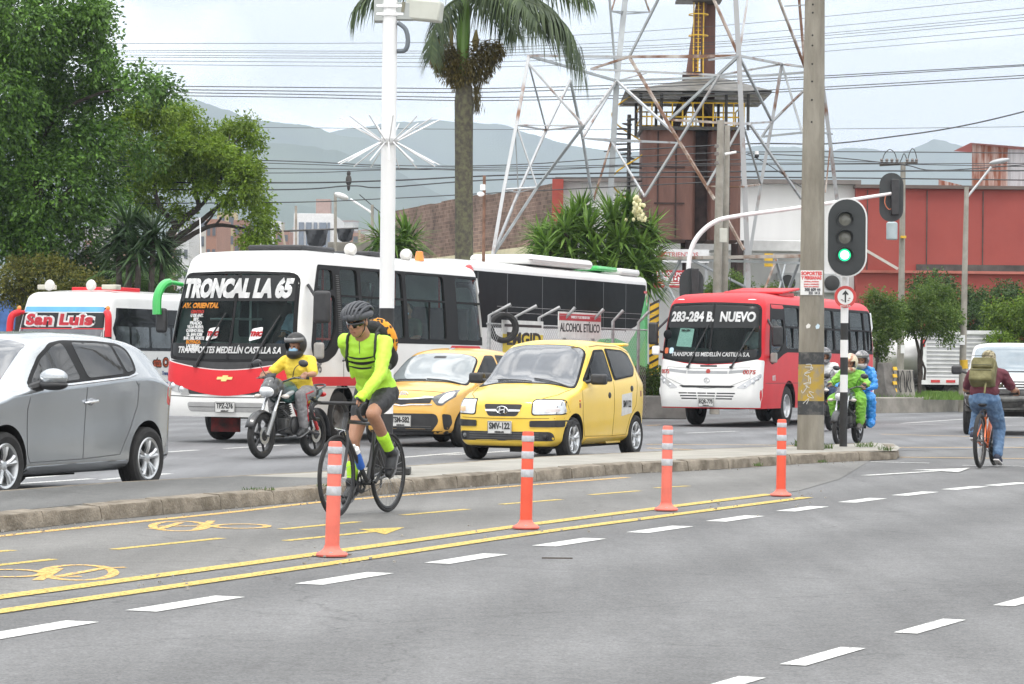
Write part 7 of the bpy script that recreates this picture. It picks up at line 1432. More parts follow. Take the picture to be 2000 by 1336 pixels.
t,o=far_pole('street_lamp','concrete pole with a bracket lamp leaning out to the right over the factory',1888,365,1879,80,15,9);mb=MB();mb.tube([P(1890,384,80) - o,P(1912,357,80) - o,P(1936,326,80) - o],.035,8);mb.obj('lamp_arm',M('galv_pale',(.5,.51,.52),.4,metal=.4),t)
mb=MB();mb.ell((0,0,0),(.30,.12,.075));lh=mb.obj('lamp_head',M('lamp_head_grey',(.36,.37,.38),.4),t);lh.location=P(1952,315,80) - o;lh.rotation_euler=(0,R(-12),0)
mb=MB();mb.tube([P(1883,720,79.97) - o,P(1882.3,703,79.97) - o],.115,12);mb.obj('yellow_band',YS,t);MB().box(P(1879.5,664,79.85) - o,(.15,.02,.28)).obj('poster',WTX,t)
t,o=far_pole('utility_pole','thin grey pole beside the office block far behind',578,402,578,150,6,5);t,o=far_pole('utility_pole','thin grey pole just right of the office block',655,376,655,120,7,6)
t,o=far_pole('street_lamp','short concrete pole with a white lamp reaching left above the yucca',727,400,727,110,7,6);mb=MB();mb.tube([P(725,415,110) - o,P(684,389,110) - o],.045,8);mb.obj('lamp_arm',WTX,t);mb=MB();mb.ell((0,0,0),(.30,.14,.12));lh=mb.obj('lamp_head',M('lamp_white',(.62,.62,.60),.4),t);lh.location=P(667,383,110) - o;lh.rotation_euler=(0,R(20),0);MB().tube([P(702,380,110) - o,P(748,420,110) - o],.02,5).obj('stay_wire',WIRE,t)
t,o=far_pole('camera_post','thin rusty post with two small white cameras in front of the brick wall',946,343,942,60,7,6,CPF2);MB().box(P(943,366,59.8) - o,(.11,.10,.12)).obj('camera',WTX,t);mb=MB();mb.ell((0,0,0),(.08,.05,.05));cm=mb.obj('camera',WTX,t);cm.location=P(939,379,59.8) - o
p=P(1478,302,74);t=thing('dome_camera','small dark dome camera hanging from the cables in front of the pylon','camera',p);MB().lathe([(0,.10),(.05,.09),(.055,.02),(.05,0)],14).obj('bracket',WTX,t);MB().ell((0,0,-.03),(.06,.06,.07)).obj('dome',BLK,t)
# striped post at the end of the green bus, jersey barriers
p=P(1277,700,66);t=thing('striped_post','yellow post with black slashes between the green bus and the red bus','post',(p.x,66,0));zt=P(1277,592,66).z;MB().box((0,0,zt/2),(.22,.06,zt)).obj('panel',YS,t)
for i in range(14): MB().prism([(-.11,0),(.11,.12),(.11,.18),(-.11,.06)],((0,-.031,.4+i*.17),(1,0,0),(0,0,1)),.004).obj('slash',BTX,t)
YJ=79;CONJ=M('barrier_concrete',(.27,.255,.23),.9,var=.25,scale=2.5,bump=.3,bscale=15)
def jersey(name,label,px0,px1,pyt,pyb,Y,mat,rz):
 a,b=P(px0,pyb,Y),P(px1,pyb,Y);L_=(b.x - a.x);zb=.36;ht=P(px0,pyt,Y).z - zb;t=thing(name,label,'barrier',((a.x+b.x)/2,Y,zb),rz);s=[(-.34,0),(.34,0),(.34,.12),(.20,.38),(.12,ht),(-.12,ht),(-.20,.38),(-.34,.12)]
 MB().prism(s,((-L_/2,0,0),(0,1,0),(0,0,1)),L_).obj('body',mat,t,bevel=.02);return t,L_,ht
t,L_,ht=jersey('jersey_barrier','grey concrete barrier covered in black graffiti on the verge',1736,1782,722,778,YJ,CONJ,R(8));rg=random.Random(4)
for k in range(9):
 x=-L_/2+.06+k*L_/9.5;MB().tube(spline([(x+rg.uniform(-.03,.05),-.235 - (.1 if z_ < .3 else 0),z_) for z_ in (.2,.42,.6,.8)],4),.012,5).obj('graffiti',BTX,t)
t,L_,ht=jersey('jersey_barrier','dark concrete barrier with yellow stripes on the verge',1716,1740,708,780,YJ - .6,M('barrier_dark',(.15,.14,.13),.9,var=.3,scale=3),R(35))
for k in range(4): MB().box((L_/2 - .02,-.24,.25+k*.2),(.14,.03,.10),Matrix.Rotation(R(-20),3,'X')).obj('stripe',YS,t)
# ------------------------------------------------------------------ chain link fence between the carriageways
FA,FB=P(950,720,54.6),P(1262,720,62.5);FA.z=FB.z=0;t=thing('chain_fence','chain link fence with bent over post tops in front of the green bus','fence',FA);fd=FB - FA;FL=fd.length;fd /= FL
STP=M('fence_steel',(.34,.34,.34),.5,metal=.4,var=.2,scale=6)
for px in (954,1000,1043,1091,1148,1189,1244):
 f=(px - 950)/312;p=fd*FL*f;lean=.22 if px > 1060 else .42;MB().tube([p,p+V((0,0,2.18)),p+V((lean,-.02,2.18+(.24 if px > 1060 else .22)))],.035,8).obj('post',STP,t)
cl=bpy.data.materials.new('chain_link');cl.use_nodes=True;n=cl.node_tree.nodes;l=cl.node_tree.links;b=n['Principled BSDF'];b.inputs['Base Color'].default_value=(.36,.36,.36,1);b.inputs['Roughness'].default_value=.5
c_=n.new('ShaderNodeTexCoord');outs=[]
for rot in (45,-45):
 mp_=n.new('ShaderNodeMapping');mp_.inputs['Rotation'].default_value=(0,R(rot),0);l.new(c_.outputs['Object'],mp_.inputs[0]);wv=n.new('ShaderNodeTexWave');wv.bands_direction='X';wv.inputs['Scale'].default_value=4.2;l.new(mp_.outputs[0],wv.inputs[0]);gt=n.new('ShaderNodeMath');gt.operation='GREATER_THAN';gt.inputs[1].default_value=.945;l.new(wv.outputs[1],gt.inputs[0]);outs.append(gt)
mx_=n.new('ShaderNodeMath');mx_.operation='MAXIMUM';l.new(outs[0].outputs[0],mx_.inputs[0]);l.new(outs[1].outputs[0],mx_.inputs[1]);tp=n.new('ShaderNodeBsdfTransparent');ms=n.new('ShaderNodeMixShader');l.new(mx_.outputs[0],ms.inputs[0]);l.new(tp.outputs[0],ms.inputs[1]);l.new(b.outputs[0],ms.inputs[2]);l.new(ms.outputs[0],n['Material Output'].inputs[0])
fm=MB();fm.quad((0,0,.1),(FL,0,.1),(FL,0,2.0),(0,0,2.0));fo=fm.obj('wire_mesh',cl,t,raw=True,ang=0);fo.rotation_euler=(0,0,math.atan2(fd.y,fd.x))
MB().tube([(0,0,2.02),fd*FL+V((0,0,2.02))],.02,6).obj('top_rail',STP,t)
for dx,dz in ((.10,2.25),(.2,2.36)):
 MB().tube([V((dx,0,dz)),fd*FL+V((dx,0,dz))],.006,4).obj('barbed_wire',STP,t)
ang=math.atan2(fd.y,fd.x)
def fsign(name,label,px0,px1,py0,py1,parts):
 f0=(px0 - 950)/312;f1=(px1 - 950)/312;p=FA+fd*FL*(f0+f1)/2;Yp=p.y;zt,zb=P(px0,py0,Yp).z,P(px0,py1,Yp).z;w_=FL*(f1 - f0);s=thing(name,label,'sign',V((p.x,p.y - .06,(zt+zb)/2)),ang);MB().box((0,0,0),(w_,.02,zt - zb)).obj('board',M('board_white',(.60,.60,.58),.6,var=.1,scale=6),s);parts(s,w_,zt - zb);return s
q=lambda x,z: ((x,-.013,z),(1,0,0),(0,0,1))
def p1(s,w_,h_):
 MB().box((0,-.012,h_*.30),(w_*.98,.006,h_*.26)).obj('red_band',RSG,s);write(s,'ALCOHOL ETÍLICO',h_*.46,BTX,q(0,-h_*.12),.004,0,w_/(h_*.46)/9.2);write(s,'FABRICA Y DISTRIBUIDORA',h_*.14,WTX,((0,-.017,h_*.30),(1,0,0),(0,0,1)),.001,0,w_*.5/(h_*.14)/14)
fsign('fence_sign','white board on the fence with a red band and tall black lettering',1079,1163,610,660,p1)
def p2(s,w_,h_):
 MB().box((0,-.012,-h_*.2),(w_*.98,.006,h_*.56)).obj('yellow_panel',M('panel_yellow',(.60,.45,.05),.6),s);MB().box((0,-.012,h_*.34),(w_*.9,.006,h_*.08)).obj('black_bar',BTX,s);write(s,'EMGID',h_*.52,BTX,((.03,-.017,-h_*.08),(1,0,0),(0,0,1)),.012,0,w_/(h_*.52)/3.6)
fsign('fence_sign','white and yellow board with heavy black letters behind the hanging tyre',976,1050,626,690,p2)
f=(983 - 950)/312;p=FA+fd*FL*f;Yp=p.y - .22;t=thing('tyre','old tyre hung on the fence behind the two taxis','tyre',P(983,640,Yp),R(12));kk=Yp/F;MB().lathe([(19.5*kk,-.07),(24*kk,-.10),(29*kk,-.09),(30.5*kk,-.05),(30.5*kk,.05),(29*kk,.09),(24*kk,.10),(19.5*kk,.07)],40,(0,0,0),(0,1,0),closed=True).obj('carcass',RUB,t)
# dark shade nets strung over the brick house roof
for i,(a,b,yb) in enumerate([((596,450),(641,448),487),((657,449),(692,446),476)]):
 Yn=139;pa,pb=P(a[0],a[1],Yn),P(b[0],b[1],Yn);t=thing('shade_net',['wide black net hanging in front of the office block','narrow black net hanging right of the office block'][i],'net',(pa+pb)/2);w_=(pb - pa).x;h_=pa.z - P(a[0],yb,Yn).z;vs=[];n_=10
 for k in range(n_+1):
  for j in range(5): f=k/n_;vs.append((-w_/2+w_*f*(1 - .22*j/4)+w_*.11*j/4,.15*math.sin(f*9+j),-h_*j/4*(.75+.25*math.sin(f*3.1))))
 mb=MB();mb.add(vs,[(k*5+j,k*5+j+1,k*5+j+6,k*5+j+5) for k in range(n_) for j in range(4)]);mb.obj('cloth',M('net_black',(.03,.032,.036),.9,var=.4,scale=3),t,raw=True)
t=thing('net_frame','thin rail on posts carrying the black nets above the brick house','frame',P(620,449,139.3));o=V(t.location);mb=MB();mb.tube([P(535,452,139.3) - o,P(700,446,139.3) - o],.05,5);mb.obj('rail',DKS,t)
for px in (552,619,702): MB().tube([P(px,450,139.3) - o,P(px+(6 if px == 552 else 0),490,139.3) - o],.06,6).obj('post',M('post_pale',(.42,.36,.28),.8),t)
# blue site hoarding at the far left
p=P(4,640,90);t=thing('hoarding','blue site fence at the far left edge behind the bush','fence',(p.x - 1.5,90,0));zt=P(4,585,90).z
for k in range(4): MB().box((-1.2+k*1.02,0,zt/2),(1.0,.06,zt)).obj('panel',M('hoarding_blue',(.06,.14,.36),.6,var=.2),t)
# ------------------------------------------------------------------ people
SKIN=M('skin',(.36,.185,.115),.5,var=.10,scale=9);SKIN2=M('skin_tan',(.30,.150,.090),.5,var=.10,scale=9);HAIR=M('hair_black',(.014,.011,.010),.6);EYEW=M('eye_white',(.6,.58,.55),.3);LIP=M('lips',(.30,.10,.08),.5)
SHOE=M('shoe_black',(.020,.021,.023),.5,var=.3,scale=20);SOLE=M('sole_grey',(.16,.16,.165),.7);CLOTH={}
def cloth(name,col,col2=None,bump=.5,scale=7,rough=.8,transl=0.0):
 return M(name,col,rough,var=.12,scale=scale,col2=col2,bump=bump,bscale=16,transl=transl)
def rotm(yaw=0,pitch=0,roll=0): return Matrix.Rotation(yaw,3,'Z') @ Matrix.Rotation(pitch,3,'Y') @ Matrix.Rotation(roll,3,'X')
def head_parts(mb,c,rot,s=1.0):
 """skull, jaw, nose, ears, brow: face along local +x"""
 q=lambda x,y,z: V(c)+rot @ (V((x,y,z))*s)
 mb.ell(q(-.01,0,.025),(.098*s,.078*s,.105*s),rot,20,14);mb.ell(q(.025,0,-.055),(.068*s,.062*s,.07*s),rot,16,10);mb.ell(q(.060,0,-.088),(.028*s,.034*s,.028*s),rot)
 mb.tube([q(.085,0,.02),q(.108,0,-.022),q(.094,0,-.030)],[.010*s,.017*s,.014*s],8);mb.ell(q(.085,.014,-.028),(.012*s,.010*s,.009*s));mb.ell(q(.085,-.014,-.028),(.012*s,.010*s,.009*s))
 mb.ell(q(.082,0,.036),(.020*s,.056*s,.012*s),rot);mb.ell(q(.084,0,-.060),(.014*s,.025*s,.012*s),rot)
 for sd in (-1,1): mb.ell(q(.066,sd*.042,-.018),(.024*s,.020*s,.022*s),rot);mb.ell(q(-.005,sd*.080,-.008),(.022*s,.011*s,.034*s),rot)
def hand(mb,wrist,k,bar=None,ax=None,s=1.0,thumb=1,fing=None):
 """palm, four bent fingers and a thumb closed on a bar at point bar with axis ax; or a relaxed hand along fing"""
 w_=V(wrist)
 if bar is not None:
  b=V(bar);a=V(ax).normalized();toW=(w_ - b);toW=(toW - a*toW.dot(a)).normalized();fw_=a.cross(toW).normalized()
  if fw_.z > 0: fw_=-fw_
  # over the top: from the wrist side, over, down the far side
  far=-toW;up=V((0,0,1)) - a*a.z;up.normalize();rb=.017
  kn=b+up*(rb+.012)+far*.004;pc=(w_+kn)/2+up*.006
  mb.tube([w_,pc,kn],[.026*s,.036*s,.034*s],10,sq=1);mb.ell(pc,(.045*s,.045*s,.024*s))
  for i in range(4):
   o=a*((i - 1.5)*.0195*s);L_=(1.0,1.08,1.04,.86)[i];r=.0098*s
   pts=[kn+o - up*.004,b+o+far*(rb+.012)*L_+up*.016,b+o+far*(rb+.010)*L_ - up*.014,b+o - up*(rb+.010)+far*.006];mb.limb(pts,[r*1.1,r*1.05,r,r*.9],8)
  t0=w_.lerp(kn,.45)+a*(thumb*.034*s);mb.limb([t0,b+a*(thumb*.048*s) - far*.012+up*.004,b+a*(thumb*.050*s) - up*.020],[.015*s,.012*s,.010*s],8)
 else:
  d=V(fing).normalized();sd,up=frame(d);kn=w_+d*.085*s;mb.tube([w_,w_+d*.045*s,kn],[.024*s,.036*s,.034*s],10,sq=.6)
  for i in range(4):
   o=sd*((i - 1.5)*.019*s);L_=(.065,.075,.07,.055)[i]*s;p0=kn+o;mb.limb([p0,p0+d*L_*.5 - up*.006,p0+d*L_*.85 - up*.024*s],[.0098*s,.009*s,.008*s],8)
  mb.limb([w_+d*.025*s+sd*.028*s*thumb,w_+d*.06*s+sd*.052*s*thumb,w_+d*.085*s+sd*.054*s*thumb - up*.012],[.014*s,.012*s,.010*s],8)
def torso(mb,pel,nk,g=0.0,wd=1.0,dp=1.0):
 pel,nk=V(pel),V(nk);ax=(nk - pel);L_=ax.length;ax.normalize();y=V((0,1,0));x=y.cross(ax).normalized();y=ax.cross(x);rot=Matrix((x,y,ax)).transposed()
 for f,rx,ry,rz in ((.02,.125,.165,.13),(.26,.110,.145,.15),(.50,.112,.155,.16),(.72,.115,.175,.15),(.88,.085,.155,.09)):
  mb.ell(pel+ax*L_*f+x*(.012 if f > .4 else 0),(rx*dp+g,ry*wd+g,rz+g*.5),rot,20,12)
 return rot,ax,L_
def person(name,label,J,loc,rz,skin,vox=.010,scale=1.0,group=None,head=True):
 """J: pel nk head hrot shL shR elL elR wrL wrR hipL hipR knL knR anL anR toL toR (+ barL barR axis, fgL fgR directions). One fused body; clothes are built by the caller."""
 t=thing(name,label,'person',loc,rz,group);t.scale=(scale,)*3;mb=MB();wd=J.get('wd',1.0)
 torso(mb,J['pel'],J['nk'],-.006,wd);hc=V(J['head']);nk=V(J['nk']);mb.limb([nk+(nk - V(J['pel'])).normalized()*-.03,nk.lerp(hc,.55),hc+V((-.01,0,-.03))],[.075,.058,.055]);head_parts(mb,hc,rotm(*J.get('hrot',(0,0,0))))
 for s in 'LR':
  sh,el,wr=V(J['sh'+s]),V(J['el'+s]),V(J['wr'+s]);mb.limb([sh,sh.lerp(el,.4),el],[.056,.050,.041]);mb.limb([el,el.lerp(wr,.3),wr],[.041,.042,.027])
  sg=1 if s == 'L' else -1
  if J.get('bar'+s) is not None: hand(mb,wr,s,J['bar'+s],J.get('ax'+s,(0,sg,0)),thumb=-sg if J.get('ax'+s) is None else -1)
  elif J.get('fg'+s) is not None: hand(mb,wr,s,fing=J['fg'+s],thumb=sg)
  hp,kn,an,to=V(J['hip'+s]),V(J['kn'+s]),V(J['an'+s]),V(J['to'+s]);mb.limb([hp,hp.lerp(kn,.5),kn],[.088,.076,.055]);mb.limb([kn,kn.lerp(an,.28) - (V((.012,0,0))),an],[.054,.053,.034]);d=(to - an);mb.limb([an,an+d*.25],[.033,.020])
 b=mb.fuse('body',skin,t,vox,3);return t,b
def garment(t,name,mat,build,vox=.011,smooth=3):
 wr={'jersey': .006,'shirt': .008,'trousers': .008,'jeans': .009,'rain_jacket': .017,'rain_trousers': .016,'shorts': .004,'plastic_overshoe': .02}.get(name,0)
 mb=MB();build(mb);return mb.fuse(name,mat,t,vox,smooth,wr)
def shoe(t,an,to,mat=SHOE,sole=SOLE,s=1.0):
 an,to=V(an),V(to);d=(to - an).normalized();up=V((0,1,0)).cross(d);up=up if up.dot(V((0,0,1))) > 0 or abs(d.z) > .8 else -up
 up=d.cross(V((0,1,0)));up=-up if up.z < 0 else up
 mb=MB();heel=an - d*.035 - up*.035;ball=an+d*.115 - up*.045;tip=an+d*.175 - up*.05
 mb.limb([an+up*.035,an - up*.02],[.050*s,.050*s]);mb.limb([heel,an+d*.05 - up*.032,ball,tip],[.042*s,.047*s,.047*s,.032*s]);o=mb.fuse('shoe',mat,t,.010,2)
 q=MB();y=V((0,1,0));pts=[(-.075,.034),(-.03,.037),(.05,.038),(.115,.045),(.175,.034),(.205,.0),(.175,-.034),(.115,-.045),(.05,-.038),(-.03,-.037),(-.075,-.034)];q.prism(pts,(an - up*.088,d,y),.020);s_=q.obj('sole',sole,o,bevel=.006)
 l_=MB()
 for k in range(4): p=an+d*(.03+k*.024)+up*(.012 - k*.011);l_.tube([p+y*.022,p+up*.006,p - y*.022],.003,5)
 l_.obj('laces',M('lace_grey',(.3,.3,.3),.7),o);return o
def ring_cloth(mb,pts,rs): mb.limb(pts,rs)
# ------------------------------------------------------------------ bicycles
def bicycle(name,label,loc,rz,frame_mat,R_=.335,wb=.495,drop=True,tyre=.014,bar_z=.94,sad=(-.26,.93),mtb=False,crank_a=R(-38),wheel_mat=RUB,spoke_n=22,scale=1.0):
 t=thing(name,label,'bicycle',loc,rz);t.scale=(scale,)*3;bb=V((-.09,0,.265));hd_t=V((.335,0,bar_z - .12));hd_b=V((.375,0,R_*2+.02 if mtb else .70));st_t=V((sad[0]+.02,0,sad[1] - .16));rh=V((-wb,0,R_));fh=V((wb,0,R_));fr_=.021 if mtb else .017
 mb=MB();mb.tube([bb,st_t],fr_,10);mb.tube([bb,hd_b],fr_*(1.5 if mtb else 1.2),10);mb.tube([st_t+V((.005,0,-.04)),hd_t+V((0,0,-.03))],fr_,10);mb.tube([hd_b,hd_t],fr_*1.2,12)
 for s in (-1,1): mb.tube([bb+V((0,s*.035,0)),rh+V((0,s*.06,0))],.011,8);mb.tube([st_t+V((0,s*.018,-.05)),rh+V((0,s*.06,0))],.009,8)
 mb.lathe([(.024,-.04),(.024,.04)],14,bb,(0,1,0));fr=mb.obj('frame',frame_mat,t)
 mb=MB()
 for s in (-1,1): mb.tube(spline([hd_b+V((.005,s*.03,0)),hd_b+V((.03,s*.05,-.12)),fh+V((.0,s*.055,0))],4),[.016]*4+[.013]*5,8)
 mb.tube([hd_b+V((.005,-.03,0)),hd_b+V((.005,.03,0))],.02,8);mb.obj('fork',BLK if not mtb else frame_mat,t)
 for c in (rh,fh):
  w_=bpy.data.objects.new('wheel',None);COL.objects.link(w_);w_.parent=t;w_.location=c;w_.empty_display_size=.1
  MB().lathe([(R_ - tyre*2+tyre*math.cos(a)*1.0+tyre,tyre*math.sin(a)) for a in [k*math.pi/5 for k in range(10)]],56,(0,0,0),(0,1,0),closed=True).obj('tyre',wheel_mat,w_,ang=70)
  MB().lathe([(R_ - tyre*2 - .004,-.010),(R_ - tyre*2 - .022,-.007),(R_ - tyre*2 - .022,.007),(R_ - tyre*2 - .004,.010),(R_ - tyre*2+.004,0)],56,(0,0,0),(0,1,0),closed=True).lathe([(.0,-.04),(.018,-.04),(.02,-.02),(.013,0),(.02,.02),(.018,.04),(0,.04)],14,(0,0,0),(0,1,0)).obj('rim',BLK if not mtb else RIMD,w_)
  mb=MB()
  for k in range(spoke_n): a=2*math.pi*k/spoke_n;b_=a+(.5 if k % 2 else -.5);s=1 if k % 4 < 2 else -1;mb.tube([(math.cos(b_)*.018,s*.022,math.sin(b_)*.018),(math.cos(a)*(R_ - tyre*2 - .02),0,math.sin(a)*(R_ - tyre*2 - .02))],.0015,4)
  mb.obj('spokes',M('spoke_steel',(.35,.35,.36),.3,metal=.8),w_)
 mb=MB()
 if drop:
  mb.tube([(.40,-.20,bar_z),(.42,0,bar_z),(.40,.20,bar_z)],.015,10)
  for s in (-1,1): mb.tube(spline([(.40,s*.20,bar_z),(.46,s*.205,bar_z),(.525,s*.21,bar_z - .03),(.53,s*.21,bar_z - .09),(.47,s*.215,bar_z - .13),(.40,s*.215,bar_z - .135)],5),.0155,10);mb.tube([(.46,s*.205,bar_z+.01),(.52,s*.207,bar_z+.028),(.565,s*.21,bar_z+.045)],[.016,.018,.014],8);mb.tube([(.55,s*.208,bar_z+.02),(.575,s*.21,bar_z - .04),(.545,s*.215,bar_z - .10)],[.008,.007,.006],6)
 else: mb.tube([(.30,-.33,bar_z+.01),(.34,-.15,bar_z),(.35,0,bar_z),(.34,.15,bar_z),(.30,.33,bar_z+.01)],.013,10)
 hb=mb.obj('handlebar',BLK,t)
 if not drop:
  for s in (-1,1): MB().tube([(.325,s*.22,bar_z+.005),(.30,s*.34,bar_z+.01)],.018,10).obj('grip',RUB,hb)
 mb=MB();mb.tube([hd_t,hd_t+V((-.01,0,.06))],.018,10);mb.tube([hd_t+V((-.01,0,.05)),(.405,0,bar_z)],.019,10);mb.obj('stem',BLK,t)
 mb=MB();mb.tube([st_t,(sad[0],0,sad[1] - .03)],.0135,10);mb.obj('seat_post',BLK,t);mb=MB();mb.limb([(sad[0] - .12,0,sad[1]),(sad[0],0,sad[1]+.005),(sad[0]+.13,0,sad[1] - .005)],[.062,.040,.020]);sd_=mb.fuse('saddle',BLK,t,.01,2);sd_.scale=(1,1,.55);sd_.location=(0,0,sad[1]*.45)
 cr_=bpy.data.objects.new('crank',None);COL.objects.link(cr_);cr_.parent=t;cr_.location=bb;cr_.empty_display_size=.05
 mb=MB();mb.lathe([(.088,-.003),(.096,0),(.088,.003),(.060,.003),(.060,-.003)],32,(0,-.055,0),(0,1,0),closed=True)
 for k in range(5): a=k*1.257;mb.tube([(0,-.055,0),(math.cos(a)*.07,-.055,math.sin(a)*.07)],.008,6)
 mb.obj('chainring',BLK,cr_)
 ped=[]
 for s,a in ((-1,crank_a),(1,crank_a+math.pi)):
  e_=V((math.cos(a)*.168,s*.085,math.sin(a)*.168));mb=MB();mb.tube([(0,s*.07,0),e_],[.015,.011],8);mb.obj('crank_arm',BLK,cr_);MB().box(e_+V((0,s*.055,0)),(.085,.085,.018)).obj('pedal',BLK,cr_,bevel=.005);ped.append(bb+e_+V((0,s*.055,0)))
 mb=MB();mb.tube([bb+V((-.0,-.055,.092)),rh+V((0,-.055,.04))],.004,5);mb.tube([bb+V((0,-.055,-.092)),rh+V((.02,-.055,-.09)),rh+V((0,-.055,-.04))],.004,5);mb.lathe([(.02,-.006),(.045,0),(.02,.006)],18,rh+V((0,-.055,0)),(0,1,0));mb.tube([rh+V((.0,-.06,-.03)),rh+V((.02,-.062,-.13))],.010,6);mb.obj('drivetrain',M('chain_dark',(.06,.058,.055),.4,metal=.6),t)
 for p in ((.385,0,R_*2+.02),(-.40,0,R_*2+.01)):
  mb=MB();mb.tube([V(p)+V((0,-.035,-.05)),V(p)+V((.015,-.02,.0)),V(p)+V((.02,.02,.015)),V(p)+V((0,.04,-.045))],.007,6);mb.tube([V(p)+V((.02,.02,.015)),V(p)+V((.03,-.06,.03))],.005,5);mb.obj('brake',CHR if not mtb else BLK,t)
 return t,ped
# ---- the cyclist in the bike lane
gc=G(708,1005.5);BL=(gc.x,gc.y,0)
FRB=M('frame_black',(.022,.022,.023),.35,coat=.4)
bk,ped=bicycle('road_bicycle','black road bicycle with drop handlebars ridden in the bike lane',BL,HEAD,FRB,crank_a=R(-42),bar_z=.925,sad=(-.27,.945))
mb=MB();mb.lathe([(0,-.10),(.034,-.10),(.036,-.09),(.036,.02),(.030,.045),(.036,.06)],18,(.10,0,.47),(.62,0,.78));bt=mb.obj('bottle',M('bottle_blue',(.03,.13,.50),.4),bk);mb=MB();mb.lathe([(.037,.06),(.037,.10),(.018,.115),(.014,.14),(0,.14)],16,(.10,0,.47),(.62,0,.78));mb.obj('bottle_cap',WTX,bt)
write(bk,'SPECTRA',.045,M('frame_letter',(.5,.5,.5),.4),((.21,.024,.52),(-.72,0,-.69),(-.69,0,.72)),.002,name='lettering') if False else None
J=dict(pel=(-.245,0,1.03),nk=(.01,0,1.455),head=(.135,0,1.592),hrot=(R(-8),R(18),0),shL=(-.005,.185,1.415),shR=(-.03,-.185,1.43),elL=(.205,.245,1.165),elR=(-.235,-.265,1.335),wrL=(.465,.222,.995),wrR=(-.345,-.08,1.17),barL=(.525,.21,.945),axL=(.93,.02,.36),fgR=(.0,.9,-.2),
   hipL=(-.25,.095,1.0),hipR=(-.25,-.095,1.0),knL=(.10,.125,.835),knR=(-.055,-.115,.615),anL=(-.255,.135,.505),anR=(-.075,-.135,.235),toL=(-.185,.14,.40),toR=(.06,-.14,.165))
cyc,body=person('person','cyclist in a neon yellow green jersey and black helmet riding a black road bicycle',J,BL,HEAD,SKIN,.0085)
NEON=cloth('jersey_neon',(.36,.66,.03),(.45,.76,.06),scale=4,bump=.35,rough=.6);NEON2=M('sock_neon',(.45,.80,.04),.7,var=.08,scale=30,bump=.2,bscale=90);SHORT=cloth('shorts_black',(.014,.014,.016),rough=.55)
def jersey(mb):
 torso(mb,V(J['pel'])+V((0,0,.01)),J['nk'],.014)
 for s in 'LR':
  sh,el,wr=V(J['sh'+s]),V(J['el'+s]),V(J['wr'+s]);mb.limb([sh,sh.lerp(el,.4),el],[.072,.064,.053]);mb.limb([el,el.lerp(wr,.35),el.lerp(wr,.93)],[.053,.051,.040])
  mb.limb([V(J['nk'])+V((-.02,0,-.03)),sh],[.085,.07])
 # folds of the jersey pulled along the side and the sleeve
 for a,b in (((-.16,.10,1.16),(.06,.13,1.33)),((-.10,.12,1.12),(.05,.10,1.22)),((.03,.20,1.36),(.17,.265,1.20)),((-.05,-.13,1.14),(.05,-.12,1.30))): mb.limb([V(a),V(b)],[.020,.012])
jm=garment(cyc,'jersey',NEON,jersey,.0095,3);jb=bvh_of(jm.data)
def band(bvh,name,mat,parent,z,y0,y1,w_,dip=.0,off=.004):
 up=[];lo=[]
 for k in range(13): y=y0+(y1 - y0)*k/12;f=(k/12 - .5)*2;zz_=z - dip*(1 - f*f);tp=w_/2*(1 - abs(f) ** 3);up.append((y,zz_+tp+.001));lo.append((y,zz_ - tp - .001))
 return decal(bvh,'front',up+lo[::-1],name,mat,parent,off,.006,.02)
for z,w_ in ((1.315,.014),(1.275,.021),(1.235,.014)): band(jb,'chest_stripe',SHORT,jm,z,-.15,.13,w_,.028)
line_decal(jb,'front',[(-.005,1.43),(-.002,1.33)],'zip',M('zip_grey',(.12,.16,.05),.5),jm,.008,.003,.03)
garment(cyc,'collar',M('collar_grey',(.34,.36,.40),.8),lambda mb: mb.limb([V((.0,.0,1.445)),V((.02,0,1.468))],[.070,.064]),.009)
def shorts(mb):
 torso(mb,V(J['pel'])+V((0,0,-.035)),V(J['pel'])+V((.10,0,.20)),.012);
 for s,f in (('L',.78),('R',.55)): hp,kn=V(J['hip'+s]),V(J['kn'+s]);mb.limb([hp,hp.lerp(kn,.4),hp.lerp(kn,f)],[.103,.093,.076])
def shorts2(mb):
 p=V(J['pel']);mb.ell(p+V((-.01,0,-.01)),(.142,.178,.10));mb.ell(p+V((-.03,0,-.05)),(.13,.165,.09))
 for s,f in (('L',.74),('R',.56)): hp,kn=V(J['hip'+s]),V(J['kn'+s]);mb.limb([hp,hp.lerp(kn,.4),hp.lerp(kn,f)],[.104,.093,.072])
garment(cyc,'shorts',SHORT,shorts2,.0095)
for s in 'LR':
 kn,an=V(J['kn'+s]),V(J['an'+s]);garment(cyc,'sock',NEON2,lambda mb: mb.limb([kn.lerp(an,.56),kn.lerp(an,.75),an],[.055,.048,.042]),.008,2);shoe(cyc,J['an'+s],J['to'+s])
garment(cyc,'glove',NEON2,lambda mb: (mb.limb([V(J['wrL'])+V((-.02,0,.012)),V(J['wrL']).lerp(V(J['barL']),.45)+V((0,0,.016))],[.036,.043]),mb.ell(V(J['barL'])+V((-.004,0,.034)),(.040,.044,.022)),[mb.limb([V(J['barL'])+V((.93,.02,.36))*((i - 1.5)*.0195)+V((0,.0,.030)),V(J['barL'])+V((.93,.02,.36))*((i - 1.5)*.0195)+V((.0,.030,.016))],[.0125,.0125]) for i in range(4)]),.007,2)
hr=rotm(R(-8),R(18),0);hc=V(J['head']);hq=lambda x,y,z: hc+hr @ V((x,y,z))
HELM=M('helmet_charcoal',(.045,.048,.056),.5,var=.12,coat=.1);hm_=MB();hm_.ell(hq(-.015,0,.062),(.125,.092,.082),hr,24,14);inner=hm_.obj('helmet',M('helmet_inside',(.008,.008,.009),.8),cyc)
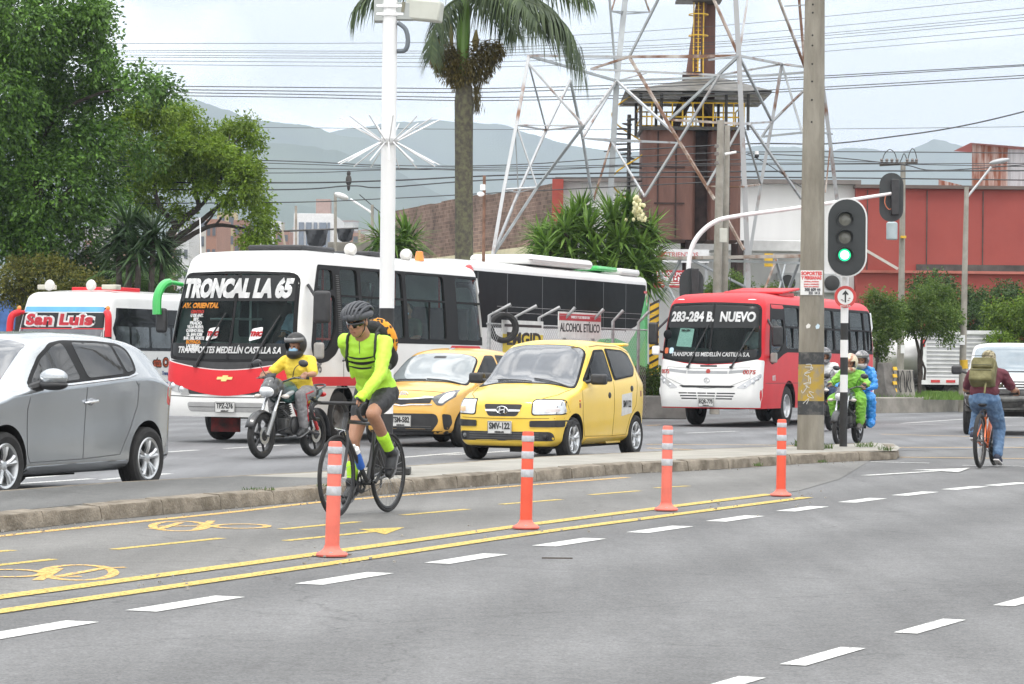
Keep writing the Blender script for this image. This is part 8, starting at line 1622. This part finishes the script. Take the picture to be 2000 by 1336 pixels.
for k in range(7):
 yo=(k - 3)*.028;pts=[]
 for i in range(15): a=R(-12)+R(205)*i/14;rr_=math.sqrt(max(.05,1 - (yo/.105) ** 2));pts.append(hq(-.015+math.cos(a)*.138*rr_ ** .5,yo*(1.0+.12*math.sin(a)),.060+math.sin(a)*.095*rr_))
 MB().tube(pts,[.007]+[.0125]*13+[.007],8,sq=1.0).obj('helmet_rib',HELM,inner)
mb=MB();mb.tube([hq(-.015+math.cos(a)*.137,math.sin(a)*.102,.056+.012*math.cos(a)) for a in [k*math.pi/16 for k in range(33)]],.019,10,sq=1.5);mb.obj('helmet_rim',HELM,inner)
for i in (0,1): mb=MB();mb.tube([hq(-.015+math.cos(a)*.128,math.sin(a)*.095,.100+i*.026) if False else hq(-.015+math.cos(a)*(.125 - i*.02),math.sin(a)*(.094 - i*.018),.098+i*.028) for a in [k*math.pi/14+R(20) for k in range(26)]],.010,8);mb.obj('helmet_rib',HELM,inner)
mb=MB();vs=[]
for i in range(17):
 a=R(-74)+R(148)*i/16;zt=.022 - .004*abs(a);zb=-.030+.014*abs(a) ** 1.5
 for z,o_ in ((zt,.004),(zb,0)): vs.append(hq(-.004+math.cos(a)*(.106+o_),math.sin(a)*.086,z))
mb.add(vs,[(2*i,2*i+1,2*i+3,2*i+2) for i in range(16)]);gl_=mb.obj('sunglasses',M('sunglass_black',(.008,.008,.009),.06,coat=.4),cyc,raw=True);sm=gl_.modifiers.new('s','SOLIDIFY');sm.thickness=.005;MB().tube([hq(.092,0,-.066),hq(.090,.022,-.062)],.004,6).tube([hq(.092,0,-.066),hq(.090,-.022,-.062)],.004,6).obj('lips',LIP,cyc)
mb=MB()
for s in (-1,1): mb.tube([hq(.0,s*.086,.03),hq(.025,s*.072,-.06),hq(.045,s*.03,-.112),hq(.045,0,-.118)],.005,6)
mb.obj('helmet_strap',BLK,inner)
garment(cyc,'hair',HAIR,lambda mb: mb.ell(hq(-.045,0,.0),(.068,.076,.065),hr),.009)
bp_=thing('backpack','black backpack with orange leopard print worn by the cyclist in neon','backpack',BL,HEAD)
tx=(V(J['nk']) - V(J['pel'])).normalized();bxv=V((0,1,0)).cross(tx).normalized();bc=V(J['pel']).lerp(V(J['nk']),.62) - bxv*.205;brot=Matrix((bxv,V((0,1,0)),tx)).transposed()
mb=MB();mb.ell(bc,(.105,.155,.225),brot,20,14);mb.ell(bc - tx*.12 - bxv*.01,(.115,.15,.13),brot);mb.ell(bc+tx*.12+bxv*.02,(.075,.135,.13),brot);sack=mb.fuse('sack',M('pack_black',(.016,.016,.017),.75,bump=.3,bscale=40),bp_,.011,3)
leo=bpy.data.materials.new('leopard_print');leo.use_nodes=True;n=leo.node_tree.nodes;l=leo.node_tree.links;c_=n.new('ShaderNodeTexCoord');vo=n.new('ShaderNodeTexVoronoi');vo.inputs['Scale'].default_value=26;l.new(c_.outputs['Object'],vo.inputs['Vector']);rp_=n.new('ShaderNodeValToRGB');l.new(vo.outputs['Distance'],rp_.inputs[0]);e=rp_.color_ramp.elements;e[0].color=(.03,.02,.01,1);e[0].position=.34;e[1].color=(.75,.30,.02,1);e[1].position=.42;rp_.color_ramp.interpolation='CONSTANT';l.new(rp_.outputs[0],n['Principled BSDF'].inputs['Base Color']);n['Principled BSDF'].inputs['Roughness'].default_value=.8
mb=MB();mb.ell(bc+tx*.045 - bxv*.030+V((0,.030,0)),(.100,.142,.20),brot,20,14);pan=mb.fuse('printed_panel',leo,bp_,.011,2)
for s in (-1,1):
 pts=[bc+tx*.19+V((.02,s*.08,.0)),V(J['nk'])+V((-.04,s*.115,.035)),V((.075,s*.135,1.40)),V((.075,s*.165,1.30)),V((-.02,s*.185,1.20)),bc - tx*.14+V((.03,s*.12,0))]
 q=[]
 for p in spline(pts,5):
  h=jb.find_nearest(p);q.append(h[0]+h[1]*.009 if (h[0] - p).length < .09 else p)
 MB().tube(q,.011,8,sq=1.4).obj('strap',M('strap_black',(.018,.02,.016),.7),bp_)
# ------------------------------------------------------------------ motorcycles
def motorcycle(name,label,loc,rz,tank_mat,cowl_mat,steer=0.0,scale=1.0):
 t=thing(name,label,'motorcycle',loc,rz);t.scale=(scale,)*3;r=.298;fx,rx=.645,-.635
 ENG=M('engine_grey',(.10,.10,.10),.5,metal=.5,var=.35,scale=14);DKP=M('moto_black',(.020,.020,.022),.4,coat=.3)
 def mwheel(x,wd):
  w_=bpy.data.objects.new('wheel',None);COL.objects.link(w_);w_.parent=t;w_.location=(x,0,r);w_.empty_display_size=.1
  MB().lathe([(r - .075,-wd*.40),(r - .045,-wd*.5),(r - .015,-wd*.40),(r,-wd*.15),(r,wd*.15),(r - .015,wd*.40),(r - .045,wd*.5),(r - .075,wd*.40)],44,(0,0,0),(0,1,0),closed=True).obj('tyre',RUB,w_,ang=50)
  mb=MB();mb.lathe([(r - .070,-wd*.36),(r - .09,-wd*.3),(r - .095,0),(r - .09,wd*.3),(r - .070,wd*.36)],40,(0,0,0),(0,1,0));mb.lathe([(0,-.05),(.05,-.05),(.06,0),(.05,.05),(0,.05)],18,(0,0,0),(0,1,0))
  for k in range(6): a=k*math.pi/3+.2;mb.tube([(math.cos(a)*.04,0,math.sin(a)*.04),(math.cos(a)*(r - .085),0,math.sin(a)*(r - .085))],[.022,.016],6)
  mb.obj('rim',M('moto_rim',(.035,.035,.037),.4,metal=.3),w_);mb=MB();mb.lathe([(.07,-.002),(.115,-.002),(.115,.002),(.07,.002)],28,(0,.055,0),(0,1,0),closed=True);mb.obj('brake_disc',RIM,w_)
 mwheel(fx,.085);mwheel(rx,.10)
 top=V((.33,0,.86));ax_=(V((fx,0,r)) - top)
 for s in (-1,1):
  mb=MB();o=V((0,s*.095,0));mb.tube([top+V((-.03,0,.06))+o,top+ax_*.50+o],.020,10);fk_=mb.obj('fork_leg',M('fork_chrome',(.55,.56,.58),.2,metal=.9),t);MB().tube([top+ax_*.46+o,V((fx,s*.095,r))],.030,10).obj('fork_slider',M('fork_grey',(.22,.225,.23),.4,metal=.5),fk_)
 mb=MB();vs=[];n_=12
 for k in range(n_+1):
  a=R(20)+R(125)*k/n_;
  for y in (-.065,-.04,0,.04,.065): vs.append((fx+math.cos(a)*(r+.035 - abs(y)*.35),y,r+math.sin(a)*(r+.035 - abs(y)*.35)))
 mb.add(vs,[(k*5+j,k*5+j+1,k*5+j+6,k*5+j+5) for k in range(n_) for j in range(4)]);fd_=mb.obj('front_mudguard',DKP,t,raw=True);sm=fd_.modifiers.new('s','SOLIDIFY');sm.thickness=.008
 mb=MB();mb.ell((.45,0,.89),(.13,.125,.12));mb.ell((.40,0,.98),(.12,.11,.075));mb.ell((.33,0,.93),(.13,.13,.11));mb.fuse('front_cowl',cowl_mat,t,.013,3)
 mb=MB();mb.ell((.515,0,.865),(.085,.105,.080),None,20,12);mb.obj('headlight',LENS,t);mb=MB();mb.add([(.50,-.085,.96),(.50,.085,.96),(.40,.07,1.10),(.40,-.07,1.10)],[(0,1,2,3)]);fs_=mb.obj('fly_screen',GL_D,t,raw=True);sm=fs_.modifiers.new('s','SOLIDIFY');sm.thickness=.006
 mb=MB();mb.limb([(.22,0,.86),(.02,0,.86),(-.14,0,.80)],[.135,.145,.09]);mb.ell((.16,.10,.80),(.14,.06,.09));mb.ell((.16,-.10,.80),(.14,.06,.09));tk=mb.fuse('fuel_tank',tank_mat,t,.013,3)
 for s in (-1,1): mb=MB();mb.ell((.20,s*.145,.83),(.13,.02,.035),rotm(0,R(15),0));mb.obj('tank_graphic',M('graphic_silver',(.42,.45,.46),.3,metal=.4),tk)
 mb=MB();mb.limb([(-.12,0,.80),(-.35,0,.79),(-.62,0,.86)],[.10,.125,.09]);sd_=mb.fuse('seat',M('moto_seat',(.02,.02,.02),.7),t,.014,3);mb=MB();mb.limb([(-.3,0,.70),(-.6,0,.78),(-.82,0,.86)],[.10,.085,.04]);mb.fuse('tail_panel',tank_mat,t,.014,3)
 mb=MB();mb.tube(spline([(-.5,.10,.86),(-.75,.11,.93),(-.88,0,.95),(-.75,-.11,.93),(-.5,-.10,.86)],5),.012,8);mb.obj('grab_rail',DKP,t);MB().ell((-.86,0,.82),(.03,.07,.035)).obj('tail_lamp',REDL,t)
 mb=MB();mb.box((.06,0,.42),(.36,.26,.20));mb.lathe([(0,-.15),(.10,-.15),(.11,-.13),(.11,.13),(.10,.15),(0,.15)],20,(-.08,0,.40),(0,1,0));mb.tube([(.12,0,.5),(.20,0,.70)],[.09,.075],10);en=mb.obj('engine',ENG,t,bevel=.02)
 for k in range(6): MB().box((.135+k*.011,0,.545+k*.027),(.19,.20,.008),rotm(0,R(20),0)).obj('cooling_fin',ENG,en)
 mb=MB();mb.tube([(.25,0,.80),(.30,0,.60),(.27,0,.34),(.0,0,.29),(-.25,0,.33),(-.30,0,.60),(-.20,0,.74),(.2,0,.84)],.022,8);mb.tube([(-.2,0,.74),(-.7,0,.80)],.018,8)
 for s in (-1,1): mb.tube([(-.25,s*.09,.36),(rx,s*.09,r)],.022,8)
 mb.obj('frame',DKP,t)
 for s in (-1,1): mb=MB();mb.tube([(-.34,s*.12,.70),(-.56,s*.12,.36)],.024,10);sh_=mb.obj('shock',M('shock_red',(.45,.03,.03),.4),t)
 mb=MB();mb.tube(spline([(.22,-.06,.62),(.34,-.10,.50),(.26,-.13,.30),(-.1,-.14,.27),(-.35,-.15,.32)],5),.020,10);mb.tube([(-.32,-.15,.31),(-.78,-.17,.42)],[.045,.05],14);mb.obj('exhaust',M('exhaust_steel',(.20,.20,.20),.3,metal=.8),t)
 mb=MB();mb.tube(spline([(.10,-.36,1.04),(.20,-.22,1.04),(.27,-.08,.99),(.27,.08,.99),(.20,.22,1.04),(.10,.36,1.04)],5),.013,10);hb=mb.obj('handlebar',DKP,t)
 for s in (-1,1):
  MB().tube([(.17,s*.25,1.042),(.095,s*.38,1.04)],.019,12).obj('grip',RUB,hb);mb=MB();mb.tube([(.22,s*.22,1.05),(.20,s*.36,1.03)],.007,6);mb.obj('lever',RIMD,hb)
  mb=MB();mb.tube(spline([(.21,s*.20,1.05),(.25,s*.25,1.16),(.22,s*.31,1.22)],4),.006,6);ms_=mb.obj('mirror_arm',DKP,hb);mb=MB();mb.ell((.20,s*.35,1.23),(.025,.075,.048),rotm(0,0,s*R(-8)),16,10);mi_=mb.obj('mirror',DKP,ms_)
  mb=MB();mb.ell((.40,s*.21,.80),(.035,.055,.03));mb.tube([(.38,s*.12,.80),(.40,s*.18,.80)],.009,6);mb.obj('indicator',M('indicator_lens',(.55,.50,.45),.2,coat=.4),t);mb=MB();mb.tube([(-.02,s*.10,.34),(-.02,s*.24,.34)],.014,8);mb.obj('footpeg',RUB,t)
 mb=MB();mb.lathe([(0,.0),(.10,.0),(.12,-.015),(.12,-.06),(0,-.06)],22,(.02,.16,.42),(0,1,0));mb.obj('engine_cover',M('cover_dark',(.06,.06,.062),.4,metal=.4),t)
 mb=MB();mb.tube([(.27,0,.34),(.27,.20,.40),(.27,.22,.52),(.27,.05,.66)],.012,8);mb.obj('crash_bar',DKP,t)
 vs=[];mb=MB()
 for k in range(9):
  a=R(75)+R(110)*k/8
  for y in (-.07,0,.07): vs.append((rx+math.cos(a)*(r+.05),y,r+math.sin(a)*(r+.05)))
 mb.add(vs,[(k*3+j,k*3+j+1,k*3+j+4,k*3+j+3) for k in range(8) for j in range(2)]);rm_=mb.obj('rear_mudguard',DKP,t,raw=True);sm=rm_.modifiers.new('s','SOLIDIFY');sm.thickness=.008
 return t
def rider_pose(lean=0.0,dx=0.0,arms=True,knee_out=.21):
 return dict(pel=(-.36+dx,0,.87),nk=(-.235+dx+lean,0,1.30),head=(-.185+dx+lean,0,1.455),hrot=(0,R(6),0),shL=(-.25+dx+lean,.185,1.265),shR=(-.25+dx+lean,-.185,1.265),elL=(-.09+dx*.5,.335,1.09),elR=(-.09+dx*.5,-.335,1.09),wrL=(.045,.325,1.085),wrR=(.045,-.325,1.085),barL=(.125,.315,1.055),barR=(.125,-.315,1.055),axL=(-.45,.88,0),axR=(-.45,-.88,0),
    hipL=(-.34+dx,.10,.85),hipR=(-.34+dx,-.10,.85),knL=(.03+dx,knee_out,.80),knR=(.03+dx,-knee_out,.80),anL=(-.055+dx*.7,.215,.40),anR=(-.055+dx*.7,-.215,.40),toL=(.09+dx*.7,.225,.355),toR=(.09+dx*.7,-.225,.355))
def tee(J,g=.016,sleeve=.62,fore=0.0,hem=-.02):
 def f(mb):
  torso(mb,V(J['pel'])+V((0,0,hem)),J['nk'],g+.006)
  for s in 'LR':
   sh,el,wr=V(J['sh'+s]),V(J['el'+s]),V(J['wr'+s]);k=min(1,sleeve);mb.limb([V(J['nk'])+V((-.02,0,-.03)),sh],[.082,.074]);mb.limb([sh,sh.lerp(el,k*.5),sh.lerp(el,k)],[.076,.072,.068 if sleeve < 1 else .058])
   if fore: mb.limb([el,el.lerp(wr,fore*.5),el.lerp(wr,fore)],[.060,.056,.046])
 return f
def trousers(J,g=.012,k=1.0,hem=.96):
 def f(mb):
  p=V(J['pel']);mb.ell(p+V((-.005,0,-.02)),(.140+g*.5,.175+g*.5,.125))
  for s in 'LR':
   hp,kn,an=V(J['hip'+s]),V(J['kn'+s]),V(J['an'+s]);mb.limb([hp,hp.lerp(kn,.5),kn],[.100+g,.088+g,.070+g]);mb.limb([kn,kn.lerp(an,.4),kn.lerp(an,hem)],[.070+g,.064+g,.052+g])
 return f
def full_helmet(t,J,mat,visor=None,open_=True,mask=None,s=1.0):
 hr=rotm(*J.get('hrot',(0,0,0)));hc=V(J['head']);q=lambda x,y,z: hc+hr @ (V((x,y,z))*s)
 mb=MB();mb.ell(q(-.005,0,.022),(.150*s,.128*s,.148*s),hr,28,18);mb.ell(q(.035,0,-.085),(.118*s,.105*s,.075*s),hr,24,14);h=mb.fuse('helmet',mat,t,.010,3)
 c1=MB();c1.ell(q(-.005,0,.01),(.128*s,.108*s,.128*s),hr,24,16);c1.ell(q(0,0,-.11),(.10*s,.088*s,.09*s),hr);a_=temp(c1,0);c2=MB();c2.prism(rpoly([(-.102*s,-.050*s),(.102*s,-.050*s),(.108*s,.050*s),(-.108*s,.050*s)],.02),(q(.03,0,-.0),hr @ V((0,1,0)),hr @ V((0,0,1))),.2);b_=temp(c2,0)
 bool_cut(h,[a_,b_]);h.data.shade_smooth();h.data.set_sharp_from_angle(angle=R(40))
 if visor:
  mb=MB();vs=[]
  for i in range(15):
   a=R(-80)+R(160)*i/14
   for z in (.055,.10): vs.append(q(-.005+math.cos(a)*(.160 - z*.2),math.sin(a)*.134,z+.01))
  mb.add(vs,[(2*i,2*i+1,2*i+3,2*i+2) for i in range(14)]);v_=mb.obj('visor',visor,h,raw=True);sm=v_.modifiers.new('s','SOLIDIFY');sm.thickness=.004
 if mask: garment(t,'face_mask',mask,lambda mb: (mb.ell(q(.062,0,-.045),(.050*s,.062*s,.042*s),hr)),.008,2)
 mb=MB()
 for sd in (-1,1): mb.ell(q(.090,sd*.030,.004),(.010,.014,.008),hr,10,6)
 mb.obj('eyes',M('eye_dark',(.02,.015,.012),.3),t);return h
# yellow shirted rider
th=R(27);mg=G(561,893.5);ML=(mg.x,mg.y,0);MH=math.atan2(-math.cos(th),-math.sin(th))
motorcycle('motorcycle','dark green and black motorcycle ridden in front of the white bus',ML,MH,M('tank_teal',(.012,.085,.075),.3,coat=.5,col2=(.02,.022,.024),scale=3,lo=.48,hi=.6),M('cowl_black',(.05,.052,.055),.35,coat=.4,col2=(.22,.23,.24),scale=4,lo=.5,hi=.6))
J2=rider_pose();J2['wd']=1.05
p2,_=person('person','motorcyclist in a yellow t-shirt, dark helmet and blue face mask',J2,ML,MH,SKIN,.011)
garment(p2,'shirt',cloth('tee_yellow',(.66,.48,.035),(.76,.57,.06),bump=.6,scale=5),tee(J2,.020,.80,0,-.06),.012);GJ=cloth('trousers_grey',(.17,.165,.17),(.24,.235,.24),scale=20);tr=garment(p2,'trousers',GJ,trousers(J2),.012)
for s in 'LR':
 hp,kn,an=V(J2['hip'+s]),V(J2['kn'+s]),V(J2['an'+s]);sg=1 if s == 'L' else -1;tb=bvh_of(tr.data);q=[]
 for p in [hp.lerp(kn,k/8) for k in range(2,9)]+[kn.lerp(an,k/9) for k in range(1,9)]: h=tb.ray_cast(p+V((-.02,sg*.4,.03)),V((0,-sg,0)));q.append(h[0]+V((0,sg*.002,0)) if h[0] is not None else p)
 MB().tube(q,.009,6).obj('side_stripe',M('stripe_red',(.42,.03,.04),.8),tr);shoe(p2,J2['an'+s],J2['to'+s])
full_helmet(p2,J2,M('helmet_grey',(.012,.012,.013),.45,spec=.3,col2=(.035,.034,.033),scale=6),M('visor_smoke',(.16,.16,.16),.15,coat=.4),mask=M('mask_blue',(.30,.50,.66),.8),s=1.08)
# rider in green rain suit with passenger in blue
mg=G(1656,867.5);ML3=(mg.x,mg.y,0);S3=.90
motorcycle('motorcycle','black motorcycle carrying the rider in green rainwear and a passenger',ML3,HEAD,M('tank_black',(.025,.025,.027),.3,coat=.5),M('cowl_grey',(.09,.09,.095),.4,coat=.3),scale=S3)
J3=rider_pose(.02,.05,knee_out=.26);J3['wd']=1.2
p3,_=person('person','motorcyclist in bright green rain suit and open white helmet',J3,ML3,HEAD,SKIN2,.012,S3)
GRR=cloth('rain_green',(.16,.42,.035),(.25,.55,.07),bump=.9,scale=6,rough=.45,transl=.1);garment(p3,'rain_jacket',GRR,tee(J3,.040,1.0,.93,-.05),.013);garment(p3,'rain_trousers',GRR,trousers(J3,.035),.013)
for s in 'LR': shoe(p3,J3['an'+s],J3['to'+s],M('boot_grey',(.10,.095,.09),.8));garment(p3,'glove',M('glove_black',(.02,.02,.022),.7),lambda mb: mb.ell(V(J3['bar'+s])+V((-.015,0,.008)),(.055,.052,.042)),.011)
h3_=full_helmet(p3,J3,M('helmet_cream',(.50,.44,.30),.3,coat=.5,col2=(.30,.10,.05),scale=7,lo=.5,hi=.6),s=1.12);garment(p3,'helmet_lining',BLK,lambda mb: (mb.limb([V(J3['head'])+V((.03,.10,.05)),V(J3['head'])+V((.06,.09,-.06)),V(J3['head'])+V((.08,.0,-.13)),V(J3['head'])+V((.06,-.09,-.06)),V(J3['head'])+V((.03,-.10,.05))],[.022,.03,.03,.03,.022])),.011)
J4=rider_pose(.06,-.34,knee_out=.27);J4.update(elL=(-.50,.36,1.05),elR=(-.50,-.34,1.05),wrL=(-.32,.24,1.0),wrR=(-.32,-.24,1.0),barL=None,barR=None,fgL=(.6,-.5,0),fgR=(.6,.5,0),pel=(-.70,.02,.95),nk=(-.58,.07,1.37),head=(-.53,.10,1.52),shL=(-.59,.26,1.33),shR=(-.59,-.12,1.33),knL=(-.28,.33,.84),anL=(-.40,.32,.44),toL=(-.25,.33,.40))
p4,_=person('person','motorcycle passenger in shiny blue rainwear sitting behind the green rider',J4,ML3,HEAD,SKIN2,.013,S3)
BLR=cloth('rain_blue',(.015,.17,.52),(.05,.30,.72),bump=1.0,scale=7,rough=.25);garment(p4,'rain_jacket',BLR,tee(J4,.035,1.0,.93,-.05),.013);garment(p4,'rain_trousers',BLR,trousers(J4,.035),.013)
for s in 'LR': an,to=V(J4['an'+s]),V(J4['to'+s]);garment(p4,'plastic_overshoe',BLR,lambda mb: mb.limb([an,an.lerp(to,.6) - V((0,0,.04)),to - V((0,0,.02))],[.075,.085,.06]),.013)
full_helmet(p4,J4,M('helmet_dark',(.05,.052,.06),.3,coat=.6,col2=(.35,.33,.33),scale=6,lo=.5,hi=.58),M('visor_smoke',(.16,.16,.16),.15),s=1.08)
# rider in a white shirt hidden behind the concrete pole
mg=G(1604,842);ML5=(mg.x,mg.y,0);motorcycle('motorcycle','motorcycle half hidden behind the concrete pole',ML5,HEAD,MATS['tank_black'],MATS['cowl_grey'])
J5=rider_pose();p5,_=person('person','motorcyclist in a white t-shirt and jeans half hidden behind the concrete pole',J5,ML5,HEAD,SKIN2,.014);garment(p5,'shirt',cloth('tee_white',(.62,.62,.62),(.70,.70,.70)),tee(J5,.018,.7,0,-.05),.014);JEAN0=cloth('jeans_dark',(.035,.055,.11),(.06,.09,.17),scale=18);garment(p5,'trousers',JEAN0,trousers(J5),.014)
for s in 'LR': shoe(p5,J5['an'+s],J5['to'+s])
full_helmet(p5,J5,MATS['helmet_dark'],MATS['visor_smoke'],s=1.05)
# ------------------------------------------------------------------ cyclist riding away at the right
gr=G(1928,911.5);BR_=(gr.x,gr.y,0);RH=math.atan2(U.y,U.x)+R(2)
ORF2=M('frame_orange',(.75,.14,.02),.3,coat=.5);bicycle('mountain_bicycle','orange mountain bicycle ridden away from the camera at the right',BR_,RH,ORF2,R_=.345,wb=.50,drop=False,tyre=.027,bar_z=.93,sad=(-.22,.80),mtb=True,crank_a=R(-75),spoke_n=18)
J6=dict(pel=(-.235,0,.885),nk=(-.02,0,1.225),head=(.055,0,1.355),hrot=(0,R(10),0),shL=(-.03,.195,1.185),shR=(-.03,-.195,1.185),elL=(.08,.30,.985),elR=(.08,-.31,.985),wrL=(.235,.315,.985),wrR=(.235,-.315,.985),barL=(.305,.30,.945),barR=(.305,-.30,.945),
   wd=1.12,hipL=(-.22,.095,.86),hipR=(-.22,-.095,.86),knL=(.16,.15,.72),knR=(.06,-.14,.50),anL=(-.13,.155,.43),anR=(-.10,-.15,.155),toL=(.04,.16,.40),toR=(.06,-.155,.11))
p6,_=person('person','cyclist seen from behind in a maroon t-shirt, jeans and camouflage cap',J6,BR_,RH,SKIN2,.011)
garment(p6,'shirt',cloth('tee_maroon',(.085,.016,.026),(.125,.026,.040)),tee(J6,.020,.72,0,.075),.012);JN=cloth('jeans_blue',(.055,.115,.22),(.13,.21,.33),scale=14,bump=.6);garment(p6,'jeans',JN,lambda mb: (trousers(J6,.014,hem=.95)(mb),mb.ell(V(J6['pel'])+V((-.01,0,.005)),(.148,.172,.12)),mb.ell(V(J6['pel'])+V((-.05,0,-.03)),(.12,.155,.09))),.012)
for s in 'LR': shoe(p6,J6['an'+s],J6['to'+s],M('trainer_navy',(.03,.035,.06),.7),M('trainer_sole',(.55,.53,.52),.7))
hq6=lambda x,y,z: V(J6['head'])+V((x,y,z));CAM=M('camouflage',(.12,.10,.055),.85,scale=26,col2=(.33,.29,.19),lo=.47,hi=.53);garment(p6,'cap',CAM,lambda mb: (mb.ell(hq6(-.015,0,.055),(.112,.092,.085)),mb.ell(hq6(-.02,0,.02),(.114,.094,.045)),mb.ell(hq6(.13,0,.035),(.07,.075,.012))),.009,2);garment(p6,'hair',HAIR,lambda mb: mb.ell(hq6(-.045,0,-.015),(.066,.074,.050)),.01)
bk6=thing('backpack','olive green rucksack worn by the cyclist in maroon','backpack',BR_,RH);OLV=cloth('pack_olive',(.105,.095,.035),(.17,.155,.07),scale=9,bump=.6);tx=(V(J6['nk']) - V(J6['pel'])).normalized();bx6=V((0,1,0)).cross(tx).normalized();c6_=V(J6['pel']).lerp(V(J6['nk']),.56) - bx6*.235;r6=Matrix((bx6,V((0,1,0)),tx)).transposed()
mb=MB();mb.box((0,0,0),(.19,.32,.36));o=mb.obj('main_sack',OLV,bk6,bevel=.05,seg=4);o.location=c6_;o.rotation_euler=r6.to_euler();mb=MB();mb.box((0,0,0),(.08,.30,.17));o2=mb.obj('front_pocket',OLV,bk6,bevel=.03,seg=3);o2.location=c6_ - bx6*.115 - tx*.11;o2.rotation_euler=r6.to_euler();mb=MB();mb.box((0,0,0),(.06,.27,.15));o3=mb.obj('top_pocket',OLV,bk6,bevel=.025,seg=3);o3.location=c6_ - bx6*.10+tx*.085;o3.rotation_euler=r6.to_euler()
for dz in (-.055,.02,.155): mb=MB();mb.tube([c6_ - bx6*.158+tx*dz+V((0,-.13,0)),c6_ - bx6*.162+tx*dz,c6_ - bx6*.158+tx*dz+V((0,.13,0))],.005,6);mb.obj('zip',M('zip_dark',(.03,.028,.015),.6),bk6)
MB().tube([c6_ - tx*.18 - bx6*.08+V((0,-.07,0)),c6_ - tx*.26 - bx6*.10+V((0,-.07,0)),c6_ - tx*.36 - bx6*.09+V((0,-.068,0))],.012,6,sq=.4).obj('hanging_strap',OLV,bk6)
for s in (-1,1): MB().tube(spline([c6_+tx*.17+bx6*.06+V((0,s*.10,0)),V(J6['nk'])+V((.0,s*.12,.045)),V((.095,s*.14,1.17)),V((.07,s*.17,1.04)),c6_ - tx*.15+bx6*.06+V((0,s*.13,0))],5),.014,8).obj('strap',OLV,bk6)
# ------------------------------------------------------------------ people further back and inside vehicles
def seated(label,loc,rz,top_col,skin,name,hair=True,vox=.018,mask=None,cap=None):
 J=dict(pel=(0,0,.52),nk=(.0,0,.98),head=(.03,0,1.14),hrot=(0,0,0),shL=(0,.17,.94),shR=(0,-.17,.94),elL=(.08,.24,.70),elR=(.08,-.24,.70),wrL=(.28,.16,.66),wrR=(.28,-.16,.66),fgL=(1,-.1,0),fgR=(1,.1,0),hipL=(.02,.1,.50),hipR=(.02,-.1,.50),knL=(.42,.12,.52),knR=(.42,-.12,.52),anL=(.42,.12,.12),anR=(.42,-.12,.12),toL=(.56,.12,.07),toR=(.56,-.12,.07))
 p,_=person('person',label,J,loc,rz,skin,vox);garment(p,'shirt',cloth('shirt_'+name,top_col),tee(J,.018,.8,0,-.04),vox);garment(p,'trousers',MATS['jeans_dark'],trousers(J),vox);h=V(J['head']);garment(p,'hair',HAIR,lambda mb: mb.ell(h+V((-.03,0,.045)),(.095,.088,.085)),.015)
 if mask: garment(p,'face_mask',mask,lambda mb: mb.ell(h+V((.062,0,-.045)),(.045,.058,.042)),.012)
 return p
def inbus(bus,x,y,z):
 m_=Matrix.Translation(V(bus.location)) @ Matrix.Rotation(bus.rotation_euler.z,4,'Z');return m_ @ V((x,y,z))
seated('passenger in a yellow top seen through the side window of the white bus',inbus(b1,L1/2 - 3.75,.62,.98),HEAD,(.55,.36,.03),SKIN,'yellow_top');seated('masked passenger in dark clothes in the rear half of the white bus',inbus(b1,L1/2 - 5.35,.60,.98),HEAD,(.05,.10,.06),SKIN2,'dark_green',mask=MATS['mask_blue']);seated('driver of the white bus behind the big windscreen',inbus(b1,L1/2 - 1.42,.55,.98),HEAD,(.25,.35,.45),SKIN2,'driver_blue');
seated('driver of the red bus with an arm near the open window',inbus(b2,L2/2 - 1.45,.62,.95),HEAD,(.45,.46,.48),SKIN,'driver_grey');seated('passenger behind the second side window of the red bus',inbus(b2,L2/2 - 2.75,.60,.95),HEAD,(.05,.16,.35),SKIN2,'passenger_blue')
p=P(1918,740,70);J7=dict(pel=(0,0,.95),nk=(0,0,1.42),head=(.02,0,1.60),shL=(0,.19,1.38),shR=(0,-.19,1.38),elL=(0,.24,1.10),elR=(0,-.24,1.10),wrL=(.06,.22,.86),wrR=(.06,-.22,.86),fgL=(.1,0,-1),fgR=(.1,0,-1),hipL=(0,.1,.92),hipR=(0,-.1,.92),knL=(.02,.1,.5),knR=(.02,-.1,.5),anL=(0,.1,.09),anR=(0,-.1,.09),toL=(.13,.11,.04),toR=(.13,-.11,.04))
p7,_=person('person','pedestrian in a navy shirt standing beyond the cyclist in maroon',J7,(p.x,70,0),R(150),SKIN2,.016,1.03);garment(p7,'shirt',cloth('shirt_navy',(.02,.028,.055)),tee(J7,.018,.8,0,-.03),.016);garment(p7,'trousers',MATS['jeans_dark'],trousers(J7),.016);garment(p7,'hair',HAIR,lambda mb: mb.ell(V(J7['head'])+V((-.02,0,.04)),(.10,.088,.09)),.012)
for s in 'LR': shoe(p7,J7['an'+s],J7['to'+s])
